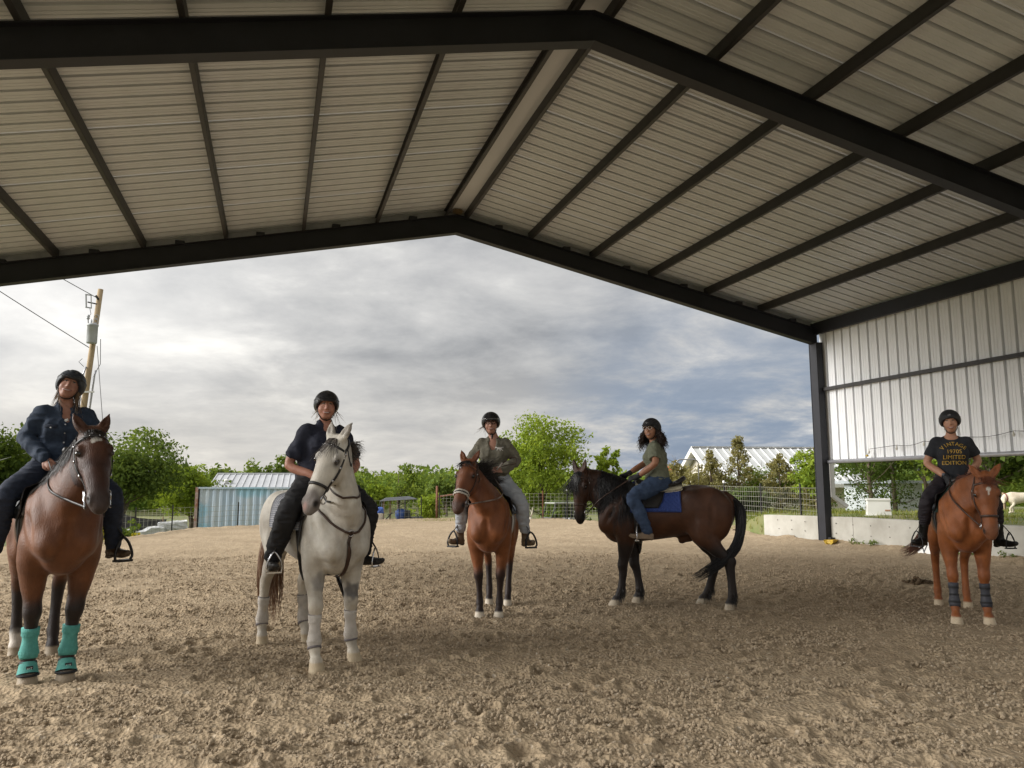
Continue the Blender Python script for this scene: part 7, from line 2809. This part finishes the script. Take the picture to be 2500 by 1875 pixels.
    H = make_horse(HORSE('chestnut', 'chestnut horse with white star on the right', loc, rz, scale=S, seed=5, width=.98,
                         hoof=dict(FR=(.62, -.165), FL=(.53, .165), HR=(-.80, -.155), HL=(-.68, .155)),
                         poll=(.93, .16, 1.61), head=(.14, .0, -.95), front=(1, .0, .05), ear=(-.85, .55, .05), bend=(.0, .04, .03), neck=1.02, hs=1.05, legw=1.06,
                         coat=coat_bay((.275, .090, .026), (.135, .043, .015), (.58, .48, .34), star=[(.135, .005, .026, .022), (.165, .0, .030, .010)], points=0, mdark=.45, muzzle=(.14, .075, .05)),
                         mane=dict(c=(.16, .050, .022), c2=(.09, .028, .014), n=420, len=.20, side=-1, lift=.5, fall=.6, flen=.14, flift=.55, wind=(.0, .30, .25), frizz=.8),
                         tail=dict(n=300, path=[(-.88, 0, 1.36), (-.98, -.06, 1.2), (-1.02, -.18, .95), (-1.06, -.34, .72), (-1.12, -.48, .62)], spread=[.012, .05, .055, .05, .05])))
    Rd = make_rider(dict(name='tee', seed=15, loc=(*loc, 0), rz=rz, label='rider in charcoal T-shirt with gold lettering on the chestnut', pelvis=(.03, 1.60), head=(cy, -.02, -.06),
                         skin=(.50, .27, .175), girth=1.06, shoulder=.185, lean=.0, gloves=True,
                         armL=((-.02, .27, 1.80), (.24, .12, 1.60), (.2, .6, .6)), armR=((.02, -.27, 1.78), (.22, -.10, 1.60), (.2, -.6, .6)),
                         legL=((.32, .34, 1.33), (.13, .40, .92), (.29, .52, .90)), legR=((.32, -.34, 1.33), (.16, -.39, .92), (.33, -.50, .90)),
                         shirt=dict(mat=CHARTEE, sleeve=.60, slw=1.12, neck=[((.05, 0, .045), (.10, .085, .055))], hem=.12, wr=.004),
                         trousers=dict(mat=PLUM, w=.96, end=.6), boots=dict(c=(.014, .014, .014), h=.36, w=1.08, mat='boot_tall', sole=(.03, .028, .025)),
                         helmet=dict(mat=MATTE, brim=0, badge=('ring', STEELB)), hairfn=hair_straight((.42, .30, .16), (.28, .19, .10), .16, .02, backonly=True, n=90), smile=1.0, brow=(.16, .10, .05)))
    tee_lettering(Rd)
    wrist_watch(Rd, 'R')
    bridle(H, 'dark bridle with steel snaffle on the chestnut', BROWNLEATHER, ((.28, .10, 1.60), (.26, -.08, 1.60)), rein_mid=((.66, .24, 1.36), (.70, -.14, 1.38)))
    saddle(H, Rd, 'black saddle on the chestnut horse', BLACKLEATHER, 'dark green saddle pad on the chestnut horse', pmat('pad_green', (.020, .045, .040), .9, (.03, .06, .052), scale=40, bump=.5, bscale=60), pad=dict(x0=-.30, x1=.40, a1=1.22), stirmat=BLACKP, gx=.30)
    for lg in ('FR', 'FL'):
        leg_boot(H, lg, .18, .44, .053, .049, DARKBOOT, BLACKCLOTH, 3)


# ---- garment details -------------------------------------------------
def on_shirt(Rd, pts2, z0, off=.003, y0=0.0):
    """lay 2D points (across to the rider's left, up) on the front of the shirt"""
    P = np.array([(.45, y0 + a, z0 + b) for a, b in pts2])
    return Rd['SF'].march(P, np.array([-1., 0, 0]), off, .6, 80)


def tee_lettering(Rd):
    GOLD = pmat('gold_print', (.52, .33, .055), .6, (.40, .24, .035), scale=60)
    o0 = None
    zc = Rd['ch'][2]
    def place(txt, size, y, z, rot=0.0, parent=None):
        me = text_mesh(txt, size)
        bm = bmesh.new()
        bm.from_mesh(me)
        bmesh.ops.triangulate(bm, faces=list(bm.faces))
        bmesh.ops.subdivide_edges(bm, edges=[e for e in bm.edges if e.calc_length() > size * .3], cuts=1)
        bm.to_mesh(me)
        bm.free()
        n = len(me.vertices)
        co = np.empty(n * 3, np.float32)
        me.vertices.foreach_get('co', co)
        co = co.reshape(-1, 3)
        c, s = math.cos(rot), math.sin(rot)
        a = co[:, 0] * c - co[:, 1] * s + y
        b = co[:, 0] * s + co[:, 1] * c
        P = on_shirt(Rd, np.stack([a, b], -1), z, .0065)
        me.vertices.foreach_set('co', P.astype(np.float32).ravel())
        me.update()
        return link('lettering', me, GOLD, Rd['root'])
    word = 'VINTAGE'
    for i, ch in enumerate(word):
        a = (i - 3) * .26
        place(ch, .064, .165 * math.sin(a), zc + .045 + .165 * (math.cos(a) - 1) + .052, -a)
    place('1970S', .066, 0, zc + .005)
    place('LIMITED', .066, 0, zc - .062)
    place('EDITION', .066, 0, zc - .128)


def sweater_emblem(Rd):
    """small white galloping horse print on the chest"""
    out = [(-.040, .012), (-.034, .020), (-.024, .018), (-.018, .013), (-.004, .014), (.010, .013), (.018, .014), (.030, .019), (.040, .016), (.034, .013), (.024, .010), (.021, .002), (.026, -.008), (.036, -.014), (.034, -.018), (.022, -.012),
           (.013, -.004), (.010, -.012), (.014, -.020), (.008, -.021), (.004, -.012), (.002, -.003), (-.008, -.003), (-.014, -.012), (-.024, -.014), (-.026, -.010), (-.018, -.008), (-.016, .0), (-.022, .006), (-.030, .009), (-.038, .006)]
    P = on_shirt(Rd, [(a * 1.35 + .085, b * 1.35) for a, b in out], Rd['sh'][2] - .105, .009)
    bm = bmesh.new()
    vs = [bm.verts.new(p) for p in P.tolist()]
    f = bm.faces.new(vs)
    bmesh.ops.triangulate(bm, faces=[f])
    me = bpy.data.meshes.new('emblem')
    bm.to_mesh(me)
    bm.free()
    link('emblem', me, pmat('white_print', (.66, .64, .60), .7), Rd['root'])


def shirt_details_denim(Rd):
    W = pmat('pearl_snap', (.55, .56, .58), .3)
    z = Rd['sh'][2]
    pts = [(.0, -.20), (.0, -.28), (.0, -.36), (.0, -.13), (.105, -.16), (-.105, -.16)]
    for p in on_shirt(Rd, pts, z, .002):
        o = MB().lathe([(.001, 0), (.006, .001), (.007, .003), (.001, .006)], 8).build('snap_button', W, Rd['root'], True)
        o.location = p
        o.rotation_euler = (0, R(90), 0)
    for s_ in (1, -1):
        P = on_shirt(Rd, [(s_ * .06 + t * s_ * .09, .004 * math.sin(t * 3)) for t in np.linspace(0, 1, 8)], z - .150, .002)
        V, Q = ribbon(P, np.tile([1., 0, 0], (8, 1)), .030, .003)
        link('pocket_flap', np_mesh('pocket_flap', V, Q), DENIM, Rd['root'])
    P = on_shirt(Rd, [(0.004, -.10 - .40 * t) for t in np.linspace(0, 1, 14)], z, .001)
    V, Q = ribbon(P, np.tile([1., 0, 0], (14, 1)), .030, .003)
    link('placket', np_mesh('placket', V, Q), DENIM, Rd['root'])
    P = np.array([Rd['sh'] + np.array([.088, -.014 + .008 * k, -.118 + .01 * abs(k - 1)]) for k in range(4)])
    P = Rd['B'].snap(P, .010)
    V, Q = ribbon(P, np.tile([1., 0, 0], (4, 1)), .022, .003)
    link('undershirt', np_mesh('undershirt', V, Q), WHITEP, Rd['root'])


def wrist_watch(Rd, k):
    A, E, W, nb = Rd['arms'][k]
    d = unit(W - E)
    c = W - d * .035
    u = unit(np.cross(d, (0, 0, 1)))
    v = np.cross(d, u)
    P = Rd['B'].snap(np.array([c + (u * math.cos(a) + v * math.sin(a)) * .036 for a in np.linspace(0, 2 * math.pi, 20, endpoint=False)]), .002)
    V, Q = ribbon(P, Rd['B'].grad(P), .020, .004, True)
    o = link('watch', np_mesh('watch', V, Q), BLACKP, Rd['root'])
    n = unit(np.asarray(nb) - d * (np.asarray(nb) @ d))
    p = Rd['B'].snap([c + n * .034], .006)[0]
    q = MB().box((-.015, -.015, 0), (.015, .015, .007)).build('watch_face', pmat('watch_glass', (.10, .11, .13), .1, spec=.7), o)
    q.matrix_local = Matrix.Translation(Vector(p)) @ Vector(n).to_track_quat('Z', 'Y').to_matrix().to_4x4()


def rein_loop(Rd):
    """slack of the rein held up in the left hand"""
    W = Rd['arms']['L'][2]
    c = W + np.array([.07, -.01, .02])
    root = empty('rein_loop', Rd['root'].location, Rd['root'].rotation_euler.z, 'slack loop of dark rein held up in the middle rider hand', 'rein')
    P = [c + np.array([.0, -.06, .0]), c + np.array([.01, .0, .05]), c + np.array([0, .09, .13]), c + np.array([-.01, .17, .13]), c + np.array([-.01, .17, .07]), c + np.array([0, .08, .05]), c + np.array([.01, .0, .03])]
    MB().tube([Vector(p) for p in spline(P, 40)], .006, 6).build('strap', BROWNLEATHER, root, True)
    a, b = c + np.array([.01, -.05, -.01]), c + np.array([.01, .015, .075])
    MB().tube([Vector(a), Vector(b)], .010, 6).build('grip', pmat('web_grip', (.42, .38, .35), .8), root, True)


def feathers(H):
    """long hair round the fetlocks"""
    rs = np.random.default_rng(8)
    mat = hair_mat('darkbay_feather', (.008, .007, .007), (.016, .012, .011))
    for leg in ('FL', 'FR', 'HL', 'HR'):
        st = np.array(H['st'][leg])
        zz = st[::-1, 2]
        n = 130
        z = .10 + .14 * rs.random(n)
        P = np.stack([np.interp(z, zz, st[::-1, i]) for i in range(3)], -1)
        a = rs.normal(size=n) * 1.0 + math.pi
        o = np.stack([np.cos(a), np.sin(a), np.zeros(n)], -1)
        P = P + o * .038
        L = (.05 + .07 * rs.random((n, 1)))
        def st_(t):
            return P + (o * .55 * t * (1 - .5 * t) + np.array([0, 0, -1.0]) * t ** 1.3 * .8) * L
        V, Q = strands(P, st_, np.full(n, .003), 5, rs)
        V[:, 2] = np.maximum(V[:, 2], .012)
        link('feather', np_mesh('feather', V, Q, True), mat, H['root'])


def plaid_mat():
    m = bpy.data.materials.new('grey_plaid')
    m.use_nodes = True
    nt = m.node_tree
    b = nt.nodes['Principled BSDF']
    tc = nt.nodes.new('ShaderNodeTexCoord')
    col = None
    for axis, sc, c in (('X', 11, (.05, .06, .10)), ('Z', 11, (.05, .06, .10)), ('X', 33, (.45, .45, .46)), ('Z', 33, (.45, .45, .46))):
        w = nt.nodes.new('ShaderNodeTexWave')
        w.bands_direction = axis
        w.inputs['Scale'].default_value = sc * .5
        nt.links.new(tc.outputs['Object'], w.inputs['Vector'])
        r = nt.nodes.new('ShaderNodeMapRange')
        r.inputs[1].default_value, r.inputs[2].default_value = .70, .80
        r.inputs[4].default_value = .65
        nt.links.new(w.outputs['Fac'], r.inputs[0])
        x = nt.nodes.new('ShaderNodeMix')
        x.data_type = 'RGBA'
        nt.links.new(r.outputs[0], x.inputs[0])
        if col is None:
            x.inputs[6].default_value = (.17, .18, .21, 1)
        else:
            nt.links.new(col, x.inputs[6])
        x.inputs[7].default_value = (*c, 1)
        col = x.outputs[2]
    nt.links.new(col, b.inputs['Base Color'])
    b.inputs['Roughness'].default_value = .9
    return m


def quilt_mat():
    m = bpy.data.materials.new('blue_quilt')
    m.use_nodes = True
    nt = m.node_tree
    b = nt.nodes['Principled BSDF']
    tc = nt.nodes.new('ShaderNodeTexCoord')
    n = nt.nodes.new('ShaderNodeTexNoise')
    n.inputs['Scale'].default_value = 30
    nt.links.new(tc.outputs['Object'], n.inputs['Vector'])
    x = nt.nodes.new('ShaderNodeMix')
    x.data_type = 'RGBA'
    nt.links.new(n.outputs[0], x.inputs[0])
    x.inputs[6].default_value = (.016, .036, .16, 1)
    x.inputs[7].default_value = (.024, .052, .21, 1)
    nt.links.new(x.outputs[2], b.inputs['Base Color'])
    b.inputs['Roughness'].default_value = .8
    hgt = None
    for ang in (R(45), R(-45)):
        mp = nt.nodes.new('ShaderNodeMapping')
        mp.inputs[2].default_value = (0, ang, 0)
        nt.links.new(tc.outputs['Object'], mp.inputs[0])
        w = nt.nodes.new('ShaderNodeTexWave')
        w.bands_direction = 'X'
        w.inputs['Scale'].default_value = 8
        nt.links.new(mp.outputs[0], w.inputs['Vector'])
        pw = nt.nodes.new('ShaderNodeMath')
        pw.operation = 'POWER'
        pw.inputs[1].default_value = .4
        nt.links.new(w.outputs['Fac'], pw.inputs[0])
        if hgt is None:
            hgt = pw.outputs[0]
        else:
            mn = nt.nodes.new('ShaderNodeMath')
            mn.operation = 'MINIMUM'
            nt.links.new(hgt, mn.inputs[0])
            nt.links.new(pw.outputs[0], mn.inputs[1])
            hgt = mn.outputs[0]
    bp = nt.nodes.new('ShaderNodeBump')
    bp.inputs['Strength'].default_value = .6
    bp.inputs['Distance'].default_value = .01
    nt.links.new(hgt, bp.inputs['Height'])
    nt.links.new(bp.outputs[0], b.inputs['Normal'])
    return m


def build_dog():
    root = empty('dog', (20.9, 17.3, 0), 0, 'cream-white dog with a collar sniffing the bank at the right edge', 'dog')
    z0 = float(terrain_z(20.9, 17.3))
    root.location = (20.9, 17.3, z0)
    # local x forward (towards image left), y left
    root.rotation_euler = (0, 0, R(150))
    F = Field((-.62, -.25, -.01), (.66, .25, .78), .012)
    F.torso([(-.42, .54, .42, .06, 0), (-.36, .585, .36, .11, 0), (-.18, .60, .34, .125, .1), (.05, .60, .28, .135, .15), (.22, .61, .25, .14, .25), (.32, .58, .28, .11, .2), (.38, .52, .34, .06, 0)], .03)
    F.tube([(.26, 0, .50), (.40, 0, .48), (.50, .02, .36)], [.085, .075, .062], [.10, .085, .07], (0, 1, 0), .05, 3)
    F.tube([(.48, .02, .37), (.535, .02, .30), (.575, .02, .21), (.59, .02, .15)], [.068, .066, .045, .036], [.07, .066, .045, .034], (0, 1, 0), .03, 3)
    for s_ in (-1, 1):
        F.tube([(.47, .02 + s_ * .06, .40), (.48, .02 + s_ * .085, .34), (.50, .02 + s_ * .075, .28)], [.022, .028, .012], [.016, .014, .010], (1, 0, 0), .015, 2)
        fx = .24 + (.10 if s_ > 0 else -.02)
        F.tube([(.24, s_ * .09, .40), (.23, s_ * .09, .27), (fx, s_ * .085, .14), (fx - .01, s_ * .085, .04), (fx + .03, s_ * .085, .02)], [.05, .038, .028, .024, .03], None, (0, 1, 0), .03, 3)
        hx = -.36 - (.12 if s_ > 0 else 0)
        F.ell((-.30, s_ * .08, .40), (.11, .06, .13), .05)
        F.tube([(-.30, s_ * .09, .34), (-.28, s_ * .09, .24), (hx, s_ * .085, .16), (hx + .02, s_ * .085, .05), (hx + .06, s_ * .085, .02)], [.065, .05, .03, .024, .03], None, (0, 1, 0), .03, 3)
    F.tube([(-.40, 0, .52), (-.50, 0, .50), (-.58, 0, .42)], [.035, .03, .015], None, (0, 1, 0), .03, 3)
    V, Q = F.nets(2)
    me = np_mesh('body', V, Q, True)
    C = np.tile(np.array((.70, .63, .50)), (len(V), 1))
    C = blend(C, (.60, .50, .36), sstep(vnoise3(V, .12, 1.), .5, .8) * .5)
    C = blend(C, (.03, .025, .025), np.exp(-((V - [.605, .02, .145]) ** 2).sum(1) / .0006) * 1.2)
    set_col(me, C)
    link('body', me, pmat('dog_fur', (1, 1, 1), .85, (.86, .84, .80), scale=40, attr='Col', bump=.4, bscale=150), root)
    strap('collar', F, [(.40 + .02 * math.cos(a), .085 * math.sin(a), .475 + .095 * math.cos(a)) for a in np.linspace(0, 2 * math.pi, 14, endpoint=False)], .03, .006, pmat('red_collar', (.25, .06, .05), .7), root, .004, 30, True)
    for s_ in (-1, 1):
        MB().lathe([(.001, -.009), (.008, -.004), (.008, .004), (.001, .009)], 8).build('eye', BLACKP, root, True).location = (.565, .02 + s_ * .045, .305)

# ------------------------------------------------------------------ build
import time as _t
_t0 = _t.time()


def _lap(s):
    print('LAP', s, round(_t.time() - _t0, 1))


build_terrain()
build_arena_building()
build_wall()
build_small_arena_things()
_lap('building')
build_fences()
build_structures()
_lap('structures')
build_trees()
build_grass()
_lap('trees')
build_pairs()
build_dog()
_lap('pairs')
build_arena()
build_clods()
_lap('ground')
